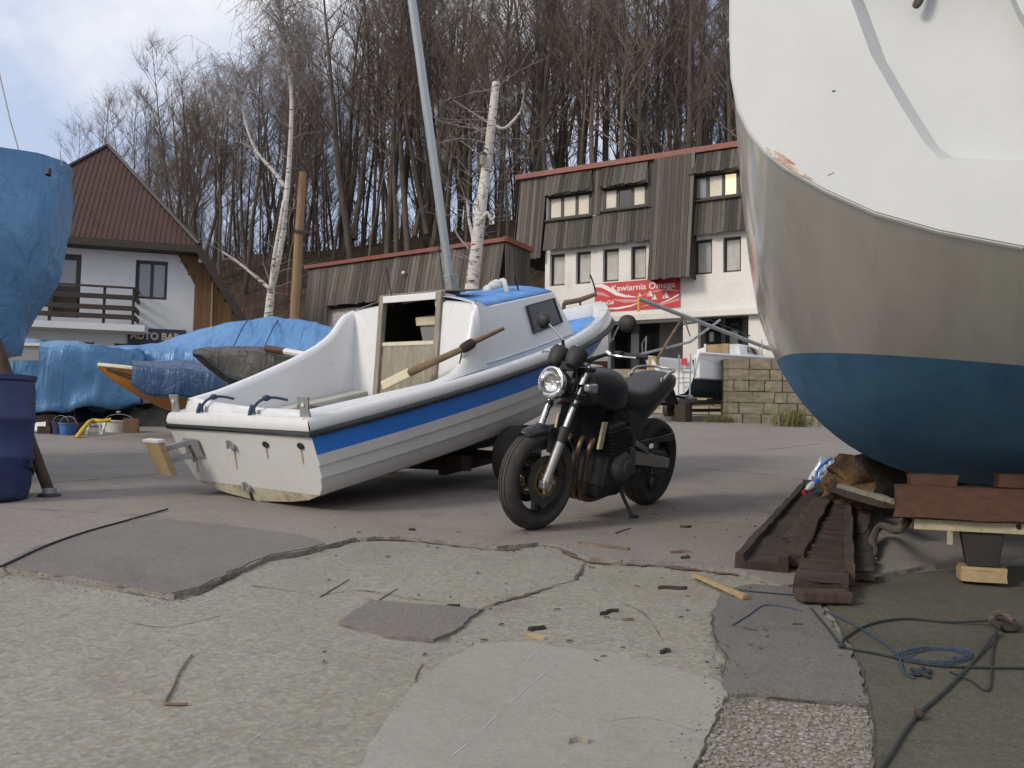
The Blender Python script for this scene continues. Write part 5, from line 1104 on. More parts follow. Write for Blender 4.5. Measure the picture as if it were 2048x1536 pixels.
# stern fittings
for y,px in ((-.80,0),(.80,0)):
    b_=V((-.10,y,.655)); MB().poly([b_+V((0,dy,dz)) for dy,dz in ((-.055,0),(.055,0),(.042,.07),(.060,.15),(-.060,.15),(-.042,.07))],(.012,0,0)).build('stern_plate',m_galv,wb); MB().lathe([(0,0),(.014,0),(.014,.004),(0,.004)],10,Matrix.Translation(b_+V((-.004,0,.10)))@Matrix.Rotation(-math.pi/2,4,'Y')).build('plate_hole',m_white,wb)
def tz(p): 
    return wl(*p,0,0)  # replaced below
def ont(px,py,off=0):
    """pixel on the raked transom plane"""
    mi=BM.inverted(); d=mi.to_3x3()@ray(px,py); c=mi@CAM; n_=V((1,0,math.tan(.224))); t_=(-off-c.dot(n_))/d.dot(n_); return c+d*t_
for px,py in ((532,889),(602,892)):
    c=ont(px,py); Mx=Matrix.Translation(c+V((-.003,0,0)))@Matrix.Rotation(-math.pi/2-.224,4,'Y'); MB().lathe([(0,.004),(.018,.004),(.030,.006),(.034,0)],16,Mx@Matrix.Diagonal((.75,1.1,1,1))).build('drain_fitting',m_blackplastic,wb,sm=True)
for px,py in ((468,893),(500,976)):
    c=ont(px,py); MB().box(c+V((-.015,0,0)),(.03,.07,.02)).box(c+V((-.03,.03,.02)),(.02,.02,.06)).box(c+V((-.006,0,0)),(.012,.04,.05)).build('gudgeon',m_galv,wb)
m_run=mk('rust_run',(.36,.27,.17),(.45,.38,.28),rough=.8,sc=20,var=.3)
for px,py,hh in ((468,900,38),(532,896,22),(602,899,30),(500,982,10),(392,918,26)):
    a_,b_,c_,d_=ont(px-2,py,.002),ont(px+2,py,.002),ont(px+2.5+hh*.12,py+hh,.002),ont(px+hh*.15,py+hh,.002); MB().poly([a_,b_,c_,d_],(-.001,0,0)).build('rust_run',m_run,wb)
c0,c1=ont(502,985),ont(511,1010); MB().tube([c0+V((-.004,0,0)),c1+V((-.004,0,0))],[.012,.016],6).build('keel_scrape',m_rubber,wb)
# outboard bracket
pl=[ont(368,876,.012),ont(395,879,.012),ont(408,912,.012),ont(379,918,.012)]; br=MB().poly(pl,(-.012,0,0)).build('outboard_bracket',m_galv,wb)
cc=sum(pl,V())/4
for dz in (.05,-.05): MB().beam(cc+V((-.01,.02,dz)),cc+V((-.17,.09,dz-.02)),.05,.04).build('bracket_arm',m_galv,br)
e=cc+V((-.19,.10,-.02)); MB().hexa([e+V((-.02,-.10,-.15)),e+V((.03,-.10,-.15)),e+V((.03,.10,-.15)),e+V((-.02,.10,-.15)),e+V((-.09,-.10,.12)),e+V((-.04,-.10,.12)),e+V((-.04,.10,.12)),e+V((-.09,.10,.12))]).build('wooden_pad',m_palewood,br,bev=.005)
MB().hexa([e+V((-.095,-.105,.12)),e+V((-.035,-.105,.12)),e+V((-.035,.105,.12)),e+V((-.095,.105,.12)),e+V((-.1,-.105,.14)),e+V((-.04,-.105,.14)),e+V((-.04,.105,.14)),e+V((-.1,.105,.14))]).build('pad_capping',m_white,br)
# blue tie ropes over the stern coaming
for y,sgn in ((.44,1),(-.22,-1)):
    pts=[V((-.085,y,.66)),V((-.075,y+.01,.72)),V((-.03,y-.02,.765)),V((.05,y-.05,.77)),V((.12,y-.12,.74))]; MB().tube(catmull(pts,5),.010,6).build('tie_rope',m_ropeb,wb,sm=True)
    MB().tube(catmull([V((-.095,y+.03,.63)),V((-.098,y+.035,.68)),V((-.07,y+.03,.735))],4),[.018]*8+[.02],6).build('tie_knot',m_ropeb,wb,sm=True); MB().ball(V((0,y-.04,.775)),.028,8,6,(1.2,1,.8)).build('tie_knot',m_ropeb,wb,sm=True)
# toe rail slot and deck step on the starboard side
MB().tube([mold(lerp(.335,.60,i/10),-1,5)+V((0,-.002,-.005)) for i in range(11)],.010,5).build('deck_seam',m_blue,wb)
# oar resting over the starboard coaming
def bw(p): return BM@V(p)
oa=[wl(765,772,1,.12),wl(820,745,1,-.18),wl(925,698,1,-.74),wl(948,684,1,-.80),wl(1008,656,1,-.98)]
oo=thing('oar','old wooden oar with cream blade leaning across the cockpit door','oar',bw(oa[0]))
sh=[bw(p) for p in (oa[1],oa[2],oa[3],oa[4])]; MB().tube([sh[0],sh[1],sh[1].lerp(sh[2],.2),sh[2],sh[2].lerp(sh[3],.1),sh[3]],[.034,.026,.026,.024,.022,.016],9).build('shaft',m_wood,oo,W=True,sm=True)
MB().tube([sh[1].lerp(sh[2],-.1),sh[1].lerp(sh[2],.15),sh[1].lerp(sh[2],.8),sh[2]],[.035,.043,.043,.033],9).build('collar',m_rust,oo,W=True,sm=True)
bl=[bw(oa[0]),bw(oa[0].lerp(oa[1],.4)),bw(oa[1])]; MB().beam(bl[0],bl[2],.035,.085).build('blade',m_creamwood,oo,W=True,bev=.012)
MB().tube([sh[1],sh[1]+V((-.02,-.03,-.12))],.006,5).build('cord',m_ropek,oo,W=True)
# spar over the bow
sp=[wl(1128,606,1,.25),wl(1160,600,1,.12),wl(1192,588,1,.0)]; ss=thing('wooden_spar','short wooden spar with ropes lashed over the white bow','spar',bw(sp[0])); MB().tube([bw(p) for p in sp],[.03,.03,.024],8).build('shaft',m_wood,ss,W=True,sm=True)
sp0=bw(sp[0]); MB().tube([sp0,bw(V((sp[0].x-.05,sp[0].y,rail((sp[0].x-XR)/(L-XR),1).z+.05)))],.025,6).build('lashing',m_ropeg,ss,W=True)
MB().tube(catmull([bw(sp[2]),bw(sp[2])+V((-.03,0,.12)),bw(sp[2])+V((-.07,0,.22))],4),.010,5).build('rope_end',m_ropek,ss,W=True); MB().tube([bw(sp[1]),bw(V((sp[1].x,sp[1].y,rail(.96,1).z+.17)))],.012,5).build('lashing',m_ropek,ss,W=True)
tl=thing('tiller','short wooden tiller lying in the open cockpit','tiller',bw((.1,-.5,.6))); MB().tube([bw((.0,-.62,.72)),bw((.5,-.45,.58)),bw((.55,-.44,.575))],[.020,.028,.02],8).build('shaft',m_wood,tl,W=True,sm=True)
# ---------------------------------------------------------------- trailer under the bow
def bg(x,y,h=0):    # point above ground below boat-local (x,y)
    p=BM@V((x,y,0)); return V((p.x,p.y,gz(p.y)+.022+h))
tl=thing('boat_trailer','rusty dark trailer carrying the raised white boat','trailer',bg(2.4,0),(0,0,0))
def keelz(x,y): return (BM@V((x,y,0))).z-gz((BM@V((x,y,0))).y)-.022
for sg in (-1,1): MB().beam(bg(1.55,sg*.40,keelz(1.55,0)-.10),bg(4.4,sg*.25,keelz(2.6,0)-.02),.08,.10).build('frame_rail',m_rust,tl,W=True)
for x in (1.62,2.9): a,b=bg(x,-.62,0),bg(x,.62,0); a.z=b.z=(BM@V((x,0,0))).z-.075; MB().beam(a,b,.12,.13).build('cross_bunk',m_rust,tl,W=True)
xa=2.05
a,b=bg(xa,-.82,.27),bg(xa,.82,.27); MB().beam(a,b,.07,.07).build('axle',m_rust,tl,W=True)
axd=(b-a).normalized()
for q in (a,b):
    Mx=Matrix.Translation(q)@axd.to_track_quat('Z','Y').to_matrix().to_4x4(); ty=MB().lathe([(.13,-.075),(.2,-.085),(.262,-.065),(.272,0),(.262,.065),(.2,.085),(.13,.075)],24,Mx).build('tyre',m_tyre,tl,W=True,sm=True); MB().lathe([(0,-.05),(.06,-.055),(.14,-.03),(.165,-.06),(.165,.06),(.14,.03),(0,.05)],20,Mx).build('rim',m_rust,ty,sm=True,W=True)
q=bg(xa,-.40,0); MB().beam(q+V((0,0,.27)),q+V((0,0,keelz(xa,0)-.08)),.10,.10,(1,0,0)).build('spring_hanger',m_rust,tl,W=True); q=bg(xa,.40,0); MB().beam(q+V((0,0,.27)),q+V((0,0,keelz(xa,0)-.08)),.10,.10,(1,0,0)).build('spring_hanger',m_rust,tl,W=True)
q=bg(4.35,0); MB().beam(q,q+V((0,0,.60)),.07,.07,(1,0,0)).build('prop_stand',m_rust,tl,W=True); a,b=bg(4.35,-.3,.60),bg(4.35,.3,.60); MB().beam(a,b,.08,.08).build('front_crossmember',m_rust,tl,W=True)
# ---------------------------------------------------------------- motorcycle (local: x forward, y left, z up)
fw,rw=G(1062,1057,.022),G(1272,1010,.022); hd=(fw-rw); hd.z=0; hd.normalize(); WB=1.44; SC=1.05
mid=fw-hd*(WB/2*SC)
yw=math.atan2(hd.y,hd.x); rollm=R(-9.5); pit=math.atan(hd.y*SL)
mc=thing('motorcycle','matt black naked motorcycle with round headlight leaning on its side stand','motorcycle',(mid.x,mid.y,gz(mid.y)+.022),(Matrix.Rotation(yw,3,'Z')@Matrix.Rotation(-pit,3,'Y')@Matrix.Rotation(rollm,3,'X')).to_euler(),scale=SC)
FX,RX=WB/2,-WB/2
RYm=Matrix.Rotation(-math.pi/2,4,'X')     # lathe axis z -> +y
def wheel(nm,x,R0,wd,rimr,sp,discs):
    M=Matrix.Translation((x,0,R0))@RYm; h=wd/2
    prof=[(rimr-.005,-h*.72),(rimr+.02,-h*.86),(R0-.055,-h),(R0-.03,-h*.92),(R0-.012,-h*.62),(R0-.0035,-h*.36),(R0-.010,-h*.34),(R0-.010,-h*.28),(R0-.0025,-h*.26),(R0,-h*.05),(R0-.006,-h*.03),(R0-.006,h*.03),(R0,h*.05),(R0-.0025,h*.26),(R0-.010,h*.28),(R0-.010,h*.34),(R0-.0035,h*.36),(R0-.012,h*.62),(R0-.03,h*.92),(R0-.055,h),(rimr+.02,h*.86),(rimr-.005,h*.72)]
    wh=MB().lathe(prof,56,M).build(nm,m_tyre,mc,sm=True)
    rp=[(rimr,-h*.74),(rimr-.014,-h*.74),(rimr-.018,-h*.6),(rimr-.032,-h*.25),(rimr-.034,h*.25),(rimr-.018,h*.6),(rimr-.014,h*.74),(rimr,h*.74)]
    MB().lathe(rp,48,M).build('rim',m_black,wh,sm=True)
    for k in range(sp):
        a=2*math.pi*k/sp+.45; d=V((math.cos(a),0,math.sin(a))); t_=V((-math.sin(a),0,math.cos(a))); c=V((x,0,R0))
        for o in (-.30,.30):
            p0=c+d*.035+t_*.02*o; p1=c+d*(rimr-.022)+t_*.075*o; 
            MB().hexa([p0-t_*.016+V((0,-.025,0)),p0+t_*.016+V((0,-.025,0)),p0+t_*.016+V((0,.025,0)),p0-t_*.016+V((0,.025,0)),p1-t_*.014+V((0,-.018,0)),p1+t_*.014+V((0,-.018,0)),p1+t_*.014+V((0,.018,0)),p1-t_*.014+V((0,.018,0))]).build('spoke',m_black,wh,bev=.004)
    MB().lathe([(0,-.07),(.035,-.07),(.04,-.04),(.05,0),(.04,.04),(.035,.07),(0,.07)],20,M).build('hub',m_black,wh,sm=True)
    for y in discs:
        Md=Matrix.Translation((x,y,R0))@RYm; ds=MB().lathe([(.100,-.0025),(.148,-.0025),(.148,.0025),(.100,.0025),(.100,-.0025)],48,Md).build('brake_disc',m_disc,wh)
        MB().lathe([(.083,-.004),(.098,-.004),(.098,.004),(.083,.004),(.083,-.004)],40,Md).build('carrier_ring',m_gold,ds)
        for k in range(6):
            a=k*math.pi/3; p0=V((x+math.cos(a)*.04,y,R0+math.sin(a)*.04)); a+=.35; p1=V((x+math.cos(a)*.088,y,R0+math.sin(a)*.088)); MB().beam(p0,p1,.008,.014,(0,1,0)).build('carrier_arm',m_gold,ds)
        MB().lathe([(.03,-.006),(.05,-.006),(.05,.006),(.03,.006),(.03,-.006)],20,Md).build('carrier_hub',m_gold,ds)
    return wh
fwh=wheel('front_wheel',FX,.302,.122,.218,3,(.066,-.066)); rwh=wheel('rear_wheel',RX,.316,.178,.222,3,(-.07,))
# fork
RK=math.tan(R(25)); 
def fk(z,y): return V((FX+.035-(z-.302)*RK,y,z))
for sg in (1,-1):
    y=sg*.098; a0=fk(.285,y); fo=MB().tube([fk(.27,y),fk(.30,y),fk(.35,y),fk(.53,y),fk(.545,y)],[.022,.030,.028,.030,.026],14).build('fork_leg',m_alu,mc,sm=True)
    MB().tube([fk(.525,y),fk(.545,y),fk(.60,y),fk(.615,y)],[.031,.034,.034,.029],14).build('dust_seal',m_blackplastic,fo,sm=True)
    MB().tube([fk(.61,y),fk(.985,y)],.0205,14).build('stanchion',m_chrome,fo,sm=True)
    MB().tube([fk(.735,y),fk(.755,y)],.026,12).build('reflector_clamp',m_blackplastic,fo,sm=True)
    MB().box(fk(.285,y)+V((.0,sg*.0,-.0)),(.06,.05,.05)).build('axle_clamp',m_alu,fo,bev=.01)
    ca=fk(.40,sg*.085)+V((-.065,0,-.015)); MB().box(ca,(.055,.055,.12),Matrix.Rotation(.5,3,'Y')).build('brake_caliper',m_engine,fo,bev=.012)
MB().tube([(FX,-.13,.302),(FX,.13,.302)],.014,12).build('front_axle',m_alu,mc,sm=True)
for z_,t_ in ((.80,.035),(.965,.03)): MB().hexa([fk(z_,-.13)+V((-.04,0,-t_/2)),fk(z_,-.13)+V((.035,0,-t_/2)),fk(z_,.13)+V((.035,0,-t_/2)),fk(z_,.13)+V((-.04,0,-t_/2)),fk(z_,-.13)+V((-.06,0,t_/2)),fk(z_,-.13)+V((.03,0,t_/2)),fk(z_,.13)+V((.03,0,t_/2)),fk(z_,.13)+V((-.06,0,t_/2))]).build('triple_clamp',m_black,mc,bev=.01)
MB().tube([fk(.78,0)+V((-.05,0,0)),fk(.99,0)+V((-.05,0,0))],.032,14).build('steering_head',m_black,mc,sm=True)
# front mudguard
rows=[]
for i in range(23):
    a=R(lerp(-34,66,i/22)); w_=.075*(1-.55*max(0,(-8-math.degrees(a))/20)**2 if a<R(-8) else 1)*(1-.55*max(0,(math.degrees(a)-40)/26)**2); rr_=.325; row=[]
    a2=math.pi/2-(a-R(35)) 
    for j in range(-5,6):
        v=j/5; r_=rr_-.042*abs(v)**2.4; row.append(V((FX+math.cos(a2)*r_,v*w_,.302+math.sin(a2)*r_)))
    rows.append(row)
MB().grid(rows).build('front_mudguard',m_tank,mc,sm=True,ang=180,solid=.005)
for sg in (1,-1): MB().hexa([V((FX-.10,sg*.068,.47)),V((FX+.02,sg*.072,.47)),V((FX+.02,sg*.080,.47)),V((FX-.10,sg*.078,.47)),V((FX-.11,sg*.062,.60)),V((FX+.0,sg*.066,.62)),V((FX+.0,sg*.074,.62)),V((FX-.11,sg*.070,.60))]).build('mudguard_stay',m_tank,mc,bev=.004)
# headlight
hc=V((FX-.075,0,.875)); Mh=Matrix.Translation(hc)@Matrix.Rotation(math.pi/2-R(4),4,'Y')
hl=MB().lathe([(0,-.12),(.045,-.115),(.075,-.085),(.092,-.03),(.096,.0)],32,Mh).build('headlight',m_black,mc,sm=True)
MB().lathe([(.090,-.012),(.100,-.012),(.103,.006),(.098,.020),(.088,.024),(.086,.014)],40,Mh).build('headlight_rim',m_chrome,hl,sm=True)
t=NT('headlight_reflector'); t.b.inputs['Base Color'].default_value=(.8,.8,.8,1); t.b.inputs['Metallic'].default_value=1; t.b.inputs['Roughness'].default_value=.10; m_refl=t.m
MB().lathe([(.089,.012),(.08,-.008),(.065,-.028),(.04,-.045),(.012,-.052),(0,-.053)],36,Mh).build('reflector',m_refl,hl,sm=True)
MB().lathe([(.0,.0),(.014,-.002),(.016,-.05)],16,Mh).build('bulb_cap',m_chrome,hl,sm=True)
t=NT('headlight_lens_glass'); t.b.inputs['Base Color'].default_value=(1,1,1,1); t.b.inputs['Roughness'].default_value=.03; t.b.inputs['Transmission Weight'].default_value=1; t.b.inputs['IOR'].default_value=1.15; m_lens=t.m
MB().lathe([(0,.030),(.03,.029),(.06,.024),(.088,.014)],36,Mh).build('lens',m_lens,hl,sm=True)
MB().beam(Mh@V((.0,-.086,.0265)),Mh@V((0,.086,.0265)),.004,.003).build('lens_bar',m_blackplastic,hl)
for sg in (1,-1): MB().beam(fk(.87,sg*.1)+V((0,0,0)),hc+V((-.03,sg*.085,0)),.04,.012).build('headlight_bracket',m_black,mc)
# instruments
for sg in (1,-1):
    c=V((FX-.20,sg*.068,1.045)); Mi=Matrix.Translation(c)@Matrix.Rotation(R(-38),4,'Y'); ins=MB().lathe([(0,-.085),(.03,-.083),(.050,-.06),(.060,-.02),(.062,.02),(.058,.035)],28,Mi).build('instrument_pod',m_blackplastic,mc,sm=True)
    MB().lathe([(0,.03),(.056,.03),(.058,.036)],28,Mi).build('dial_glass',m_glass,ins,sm=True)
MB().box((FX-.19,0,.985),(.05,.16,.05)).build('instrument_bracket',m_black,mc)
# handlebar, grips, levers, mirrors
hb0=V((FX-.345,0,1.02))
def hbp(y): a=abs(y); return V((hb0.x-.14*max(0,(a-.10))/.27,y,hb0.z+.05*min(1,max(0,(a-.06)/.10))))
MB().tube([hbp(y) for y in (-.37,-.30,-.2,-.15,-.10,-.05,0,.05,.10,.15,.2,.30,.37)],.011,10).build('handlebar',m_black,mc,sm=True)
for sg in (1,-1):
    g0,g1=hbp(sg*.255),hbp(sg*.38); MB().tube([g0,lerp(g0,g1,.04),lerp(g0,g1,.06),lerp(g0,g1,.94),lerp(g0,g1,.95),g1],[.020,.020,.0165,.0165,.021,.020],12).build('grip',m_rubber,mc,sm=True)
    sw_=lerp(hbp(sg*.20),hbp(sg*.25),.5); MB().box(sw_,(.05,.055,.048)).build('switch_cluster',m_blackplastic,mc,bev=.01)
    l0=hbp(sg*.20)+V((.035,0,.0)); MB().tube(catmull([l0,l0+V((.03,sg*.04,-.005)),l0+V((.02,sg*.11,-.01)),l0+V((-.02,sg*.17,-.012))],5),[.007]*8+[.006]*6+[.007,.009],8).build('clutch_lever' if sg>0 else 'brake_lever',m_chrome,mc,sm=True)
    MB().tube([hbp(sg*.18)+V((.005,0,.0)),hbp(sg*.18)+V((.03,0,.01)),hbp(sg*.20)+V((.035,0,0))],.014,8).build('lever_perch',m_alu,mc,sm=True)
    s0=hbp(sg*.19)+V((.02,0,.02)); s1=s0+V((.01,sg*.0,.05)); s2=s1+V((.045,sg*.085,.095)); st_=MB().tube([s0,s1],[.013,.010],8).build('mirror_mount',m_blackplastic,mc,sm=True); MB().tube([s1,s2],.0055,8).build('mirror_stalk',m_chrome,st_,sm=True)
    mcx=s2+V((-.005,sg*.058,.022)); Mm=Matrix.Translation(mcx)@Matrix.Rotation(R(8)*sg,4,'Z')@Matrix.Rotation(math.pi/2,4,'Y')@Matrix.Diagonal((1,1.12,1,1)); mr=MB().lathe([(0,.034),(.03,.031),(.044,.018),(.053,.002),(.053,-.006)],28,Mm).build('mirror',m_blackplastic,mc,sm=True); MB().lathe([(0,-.004),(.051,-.004),(.053,-.006)],28,Mm).build('mirror_glass',m_chrome,mr,sm=True)
    i0=fk(.86,sg*.11); i1=i0+V((.02,sg*.055,.0)); ind=MB().tube([i0,i1],.010,8).build('turn_signal',m_blackplastic,mc,sm=True)
    MB().hexa([i1+V((-.045,-sg*.012,-.045)),i1+V((.03,-sg*.008,-.02)),i1+V((.03,sg*.03,-.02)),i1+V((-.045,sg*.05,-.03)),i1+V((-.045,-sg*.012,.028)),i1+V((.03,-sg*.008,.022)),i1+V((.03,sg*.03,.022)),i1+V((-.045,sg*.05,.028))]).build('signal_lens',m_greypane,ind,bev=.012)
for k,(y0,y1) in enumerate(((.16,.06),(.15,-.05),(-.16,-.03))): MB().tube(catmull([hbp(y0)+V((.02,0,0)),hbp(y0*.6)+V((.10,0,-.02)),V((FX-.22,y1,.93)),V((FX-.30,y1*1.3,.80))],6),.006,6).build('control_cable',m_rubber,mc,sm=True)
# fuel tank: lofted sections (x, half width, top z, bottom z)
def loft_body(secs,name,mat,k=16,ex=2.4,exb=2.0,subx=3):
    xs=[V((a,b,c)) for a,b,c,*_ in secs]; bs=[V((s[3],s[4] if len(s)>4 else .5,0)) for s in secs]
    A=catmull(xs,subx); Bq=catmull(bs,subx); rows=[]
    for a,b in zip(A,Bq):
        x,w_,zt=a; zb,mf=b.x,b.y; zm=lerp(zb,zt,mf); row=[]
        for j in range(k*2):
            th=2*math.pi*j/(k*2); c,s=math.cos(th),math.sin(th); e=ex if s>=0 else exb
            y=w_*math.copysign(abs(c)**(2/e),c); z_=zm+(zt-zm if s>=0 else zm-zb)*math.copysign(abs(s)**(2/e),s); row.append(V((x,y,z_)))
        rows.append(row)
    mb=MB(); mb.grid(rows,cv=True); mb.poly(rows[0]); mb.poly(rows[-1]); return mb.build(name,mat,mc,sm=True,ang=60)
tank=loft_body([(.385,.02,.90,.86,.5),(.37,.075,.935,.80,.5),(.33,.115,.965,.74,.45),(.24,.150,.985,.70,.42),(.12,.160,.985,.69,.40),(.02,.150,.965,.69,.42),(-.06,.115,.925,.70,.5),(-.11,.085,.885,.71,.5),(-.13,.06,.86,.73,.5)],'fuel_tank',m_tank,ex=2.6,exb=2.6)
MB().lathe([(0,.012),(.035,.012),(.042,.004),(.042,-.01)],24,Matrix.Translation((.20,0,.985))).build('filler_cap',m_alu,tank,sm=True)
seat=loft_body([(-.055,.07,.86,.78,.5),(-.10,.112,.86,.74,.5),(-.20,.140,.858,.70,.55),(-.32,.150,.87,.70,.6),(-.42,.150,.905,.73,.6),(-.52,.142,.945,.78,.6),(-.62,.130,.968,.83,.6),(-.70,.108,.975,.87,.6),(-.75,.07,.965,.90,.5)],'seat',m_seat,ex=3.2,exb=2.5)
tail=loft_body([(-.09,.08,.80,.60,.5),(-.18,.122,.80,.56,.6),(-.30,.140,.81,.57,.6),(-.44,.142,.86,.64,.6),(-.58,.134,.915,.72,.6),(-.72,.115,.955,.79,.55),(-.82,.085,.965,.84,.5),(-.88,.045,.95,.88,.5),(-.90,.02,.935,.90,.5)],'tail_cowl',m_tank,ex=2.8,exb=2.2)
MB().tube(catmull([(-.50,.122,.90),(-.56,.135,.965),(-.66,.13,.99),(-.76,.07,1.0),(-.78,0,1.0),(-.76,-.07,1.0),(-.66,-.13,.99),(-.56,-.135,.965),(-.50,-.122,.90)],5),.010,8).build('grab_rail',m_alu,mc,sm=True)
for sg in (1,-1): MB().box((-.515,sg*.126,.905),(.06,.012,.07)).build('grab_rail_mount',m_alu,mc,bev=.004)
MB().hexa([V((-.88,-.05,.87)),V((-.82,-.06,.86)),V((-.82,.06,.86)),V((-.88,.05,.87)),V((-.885,-.05,.925)),V((-.82,-.06,.935)),V((-.82,.06,.935)),V((-.885,.05,.925))]).build('tail_light',m_red,mc,bev=.01)
MB().hexa([V((-1.00,-.05,.74)),V((-.985,-.05,.73)),V((-.985,.05,.73)),V((-1.00,.05,.74)),V((-.84,-.06,.87)),V((-.80,-.06,.85)),V((-.80,.06,.85)),V((-.84,.06,.87))]).build('rear_mudguard',m_blackplastic,mc,bev=.006)
for sg in (1,-1): q=V((-.88,sg*.05,.80)); MB().tube([q,q+V((-.02,sg*.10,0))],.010,8).build('rear_turn_signal',m_blackplastic,mc,sm=True); MB().ball(q+V((-.02,sg*.12,0)),.032,10,8,(.9,1.1,.9)).build('rear_signal_lens',m_greypane,mc,sm=True)
# side panels
for sg in (1,-1): MB().hexa([V((-.30,sg*.10,.50)),V((-.10,sg*.10,.52)),V((-.10,sg*.125,.52)),V((-.30,sg*.12,.50)),V((-.36,sg*.11,.70)),V((-.06,sg*.10,.72)),V((-.06,sg*.13,.72)),V((-.36,sg*.135,.70))]).build('side_panel',m_tank,mc,bev=.012)
m_rad=mk('radiator_core',(.008,.008,.009),rough=.95,var=.3,sc=30,spec=.1,bump=.3,bs=200)
# frame, engine, radiator, headers
for sg in (1,-1):
    MB().beam((.34,sg*.05,.86),(-.12,sg*.11,.64),.05,.06).build('frame_spar',m_black,mc,bev=.01); MB().beam((-.10,sg*.12,.66),(-.17,sg*.12,.34),.05,.06,(1,0,0)).build('frame_plate',m_black,mc,bev=.01)
    MB().beam((-.15,sg*.085,.66),(-.74,sg*.07,.86),.03,.03).build('subframe_tube',m_black,mc)
    MB().hexa([V((-.14,sg*.10,.36)),V((-.14,sg*.135,.36)),V((RX-.05,sg*.145,.285)),V((RX-.05,sg*.115,.285)),V((-.14,sg*.10,.46)),V((-.14,sg*.135,.46)),V((RX-.05,sg*.145,.36)),V((RX-.05,sg*.115,.36))]).build('swingarm',m_alu if sg>0 else m_black,mc,bev=.01)
    MB().tube([(-.20,sg*.13,.32),(-.21,sg*.20,.315)],.012,8).build('footpeg',m_rubber,mc,sm=True); MB().tube([(-.40,sg*.14,.44),(-.42,sg*.24,.44)],.012,8).build('pillion_footpeg',m_rubber,mc,sm=True); MB().beam((-.22,sg*.13,.50),(-.42,sg*.14,.43),.02,.035).build('footpeg_hanger',m_alu,mc)
MB().tube([(RX,-.15,.316),(RX,.15,.316)],.014,10).build('rear_axle',m_alu,mc,sm=True)
MB().hexa([V((-.16,.105,.47)),V((-.16,.130,.47)),V((RX-.12,.130,.49)),V((RX-.12,.105,.49)),V((-.16,.105,.49)),V((-.16,.130,.49)),V((RX-.10,.130,.54)),V((RX-.10,.105,.54))]).build('chain_guard',m_black,mc,bev=.004)
Ms=Matrix.Translation((RX,.095,.316))@RYm; MB().lathe([(.05,-.004),(.105,-.004),(.108,0),(.105,.004),(.05,.004)],36,Ms).build('rear_sprocket',m_disc,rwh); MB().tube([(RX,.10,.421),(-.14,.10,.45)],.008,6).tube([(RX,.10,.211),(-.14,.10,.36)],.008,6).build('chain',m_rust,mc)
MB().tube([(-.16,0,.42),(-.30,0,.72)],.035,10).build('rear_shock',m_engine,mc,sm=True)
eng=MB().hexa([V((-.16,-.17,.24)),V((.20,-.16,.22)),V((.20,.16,.22)),V((-.16,.17,.24)),V((-.15,-.17,.46)),V((.16,-.16,.47)),V((.16,.16,.47)),V((-.15,.17,.46))]).build('engine_block',m_engine,mc,bev=.025)
MB().hexa([V((-.02,-.19,.455)),V((.20,-.19,.44)),V((.20,.19,.44)),V((-.02,.19,.455)),V((.05,-.19,.66)),V((.26,-.19,.63)),V((.26,.19,.63)),V((.05,.19,.66))]).build('cylinder_head',m_engine,eng,bev=.012)
for k in range(7): z_=.475+k*.022; MB().box((.105+(z_-.45)*.28,0,z_),(.235,.40,.006),Matrix.Rotation(R(8),3,'Y')).build('cooling_fin',m_engine,eng)
for sg in (1,-1):
    Mc=Matrix.Translation((.02,sg*.165,.36))@Matrix.Rotation(-sg*math.pi/2,4,'X'); MB().lathe([(0,.055),(.05,.055),(.085,.045),(.105,.02),(.112,-.02)],28,Mc).build('engine_cover',m_castalu,eng,sm=True)
    MB().lathe([(0,.066),(.045,.064),(.058,.05)],24,Mc).build('cover_plate',m_castalu,eng,sm=True)
MB().hexa([V((-.16,.16,.30)),V((-.07,.16,.30)),V((-.07,.205,.30)),V((-.16,.195,.30)),V((-.14,.16,.47)),V((-.06,.16,.49)),V((-.06,.20,.49)),V((-.14,.19,.47))]).build('sprocket_cover',m_castalu,eng,bev=.02)
MB().hexa([V((-.10,-.12,.15)),V((.17,-.12,.15)),V((.17,.12,.15)),V((-.10,.12,.15)),V((-.13,-.15,.24)),V((.19,-.15,.24)),V((.19,.15,.24)),V((-.13,.15,.24))]).build('oil_sump',m_engine,eng,bev=.02)
MB().hexa([V((.30,-.155,.50)),V((.335,-.155,.50)),V((.335,.155,.50)),V((.30,.155,.50)),V((.275,-.155,.74)),V((.31,-.155,.74)),V((.31,.155,.74)),V((.275,.155,.74))]).build('radiator',m_rad,mc,bev=.005)
for sg in (1,-1): 
    MB().hexa([V((.295,sg*.157,.49)),V((.345,sg*.157,.49)),V((.345,sg*.175,.49)),V((.295,sg*.175,.49)),V((.27,sg*.157,.66)),V((.32,sg*.157,.66)),V((.32,sg*.175,.66)),V((.27,sg*.175,.66))]).build('radiator_tank',m_creammetal,mc,bev=.004)
for k,y in enumerate((-.12,-.045,.045,.12)):
    MB().tube(catmull([(.235,y,.545),(.30,y,.55),(.355,y,.50),(.365,y*.95,.40),(.35,y*.85,.26),(.30,y*.6,.17),(.15,y*.5,.135),(-.12,y*.4-.03,.135)],5),.019,10).build('exhaust_header',m_bronze,mc,sm=True)
MB().tube([(-.12,-.05,.135),(-.25,-.12,.20),(-.32,-.18,.30),(-.36,-.20,.33),(-.84,-.21,.52),(-.86,-.21,.525)],[.028,.028,.03,.052,.055,.04],16).build('silencer',m_disc,mc,sm=True)
MB().tube(catmull([(-.02,.13,.55),(-.02,.17,.60),(.05,.19,.62)],4),.013,6).tube(catmull([(-.10,.12,.58),(-.14,.15,.55),(-.13,.17,.46)],4),.010,6).build('coolant_hose',m_rubber,eng,sm=True)
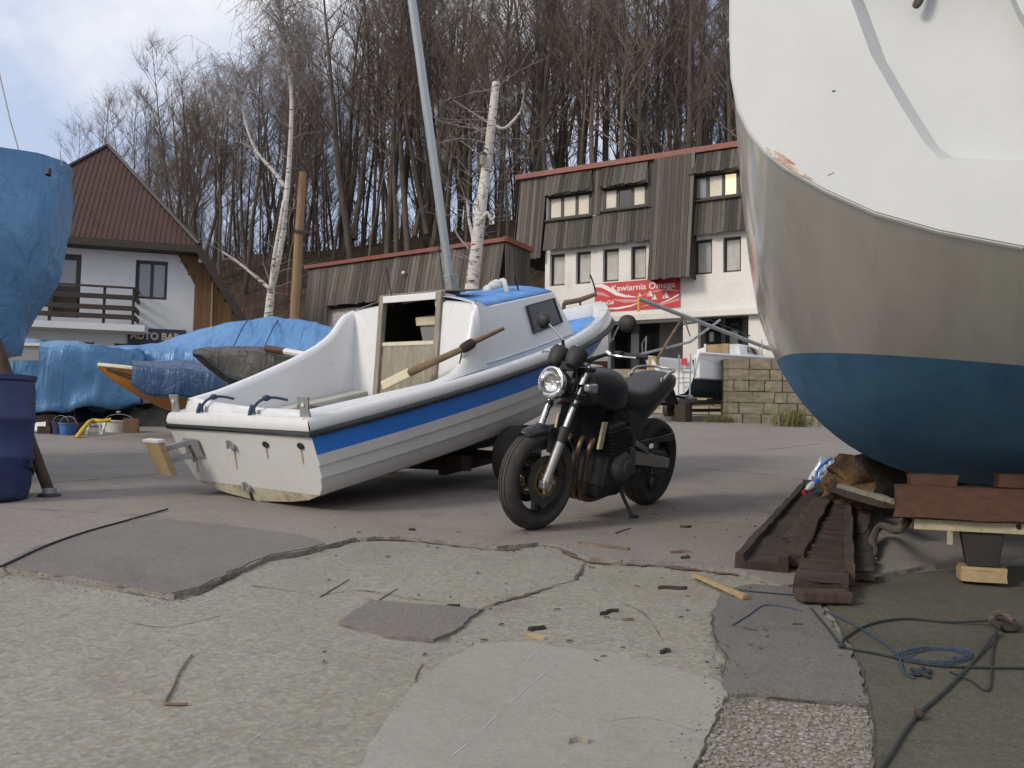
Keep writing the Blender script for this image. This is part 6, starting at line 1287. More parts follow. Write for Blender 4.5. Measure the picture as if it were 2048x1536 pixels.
MB().hexa([V((-.08,-.11,.50)),V((.03,-.11,.50)),V((.03,.11,.50)),V((-.08,.11,.50)),V((-.10,-.11,.70)),V((.08,-.11,.70)),V((.08,.11,.70)),V((-.10,.11,.70))]).build('airbox',m_blackplastic,mc,bev=.02)
# side stand reaches the ground on the left
def to_ground(p):       # local point dropped on the yard along local z
    M=wm(mc); a=M@V(p); d=(M.to_3x3()@V((0,0,-1))); t_=(a.z-(gz(a.y)+.022))/(-(d.z)+SL*d.y); q=a+d*t_; return M.inverted()@q
s1=to_ground((-.06,.26,.2)); MB().tube([(-.08,.12,.22),lerp(V((-.08,.12,.22)),s1,.5),s1+V((0,0,.012))],[.014,.012,.011],8).build('side_stand',m_blackplastic,mc,sm=True); MB().box(s1+V((-.01,.01,.008)),(.075,.035,.014)).build('stand_foot',m_blackplastic,mc)

# front end steered a little to the rider's right
STn=('front_wheel','fork_leg','front_axle','triple_clamp','front_mudguard','mudguard_stay','headlight','headlight_bracket','instrument_pod','instrument_bracket','handlebar','grip','switch_cluster','clutch_lever','brake_lever','lever_perch','mirror_mount','mirror','turn_signal','control_cable')
s0=fk(.90,0)+V((-.05,0,0)); sm_=Matrix.Translation(s0)@Matrix.Rotation(R(-9),4,V((-RK,0,1)).normalized())@Matrix.Translation(-s0)
def steer(o):
    o.data.transform(sm_)
    for c_ in kids.get(o.name,[]): steer(c_)
kids={}
for o in bpy.data.objects:
    if o.parent: kids.setdefault(o.parent.name,[]).append(o)
for o in kids[mc.name]:
    if o.name.split('.')[0] in STn: steer(o)
# ---------------------------------------------------------------- large sailing boat on the right, stern towards us
PS=.454; AX=V((math.sin(PS),math.cos(PS),0)); PT=V((-math.cos(PS),math.sin(PS),0)); RO=V((1.75,2.85,0))
rbm=Matrix((AX,PT,V((0,0,1)))).transposed().to_4x4(); rbm.translation=RO
rb=thing('large_sailing_boat','big sailing boat with white transom, grey topsides and blue bottom at right','boat',RO+V((0,0,gz(2.85))),(0,0,math.atan2(AX.y,AX.x)))
def rp_(x,y,z): return RO+AX*x+PT*y+V((0,0,z))
EDGE=[(1464,-220),(1464,-60),(1463,60),(1466,150),(1478,215),(1500,262),(1530,300),(1570,332),(1650,378),(1750,423),(1880,460),(2048,492),(2150,507)]
T=[]
for e in EDGE:
    d=ray(*e); t_=(RO-CAM).dot(AX)/d.dot(AX); q=CAM+d*t_; T.append(((q-RO).dot(PT),q.z))
T=[(y,z) for y,z in T if y>0]; yl=T[-1]; T.append((0,1.582))
ZT=2.98; b0=max(y for y,_ in T); zk0=1.582; T[0]=(T[0][0]-.01,ZT)
Ts=T[::-1]; Lc=[0]
for (a,b),(c,d) in zip(Ts,Ts[1:]): Lc.append(Lc[-1]+math.hypot(c-a,d-b))
Lc=[l/Lc[-1] for l in Lc]; KS=24
def tsec(k): return interp(k,[(l,y) for l,(y,z) in zip(Lc,Ts)]),interp(k,[(l,z) for l,(y,z) in zip(Lc,Ts)])
LB=8.2
def rsec(x,k):
    if x<3.4: by=1+.203*x-.013*x*x
    else:
        m0=1+.203*3.4-.013*3.4**2; u_=(x-3.4)/(LB-3.4); by=m0*max(0,1-u_**2.2)**.85
    zk=zk0-.609*x+.105*x*x if x<2.9 else .70+ (1.9*((x-2.9)/(LB-2.9))**2.2)
    w_=min(1,x/2); w_=w_*w_*(3-2*w_)*.5+w_*.5; th=k*math.pi/2; yr=b0*math.sin(th)**.784; zr_=zk0+(2.6-zk0)*(1-math.cos(th))
    if th>1.2: zr_=lerp(zr_,zk0+(ZT-zk0)*(1-math.cos(th)),(th-1.2)/.37)
    yt,zt=tsec(k); y=lerp(yt,yr,w_)*by; zz_=lerp(zt,zr_,w_); s=(ZT-zk)/(ZT-zk0); return V((x,y,ZT-(ZT-zz_)*s-gz(2.85)))
XS=[i*.11 for i in range(0,32)]+[3.4+(LB-3.4)*(i/18) for i in range(1,19)]
rows=[]
for x in XS:
    h=[rsec(x,k/KS) for k in range(KS+1)]; rows.append([V((p.x,-p.y,p.z)) for p in h[::-1]]+h[1:])
mb=MB(); mb.grid(rows); me=bpy.data.meshes.new('tmp'); me.from_pydata([tuple(v) for v in mb.v],[],mb.f)
def cut(side,name,mat):
    bm=bmesh.new(); bm.from_mesh(me); g_=gz(2.85); n_=V((-.02,-.13,1)).normalized(); co=V((0,0,1.235-g_))
    bmesh.ops.bisect_plane(bm,geom=bm.verts[:]+bm.edges[:]+bm.faces[:],plane_co=co,plane_no=n_,clear_inner=side>0,clear_outer=side<0); bmesh.ops.remove_doubles(bm,verts=bm.verts,dist=1e-4); bmesh.ops.recalc_face_normals(bm,faces=bm.faces)
    m2=bpy.data.meshes.new(name); bm.to_mesh(m2); bm.free(); m2.materials.append(mat); m2.polygons.foreach_set('use_smooth',[True]*len(m2.polygons)); o=bpy.data.objects.new(name,m2); COL.objects.link(o); o.parent=rb; return o
t=NT('grey_white_topside'); v=t.vec((1,5,.5)); a=t.noise(v,3,7,.6); c=t.mix(t.ramp(a,.35,.65),(.47,.455,.415),(.43,.415,.378)); e=t.noise(t.vec((2,9,.7)),3.5,6,.65); c=t.mix(t.ramp(e,.55,.8,0,.5),c,(.37,.35,.30)); m_top=t.out(c,t.ramp(a,.3,.7,.13,.24),None,coat=.3)
t=NT('worn_blue_antifouling'); v=t.vec((.5,1.6,3)); a=t.noise(v,2.0,7,.66,.6); c=t.mix(t.ramp(a,.34,.66),(.052,.150,.285),(.078,.195,.325)); d_=t.noise(t.vec((1,4,9)),3,6,.7); c=t.mix(t.ramp(d_,.50,.72,0,.75),c,(.095,.170,.215)); f_=t.noise(t.vec((.7,2.2,2.2)),1.1,8,.72,.7); c=t.mix(t.ramp(f_,.48,.66,0,.55),c,(.034,.095,.205)); c=t.mix(t.ramp(t.noise(t.vec(),34,6,.75),.60,.72,0,.35),c,(.13,.20,.23)); m_anti=t.out(c,.75,t.bump(a,.1,.01),spec=.3)
cut(1,'topside',m_top); cut(-1,'hull_bottom',m_anti)
# transom with recessed panel
t=NT('matt_white_transom'); v=t.vec(); a=t.noise(v,2.5,7,.6); c=t.mix(t.ramp(a,.35,.7),(.53,.55,.56),(.49,.51,.515)); e=t.noise(v,26,7,.72,.6); c=t.mix(t.ramp(e,.66,.74,0,.5),c,(.44,.43,.40)); m_tran=t.out(c,.5,t.bump(t.noise(v,45,6),.15,.006),spec=.4)
def onT(px,py):
    d=ray(px,py); t_=(RO-CAM).dot(AX)/d.dot(AX); q=CAM+d*t_; return ((q-RO).dot(PT),q.z)
rc=[onT(*p) for p in ((1675,-60),(1702,0),(1742,110),(1800,210),(1848,285),(1878,318),(2060,322))]; rcx=[onT(*p) for p in ((2120,150),(2040,20),(2005,-60))]
hole=[V((0,y,z-gz(2.85))) for y,z in rc+rcx]
half=[V((0,y,z-gz(2.85))) for y,z in T[:-1]]; outl=half+[V((0,0,zk0-gz(2.85)))]+[V((0,-p.y,p.z)) for p in half[::-1]]
tris=tessellate_polygon([outl,hole]); allv=outl+hole; RB_=MB().add([p+V((-.004,0,0)) for p in allv],[tuple(q) for q in tris]).build('transom',m_tran,rb)
dp=V((.07,0,0)); dl=[h+dp+V((0,-.045 if i<6 else 0,.02 if i in(5,6,7) else 0)) for i,h in enumerate(hole)]
m=len(hole); MB().add([p+V((-.004,0,0)) for p in hole]+dl,[(i,(i+1)%m,m+(i+1)%m,m+i) for i in range(m)]).build('recess_edge',m_tran,RB_,sm=True,ang=50); MB().poly(dl).build('recess_panel',m_tran,RB_)
# worn edge bead round the transom
bead=[p+V((.012,0,0)) for p in half]; MB().tube(bead,.012,6).build('transom_edge',m_tran,rb,sm=True)
m_scuff=mk('scuffed_gelcoat',(.46,.42,.30),(.42,.20,.15),rough=.7,sc=22,var=.3,dirt=(.62,.60,.55),dsc=30,dlo=.5,dhi=.6)
for px,w_ in (([(1533,296),(1545,310),(1560,322),(1578,334),(1600,347),(1625,360)],.012),([(1548,303),(1562,312),(1575,322),(1590,330)],.014),([(1655,352),(1668,346)],.008)):
    q=[onT(*p) for p in px]; q=[V((-.006,y,z-gz(2.85))) for y,z in q]; L_=[];R_=[]
    for i,p in enumerate(q):
        e=.3 if i in (0,len(q)-1) else 1; L_.append(p+V((0,0,w_*e*(.6+.8*abs(nz(p*40,1)))))); R_.append(p-V((0,0,w_*.5*e)))
    MB().grid([L_,R_]).build('scuff_mark',m_scuff,RB_)
q=onT(1668,183); MB().ball(V((-.004,q[0],q[1]-gz(2.85))),.006,8,4,(.2,1.2,.6)).build('chip_mark',m_rubber,RB_)
q=onT(1850,-5); q=V((.06,q[0],q[1]-gz(2.85))); MB().tube(catmull([q+V((0,-.02,.10)),q+V((-.03,0,.05)),q+V((-.04,.02,.0)),q+V((-.035,.035,-.02))],4),[.016]*10+[.014,.012,.005],7).build('rope_stub',m_ropeg,rb,sm=True)
# deck, cabin top
dk=[[V((r[0].x,lerp(r[0].y,r[-1].y,k/8),r[0].z-.02+.06*math.sin(math.pi*k/8))) for k in range(9)] for r in rows]; MB().grid(dk).build('deck',m_tran,rb,sm=True)
zd=ZT-gz(2.85); MB().hexa([V((2.6,-.75,zd)),V((5.6,-.5,zd)),V((5.6,.5,zd)),V((2.6,.75,zd)),V((2.7,-.65,zd+.42)),V((5.0,-.4,zd+.34)),V((5.0,.4,zd+.34)),V((2.7,.65,zd+.42))]).build('cabin',m_tran,rb,bev=.06)
def rough_beam(a,b,wd,th,seed=0,amp=1.0,K=16):
    a,b=V(a),V(b); d=(b-a).normalized(); r=d.cross(V((0,0,1))).normalized(); u2=r.cross(d); rows=[]
    for i in range(K+1):
        c=a.lerp(b,i/K); row=[]
        for (x,y) in ((-.5,-.46),(-.46,-.5),(.46,-.5),(.5,-.46),(.5,0),(.5,.46),(.46,.5),(0,.49),(-.46,.5),(-.5,.46),(-.5,0)):
            p=c+r*x*wd+u2*y*th; n_=V((nz(p,8,seed),nz(p,8,seed+2),nz(p,8,seed+4)))*.007+V((nz(p,40,seed),nz(p,40,seed+3),nz(p,40,seed+4)))*.003
            if i in (0,K): n_+=d*nz(p,18,seed+7)*.018
            row.append(p+n_*amp)
        rows.append(row)
    mb=MB(); mb.grid(rows,cv=True); mb.poly(rows[0]); mb.poly(rows[-1]); return mb
# ---------------------------------------------------------------- supports under that boat
def hz_at(p):      # hull underside height near the keel at world p
    q=p-RO; x=q.dot(AX); y=abs(q.dot(PT)); best=9
    for k in range(KS+1):
        s=rsec(x,k/KS)
        if abs(s.y-y)<.12: best=min(best,s.z+gz(2.85))
    return best
Yb=4.45; a=P(1790,1000,Yb); b=P(2250,1040,Yb-.35)
ztb=P(1790,968,Yb).z; zbb=P(1790,1032,Yb).z
tb=thing('timber_block','thick brown timber balk wedged under the big hull','timber',V((a.x,a.y,zbb)))
d=V((b.x-a.x,b.y-a.y,0)); L_=d.length; d.normalize(); q0=V((a.x,a.y,(ztb+zbb)/2)); q1=q0+d*L_; rough_beam(q0,q1,.24,ztb-zbb,3).build('balk',m_brownpaint,tb,W=True,sm=True,ang=35)
for f0,f1,h in ((.08,.30,.055),(.48,.66,.07)):
    p0=q0+d*L_*f0+V((0,.04,(ztb-zbb)/2+h/2)); p1=q0+d*L_*f1+V((0,.04,(ztb-zbb)/2+h/2)); rough_beam(p0,p1,.16,h,int(f0*90),K=6).build('packing_piece',m_brownpaint,tb,W=True,sm=True,ang=35)
zc1=zbb; zc0=P(1830,1052,Yb-.02).z-.01; c0=P(1826,1036,Yb-.02); 
cb=thing('steel_beam','cream painted steel beam lying beneath the brown balk','beam',V((c0.x,c0.y,zc0))); e0=V((c0.x,c0.y,(zc0+zc1)/2-.001)); e1=e0+d*1.3; MB().beam(e0,e1,.16,zc1-zc0-.004).build('beam_web',m_creammetal,cb,W=True,bev=.003)
for f in (.13,.46): p=e0+d*f+V((0,-.076,-(zc1-zc0)/2+.012)); MB().beam(p,p+V((0,0,-.075)),.022,.012,(0,1,0)).build('bracket_tab',m_creammetal,cb,W=True)
p=e0+d*.30; MB().lathe([(0,.008),(.014,.008),(.014,0)],8,Matrix.Translation(e0+d*.42+V((0,-.081,.01)))@Matrix.Rotation(math.pi/2,4,'X')).build('bolt',m_rust,cb,W=True)
gb=G(1905,1150,.0); zt_=zc0-.002; pc=e0+d*.30; pc=V((pc.x,pc.y,0)); g0=gz(pc.y)+.024
yb_=thing('wedge_block','pale yellow wooden block under the dark support post','block',V((pc.x,pc.y,g0))); hw=.055
rough_beam(V((pc.x,pc.y,g0+hw/2))-d*.10,V((pc.x,pc.y,g0+hw/2))+d*.10,.16,hw,5,.6,6).build('lower_board',m_palewood,yb_,W=True,sm=True,ang=35); MB().beam(V((pc.x,pc.y,g0+hw+.007))-d*.095,V((pc.x,pc.y,g0+hw+.007))+d*.10,.15,.014).build('upper_board',m_palewood,yb_,W=True)
dpst=thing('support_post','black tapered post holding up the cream steel beam','post',V((pc.x,pc.y,g0+hw+.014))); h0=g0+hw+.014
sq=lambda w_,z_:[V((pc.x,pc.y,z_))+d*sx*w_+V((-d.y,d.x,0))*sy*.06 for sx,sy in ((-1,-1),(1,-1),(1,1),(-1,1))]
MB().hexa(sq(.068,h0)+sq(.092,zt_)).build('post_body',m_darkpost,dpst,W=True,bev=.006)
a=e0+d*1.15; a.z=0; MB().hexa([V((a.x,a.y,gz(a.y)+.02))+V(q) for q in ((-.1,-.1,0),(.1,-.1,0),(.1,.1,0),(-.1,.1,0))]+[V((a.x,a.y,zt_))+V(q) for q in ((-.1,-.1,0),(.1,-.1,0),(.1,.1,0),(-.1,.1,0))]).build('second_post',m_darkpost,dpst,W=True)
# rotten log under the stem side of the hull
lc0,lc1=G(1725,985,.0),G(1880,985,.0); la=P(1694,935,6.35); la.z=gz(6.35)+.24; lb=V((3.9,7.0,gz(7.0)+.25)); lg=thing('log','thick rotten log with orange broken end propping the blue hull','log',V((la.x,la.y,gz(la.y))))
ax_=(lb-la).normalized(); u_=ax_.cross(V((0,0,1))).normalized(); v_=u_.cross(ax_); rows=[]
for i in range(26):
    t_=i/25; c=la.lerp(lb,t_); row=[]
    for j in range(30):
        a=2*math.pi*j/30; p=c+u_*math.cos(a)+v_*math.sin(a); r=.235+.04*nz(p,2.2,3)+.03*nz(p,6,4)+.015*nz(p,16,4)
        q=c+(u_*math.cos(a)+v_*math.sin(a))*r; 
        if i<3: q+=ax_*(nz(p,5,9)*.10-.02*i)
        q.z=max(q.z,gz(q.y)+.024); row.append(q)
    rows.append(row)
m_log=mk('rotten_log_bark',(.045,.034,.022),(.022,.018,.013),rough=1,sc=6,var=.4,bump=.9,bs=25,dirt=(.10,.10,.07),dsc=7,dlo=.55)
m_logend=mk('crumbling_orange_wood',(.17,.095,.042),(.055,.034,.020),rough=1,sc=9,var=.45,bump=1,bs=30,dirt=(.03,.022,.015),dsc=8,dlo=.52,dhi=.6)
MB().grid(rows,cv=True).build('bark',m_log,lg,W=True,sm=True)
cen=sum(rows[0],V())/30; er=[[cen.lerp(p,f)+ax_*(.05*(1-f)+nz(p.lerp(cen,1-f)*1,9,2)*.05*(f<.95)) for p in rows[0]] for f in (.02,.2,.4,.6,.8,.97,1)]; MB().grid(er,cv=True).build('broken_end',m_logend,lg,W=True,sm=True)
# ---------------------------------------------------------------- old timbers beside the hull
def timber(label,n0,n1,wd,th,lift0=0,lift1=0,lip=False,mat=None,name='timber',seed=0):
    a=G(*n0); b=G(*n1); a.z=gz(a.y)+.022+th/2+lift0; b.z=gz(b.y)+.022+th/2+lift1
    t_=thing(name,label,'timber',V((a.x,a.y,gz(a.y)+.022))); rg=random.Random(seed); d=(b-a).normalized(); r=d.cross(V((0,0,1))).normalized(); u2=r.cross(d); rows=[]; K=22
    prof=[(-.5,-.5),(.5,-.5),(.5,.42),(.42,.5),(0,.46),(-.42,.5),(-.5,.42)] if not lip else [(-.5,-.5),(.5,-.5),(.5,.5),(.34,.5),(.30,.05),(-.30,.05),(-.34,.5),(-.5,.5)]
    for i in range(K+1):
        c=a.lerp(b,i/K); row=[]
        for (x,y) in prof:
            p=c+r*x*wd+u2*y*th; n_=V((nz(p,9,seed),nz(p,9,seed+2),nz(p,9,seed+4)))*.012+V((nz(p,30,seed),0,nz(p,30,seed+4)))*.006
            if i in (0,K): n_+=d*nz(p,14,seed+7)*.06
            row.append(p+n_*(1 if y>-.4 else .4))
        rows.append(row)
    mb=MB(); mb.grid(rows,cv=True); mb.poly(rows[0]); mb.poly(rows[-1]); o=mb.build('beam',mat or m_timber,t_,W=True,sm=True,ang=35); return t_
timber('broad grooved old timber, leftmost of the pile beside the hull',(1522,1150),(1637,985),.26,.075,lip=True,seed=1)
timber('narrow upright old batten lying on the broad left timber',(1592,1150),(1672,985),.07,.06,.02,.05,seed=2)
timber('short dark timber between the left timbers of the pile',(1585,1110),(1650,1010),.12,.07,0,0,seed=7)
timber('ribbed reddish brown plank in the middle of the timber pile',(1640,1200),(1686,985),.23,.06,seed=3)
timber('thin edge-on old board right of the ribbed plank',(1700,1180),(1697,985),.04,.10,seed=4)
timber('flat dark board, right side of the timber pile',(1722,1170),(1712,985),.12,.05,seed=5)
timber('short narrow board, rightmost of the timber pile',(1722,1092),(1738,1000),.07,.06,seed=6)
# cross boards on the ribbed plank
a_,b_=G(1640,1200),G(1686,985); 
t_=bpy.data.objects.get('timber.003'); 
for i in range(17):
    f=.06+.05*i; c=a_.lerp(b_,f); c.z=gz(c.y)+.022+.060; dd=(b_-a_).normalized(); r=dd.cross(V((0,0,1))).normalized(); piece('rib',m_timber,t_,c-r*.10,c+r*.10,.05,.014,V((0,0,1)))
fp=thing('plank','grey split plank lying across the far ends of the timbers','plank',P(1615,968,7.0)); p0,p1=P(1617,964,7.3),P(1790,1014,5.2); rough_beam(p0,p1,.10,.035,11,1.3).build('board',m_timber,fp,W=True,sm=True,ang=35)
rough_beam(p0+V((.05,0,.03)),p1+V((.0,0,.03)),.05,.03,13,1.3).build('split_strip',m_greywood,fp,W=True,sm=True,ang=35)
o=G(1655,1212); tag(MB().beam(V((o.x-.13,o.y,gz(o.y)+.045)),V((o.x+.10,o.y+.01,gz(o.y)+.04)),.10,.05).build('wood_offcut',m_timber,bev=.01),'broken dark wood offcut at the near end of the ribbed plank','block')
o=G(1445,1192); p0,p1=G(1385,1160),G(1490,1205); tag(rough_beam(p0+V((0,0,.030)),p1+V((0,0,.022)),.030,.018,8,.8).build('wooden_lath',m_palewood,sm=True,ang=35),'pale tapered lath lying left of the timber pile','lath')
p0,p1=G(1160,1088,.022),G(1258,1100,.022); tag(rough_beam(p0+V((0,0,.008)),p1+V((0,0,.008)),.028,.011,9,.8).build('wooden_lath',m_wood,sm=True,ang=35),'thin orange brown lath lying in front of the motorcycle','lath')
# plastic litter
pl_=thing('plastic_litter','crumpled clear plastic bag with blue print at the log','litter',G(1640,968,.022)); c=G(1648,962,.022)
rows=[[c+V((math.cos(a)*r*.16,math.sin(a)*r*.13,.20*(1-r)**.7*(1+.7*nz((math.cos(a),math.sin(a),r*3),2.2)))) for a in [6.283*i/20 for i in range(20)]] for r in (.02,.2,.4,.6,.8,1)]
MB().grid(rows,cv=True).build('bag',m_film,pl_,W=True); MB().tube(catmull([c+V((-.12,-.12,.02)),c+V((-.10,-.13,.12)),c+V((.0,-.10,.2)),c+V((.06,-.05,.22))],4),.014,6).build('blue_band',m_blue,pl_,W=True)
bt_=thing('plastic_bottle','small clear bottle with red cap lying by the timber ends','bottle',G(1612,985,.022)); q0=P(1645,957,7.05); q1=P(1607,985,6.85); q1.z=max(q1.z,gz(q1.y)+.05); MB().tube([q0,q0.lerp(q1,.1),q0.lerp(q1,.65),q0.lerp(q1,.85),q0.lerp(q1,.9)],[.02,.035,.035,.016,.014],10).build('body',m_film,bt_,W=True,sm=True); MB().tube([q0.lerp(q1,.9),q1],.018,10).build('cap',m_red,bt_,W=True,sm=True); MB().tube([q0.lerp(q1,.25),q0.lerp(q1,.5)],.036,10).build('label_band',m_blue,bt_,W=True,sm=True)
# ---------------------------------------------------------------- ropes on the ground
def rope(label,px,r,mat,name='rope',h=.012,k=8,wig=.0):
    q=[]
    for p in px:
        w_=G(p[0],p[1],.012); w_.z=gz(w_.y)+.012+r*.7+(p[2] if len(p)>2 else 0); q.append(w_)
    q=catmull(q,k)
    if wig: q=[p+V((nz(p,9,3),nz(p,9,7),0))*wig for p in q]
    return tag(MB().tube(q,r,6).build(name,mat,sm=True,ang=180),label,'rope')
fr=[(1816,1040,.18),(1795,1060,.13),(1762,1082,.06),(1745,1100,.03),(1748,1118,.0),(1738,1132,.0)]
q=catmull([G(p[0],p[1],.012)+V((0,0,.03+p[2])) if p[2]<.1 else P(p[0],p[1],4.5) for p in fr],6); rr_=thing('thick_rope','thick frayed grey rope hanging from the brown balk to the ground','rope',q[-1]); MB().tube(q,.022,8).build('strand',m_ropeg,rr_,W=True,sm=True)
mb=MB(); rg=random.Random(5)
for i in range(26): e=q[-1]; mb.tube([e,e+V((rg.gauss(-.02,.03),rg.gauss(-.03,.02),rg.uniform(-.02,.02)))],[.004,.002],4)
mb.build('frayed_end',m_greywood,rr_,W=True)
rope('dark rope running from the iron ring to the bottom edge',[(1690,1640),(1770,1530),(1830,1440),(1900,1375),(1960,1310),(2003,1262,.02)],.0055,m_ropek)
rope('dark rope curving from the small knot to the iron ring',[(1685,1297),(1690,1278),(1740,1250),(1810,1239),(1900,1246),(1995,1252,.02)],.0048,m_ropek)
rope('dark rope sagging from the small knot across the mossy slab',[(1685,1297),(1760,1310),(1850,1330),(1940,1336),(2080,1338)],.0045,m_ropek)
rope('thin blue cord from the timbers to the tangle on the slab',[(1650,1222),(1720,1258),(1790,1305),(1808,1345),(1830,1358)],.0035,m_ropeb)
rope('thin cord hanging below the iron ring to a loose loop',[(1995,1268),(1985,1310),(1978,1380),(1940,1362),(1900,1345)],.0035,m_ropek)
rope('straight black cord from the timbers to the small knot',[(1622,1218),(1655,1258),(1684,1296)],.0045,m_ropek)
rope('thin blue cord on the asphalt patch left of the timbers',[(1465,1252),(1500,1230),(1528,1212),(1570,1215),(1600,1222)],.003,m_ropeb)
rope('black cord on the pale concrete beside the pale lath',[(1425,1170),(1470,1180),(1520,1186),(1590,1192)],.004,m_ropek)
rg=random.Random(14); pts=[(1800+rg.uniform(0,140),1312+rg.uniform(-20,22)) for i in range(26)]; pts=[(1870+(40+45*abs(math.sin(i*.9)))*math.cos(i*1.15+.2*math.sin(i)),1312+(9+9*abs(math.cos(i*.7)))*math.sin(i*1.15)) for i in range(34)]; rope('loose tangle of thin blue cord on the mossy slab',pts,.0017,m_ropeb,'cord_tangle',wig=.012)
pts=[(1820+rg.uniform(0,45),1338+rg.uniform(0,20)) for i in range(14)]; rope('dark knotted bunch of cord below the blue tangle',pts,.006,m_ropek,'cord_bunch')
rope('black cable lying along the edge of the left asphalt patch',[(-120,1190),(0,1142),(90,1100),(170,1071),(250,1048),(335,1024)],.006,m_ropek,'cable').location.z=.016
c=G(2010,1258,.012); ir=thing('iron_ring','rusty iron ring with white lashing where the dark ropes meet','ring',c); MB().tube([c+V((math.cos(a)*.038,math.sin(a)*.045,.02+.012*math.sin(a))) for a in [6.283*i/16 for i in range(16)]],.012,7,closed=True).build('ring',m_rust,ir,W=True,sm=True); MB().tube(catmull([c+V((-.04,.02,.02)),c+V((-.02,.05,.045)),c+V((.02,.05,.05)),c+V((.04,.01,.03))],4),.012,6).build('lashing',m_ropeg,ir,W=True,sm=True)
c=G(1838,1438,.012); tag(MB().ball(c+V((0,0,.014)),.016,8,6,(.8,1.3,.8)).build('rope_knot',m_rust,sm=True),'rusty brown knot on the dark rope near the bottom','knot')
c=G(1684,1297,.012); tag(MB().ball(c+V((0,0,.010)),.013,8,6,(1.2,1,.7)).build('rope_knot',m_ropek,sm=True),'small dark knot where three cords meet on the slab','knot')
# ---------------------------------------------------------------- twigs, bark chips and litter
def twig(label,px,r,mat=m_wood,hh=.0):
    q=catmull([G(p[0],p[1],hh) for p in px],5); q=[V((p.x,p.y,gz(p.y)+hh+r)) for p in q]; k=len(q); return tag(MB().tube(q,[r*(1-.5*i/k) for i in range(k)],6).build('twig',mat,sm=True),label,'twig')
tw=[('bent brown twig on the pebbled concrete, lower left',[(375,1412),(345,1412),(330,1408),(345,1380),(360,1345),(384,1312)],.005),('thin reddish twig at the edge of the smooth concrete',[(858,1358),(832,1366),(836,1345),(846,1330)],.003),
 ('straight thin twig above the small asphalt patch',[(640,1195),(698,1160)],.003),('thin straight twig running into the small asphalt patch corner',[(715,1228),(795,1178)],.003),('small forked twig right of the front wheel',[(1230,1068),(1252,1060),(1262,1058)],.005)]
for l,p,r in tw: twig(l,p,r,m_wood,.022 if p[0][1]<1100 else 0)
def chip(label,px,py,L_,w_,a,mat,hh=0,th=.014):
    p=G(px,py); d=V((math.cos(a),math.sin(a)*1.0,0)); rows=[]; s=V((-d.y,d.x,0))
    for i in range(7):
        t_=i/6; c=p+d*(t_-.5)*L_*.85+s*w_*.5*math.sin(t_*5+px); ww=w_*(.12+.88*math.sin(math.pi*min(.97,max(.04,t_))))*(.6+.8*abs(nz((px,i,py),.9))); c.z=gz(c.y)+hh; o=.25*w_*nz((px,py,i),.7)
        rows.append([c+s*(ww*.5+o),c+s*(ww*.3+o)+V((0,0,th)),c-s*(ww*.3-o)+V((0,0,th*.8)),c-s*(ww*.5-o)])
    mb=MB(); mb.grid(rows,cv=True); mb.poly(rows[0]); mb.poly(rows[-1]); return tag(mb.build('bark_chip',mat,sm=True),label,'bark chip')
for l,x,y,L_,w_,a,mt,hh in (('dark bark chip on the pale concrete, nearest the pale lath',1345,1178,.16,.04,.25,m_log,0),('dark slanted bark chip in the middle of the pale concrete',1217,1227,.12,.025,.5,m_log,0),('upright dark wood chip at the top of the smooth patch',1075,1260,.07,.05,1.3,m_log,0),
  ('pale splinter lying below the upright wood chip',1068,1276,.10,.022,-.25,m_palewood,0),('small black chip low on the pale concrete',1330,1306,.05,.02,.1,m_log,0),('brown chip by the dirt seam, right of the orange lath',1362,1114,.14,.035,.1,m_wood,.022),('dark bark chip crossing the dirt seam chip',1372,1124,.10,.025,1.0,m_log,.022),('small dark bark strip beside the side stand',1372,1062,.09,.025,.1,m_log,.022),('brown bark curl beside the front tyre contact',1045,1075,.07,.03,.6,m_wood,.022),('rusty bottle cap sized chip on the smooth concrete, bottom',1155,1488,.06,.03,.1,m_greywood,.006),
  ('grey chip near the edge of the left asphalt patch',825,1068,.05,.02,.8,m_log,.022),('dark chip in the dirt gap near the small asphalt patch',905,1215,.07,.03,.7,m_log,0)):
    chip(l,x,y,L_,w_,a,mt,hh)
mb=MB(); rg=random.Random(77)
for i in range(110):
    px=rg.uniform(640,1740); py=rg.uniform(1030,1330) if rg.random()<.7 else rg.uniform(880,1100)
    if px<1450 and py<1010: continue
    p=G(px,py); hh=.022 if py<1090 else .004
    if px>1430 and py>1170: hh=.013
    a=rg.uniform(0,3.14); L_=rg.uniform(.004,.016)*(1 if rg.random()<.9 else 1.8); d=V((math.cos(a),math.sin(a),0))*L_; s=V((-d.y,d.x,0))*.22; p.z=gz(p.y)+hh+.001
    mb.hexa([p-d-s,p+d-s,p+d+s,p-d+s]+[q+V((0,0,.005)) for q in (p-d*.8-s*.6,p+d*.7-s*.6,p+d*.8+s*.6,p-d*.7+s*.6)])
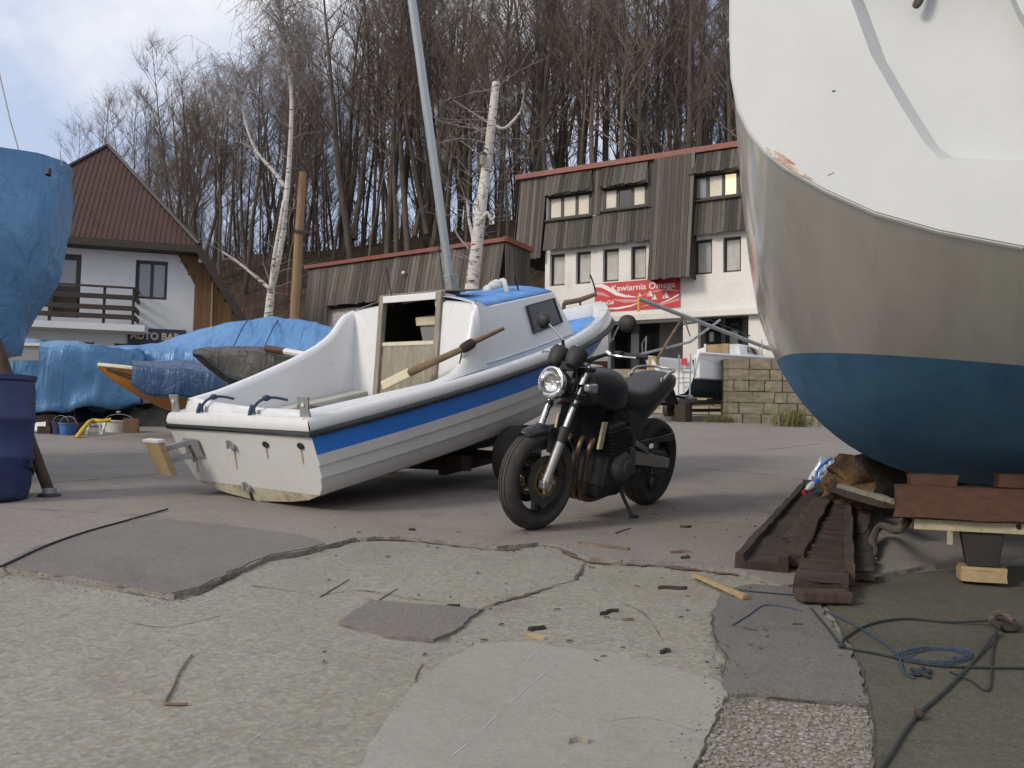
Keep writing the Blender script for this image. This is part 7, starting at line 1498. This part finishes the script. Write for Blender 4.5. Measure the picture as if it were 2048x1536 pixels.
for px in ([(660,1097),(710,1084),(800,1082),(900,1092),(1000,1102),(1080,1094),(1125,1100)],[(1125,1100),(1180,1126),(1300,1133),(1400,1143),(1480,1153)],[(1170,1128),(1150,1160),(1105,1175),(1040,1195),(975,1215),(930,1240),(880,1290)],[(345,1203),(400,1188),(470,1153),(532,1125),(600,1112),(660,1098)],[(1452,1402),(1520,1401),(1640,1413),(1738,1418)],[(1425,1235),(1430,1285),(1452,1325),(1442,1358)],[(0,1150),(130,1168),(250,1188),(345,1205)],[(1452,1400),(1425,1462),(1395,1530)]):
    q=catmull([G(*p) for p in px],10)
    for i in range(130):
        p=rg.choice(q)+V((rg.gauss(0,.035),rg.gauss(-.02,.05),0)); r=rg.uniform(.001,.0035)*(1 if rg.random()<.95 else 1.8); p.z=gz(p.y)+.005+r*.3
        if rg.random()<.4: p.z+=.018
        mb.ball(p,r,5,3,(rg.uniform(.7,1.5),rg.uniform(.7,1.5),.7))
stuff(mb.build('wood_crumbs',m_soil),'scattered tiny wood crumbs and bark bits over the ground','debris')
# ---------------------------------------------------------------- covered boat at the left edge, drum and prop
yaw=R(12); c0=V((-7.4,6.6,0)); L=3.45; lift=1.05
loc,rot=boat_frame(c0.x,c0.y,yaw,lift); eb=thing('covered_boat','tall boat wrapped in blue tarpaulin at the left edge above the drum','boat',loc,rot)
hull_mesh(hull_rows(L,2.0,.9,tB=.9,stem=.75)).build('hull',m_beigehull,eb,sm=True)
PR=[(124,322),(122,350),(121,385),(119,425),(113,470),(103,515),(88,555),(70,592),(52,625),(36,655),(22,682),(8,705)]
rows=[]
NR=len(PR)
wmi=wm(eb).inverted()
for j in range(-12,13):           # end-on profile swept: sections around the bow end
    v=j/12; yy=7.35+v*.95
    rowp=[]
    bulge=math.cos(v*math.pi/2)
    for k,(px,py) in enumerate(catmull([V((x,y,0)) for x,y in PR],3)[i][:2] for i in range((NR-1)*3+1)):
        p=P(px,py,7.35); p.y=yy; p.x-=(1-bulge)*.55+abs(v)**3*.3; f=k/((NR-1)*3); p.z+=-.10*abs(v)*(1-f)
        d=nz(p,1.6,41)*.06+nz(p,5,44)*.012+.035*math.sin(yy*9+p.z*2.4+2.5*nz(p,1.5,3))+.05*abs(nz((yy*5-p.z*2.2,p.z*.7,0),1,12)); p.x+=d; p.y+=nz(p,3,9)*.03; rowp.append(wmi@p)
    rows.append(rowp)
side=[]
tp_rows=[]
xs_=[-.1*i for i in range(30)]
left=rows[0]; 
mb=MB(); mb.grid(rows)
for rw_,sgn in ((rows[0],-1),(rows[-1],1)):
    g_=[]
    for x in xs_:
        r2=[]
        for k,p in enumerate(rw_):
            f=k/(len(rw_)-1); q=wm(eb)@p; q=V((lerp(q.x,min(q.x,-4.25),min(1,-x/.9)) if x<0 else q.x,q.y,q.z)); q.x+=x; q.y+=sgn*(.28*min(1,-x*.9))*(1-f*.55); q.z+=-.05*x*(1-f)*.3
            q.y+=nz(q,1.4,51)*.08+nz(q,5,54)*.012+.04*math.sin(q.x*5+q.z*2+2*nz(q,1,3))*(.3+f)-.06*abs(nz((q.x*4+q.z*2.5,q.z*.8,0),1,12)); q.z+=nz(q,2,55)*.03; r2.append(wmi@q)
        g_.append(r2)
    mb.grid(g_); side.append(g_)
top=[[lerp(side[0][i][0],side[1][i][0],j/10)+V((0,0,.10*math.sin(math.pi*j/10)*(i/29)+.03*nz((i,j,0),.7))) for j in range(11)] for i in range(len(xs_))]; 
mb.grid(top); mb.build('tarpaulin',m_tarp,eb,sm=True,ang=180)
for f,(px,py) in enumerate(((86,348),)): pass
MB().tube([P(99,338,6.62),P(96,350,6.6)],[.015,.022],7).build('tie_knot',m_darkframe,eb,W=True,sm=True)
MB().tube([P(40,310,7.0),P(20,240,7.0),P(-10,110,7.0)],.006,5).build('mast_stay',m_galv,eb,W=True); MB().tube([P(123,332,7.1),P(120,300,7.1)],.004,4).build('mast_stay',m_galv,eb,W=True)
stn=thing('boat_stand','timber stand under the tall covered boat at the left edge','stand',(-6.0,7.2,gz(7.2)))
for x in (-6.4,-5.0):
    for y in (6.9,7.7): MB().beam((x,y,gz(y)),(x,y,gz(y)+1.12),.12,.12,(1,0,0)).build('post',m_timber,stn,W=True)
    MB().beam((x,6.7,gz(7.2)+1.10),(x,7.9,gz(7.2)+1.10),.12,.12).build('crossbeam',m_timber,stn,W=True)
bb=G(-5,1000,.022); br_=thing('plastic_drum','tall blue plastic drum at the left edge under the covered boat','drum',bb-V((.08,0,0)))
MB().lathe([(0,0),(.24,0),(.265,.02),(.27,.06),(.28,.10),(.282,.28),(.292,.30),(.292,.33),(.282,.35),(.285,.55),(.295,.57),(.295,.60),(.285,.62),(.28,.80),(.27,.855),(.285,.865),(.285,.90),(.265,.905),(.25,.885),(0,.885)],36).build('body',m_barrel,br_,sm=True,ang=50)
MB().lathe([(0,.91),(.04,.91),(.045,.885)],16,Matrix.Translation((.13,0,0))).build('bung',m_darkframe,br_,sm=True)
pf=G(98,992,.022); pt=P(28,790,6.75); pr=thing('prop_pole','slanting wooden prop pole with a flat foot beside the drum','prop',pf); top_=pt+(pt-pf)*.55
MB().tube([pf+V((0,0,.03)),pf.lerp(pt,.5),pt,top_],[.040,.043,.044,.044],10).build('shaft',m_timber,pr,W=True,sm=True); MB().lathe([(0,.02),(.075,.018),(.085,.0)],16,Matrix.Translation(pf)).build('foot_plate',m_engine,pr,W=True,sm=True); MB().tube([pf+V((0,0,.02)),pf+V((0,0,.06))],.05,10).build('foot_socket',m_galv,pr,W=True,sm=True)
q=catmull([P(32,900,6.6),P(55,915,6.5),P(66,940,6.5),G(60,952,.03),G(25,960,.03)],6); tag(MB().tube(q,.011,6).build('hose_loop',m_ropek,sm=True),'dark hose loop hanging between the drum and the prop pole','hose')
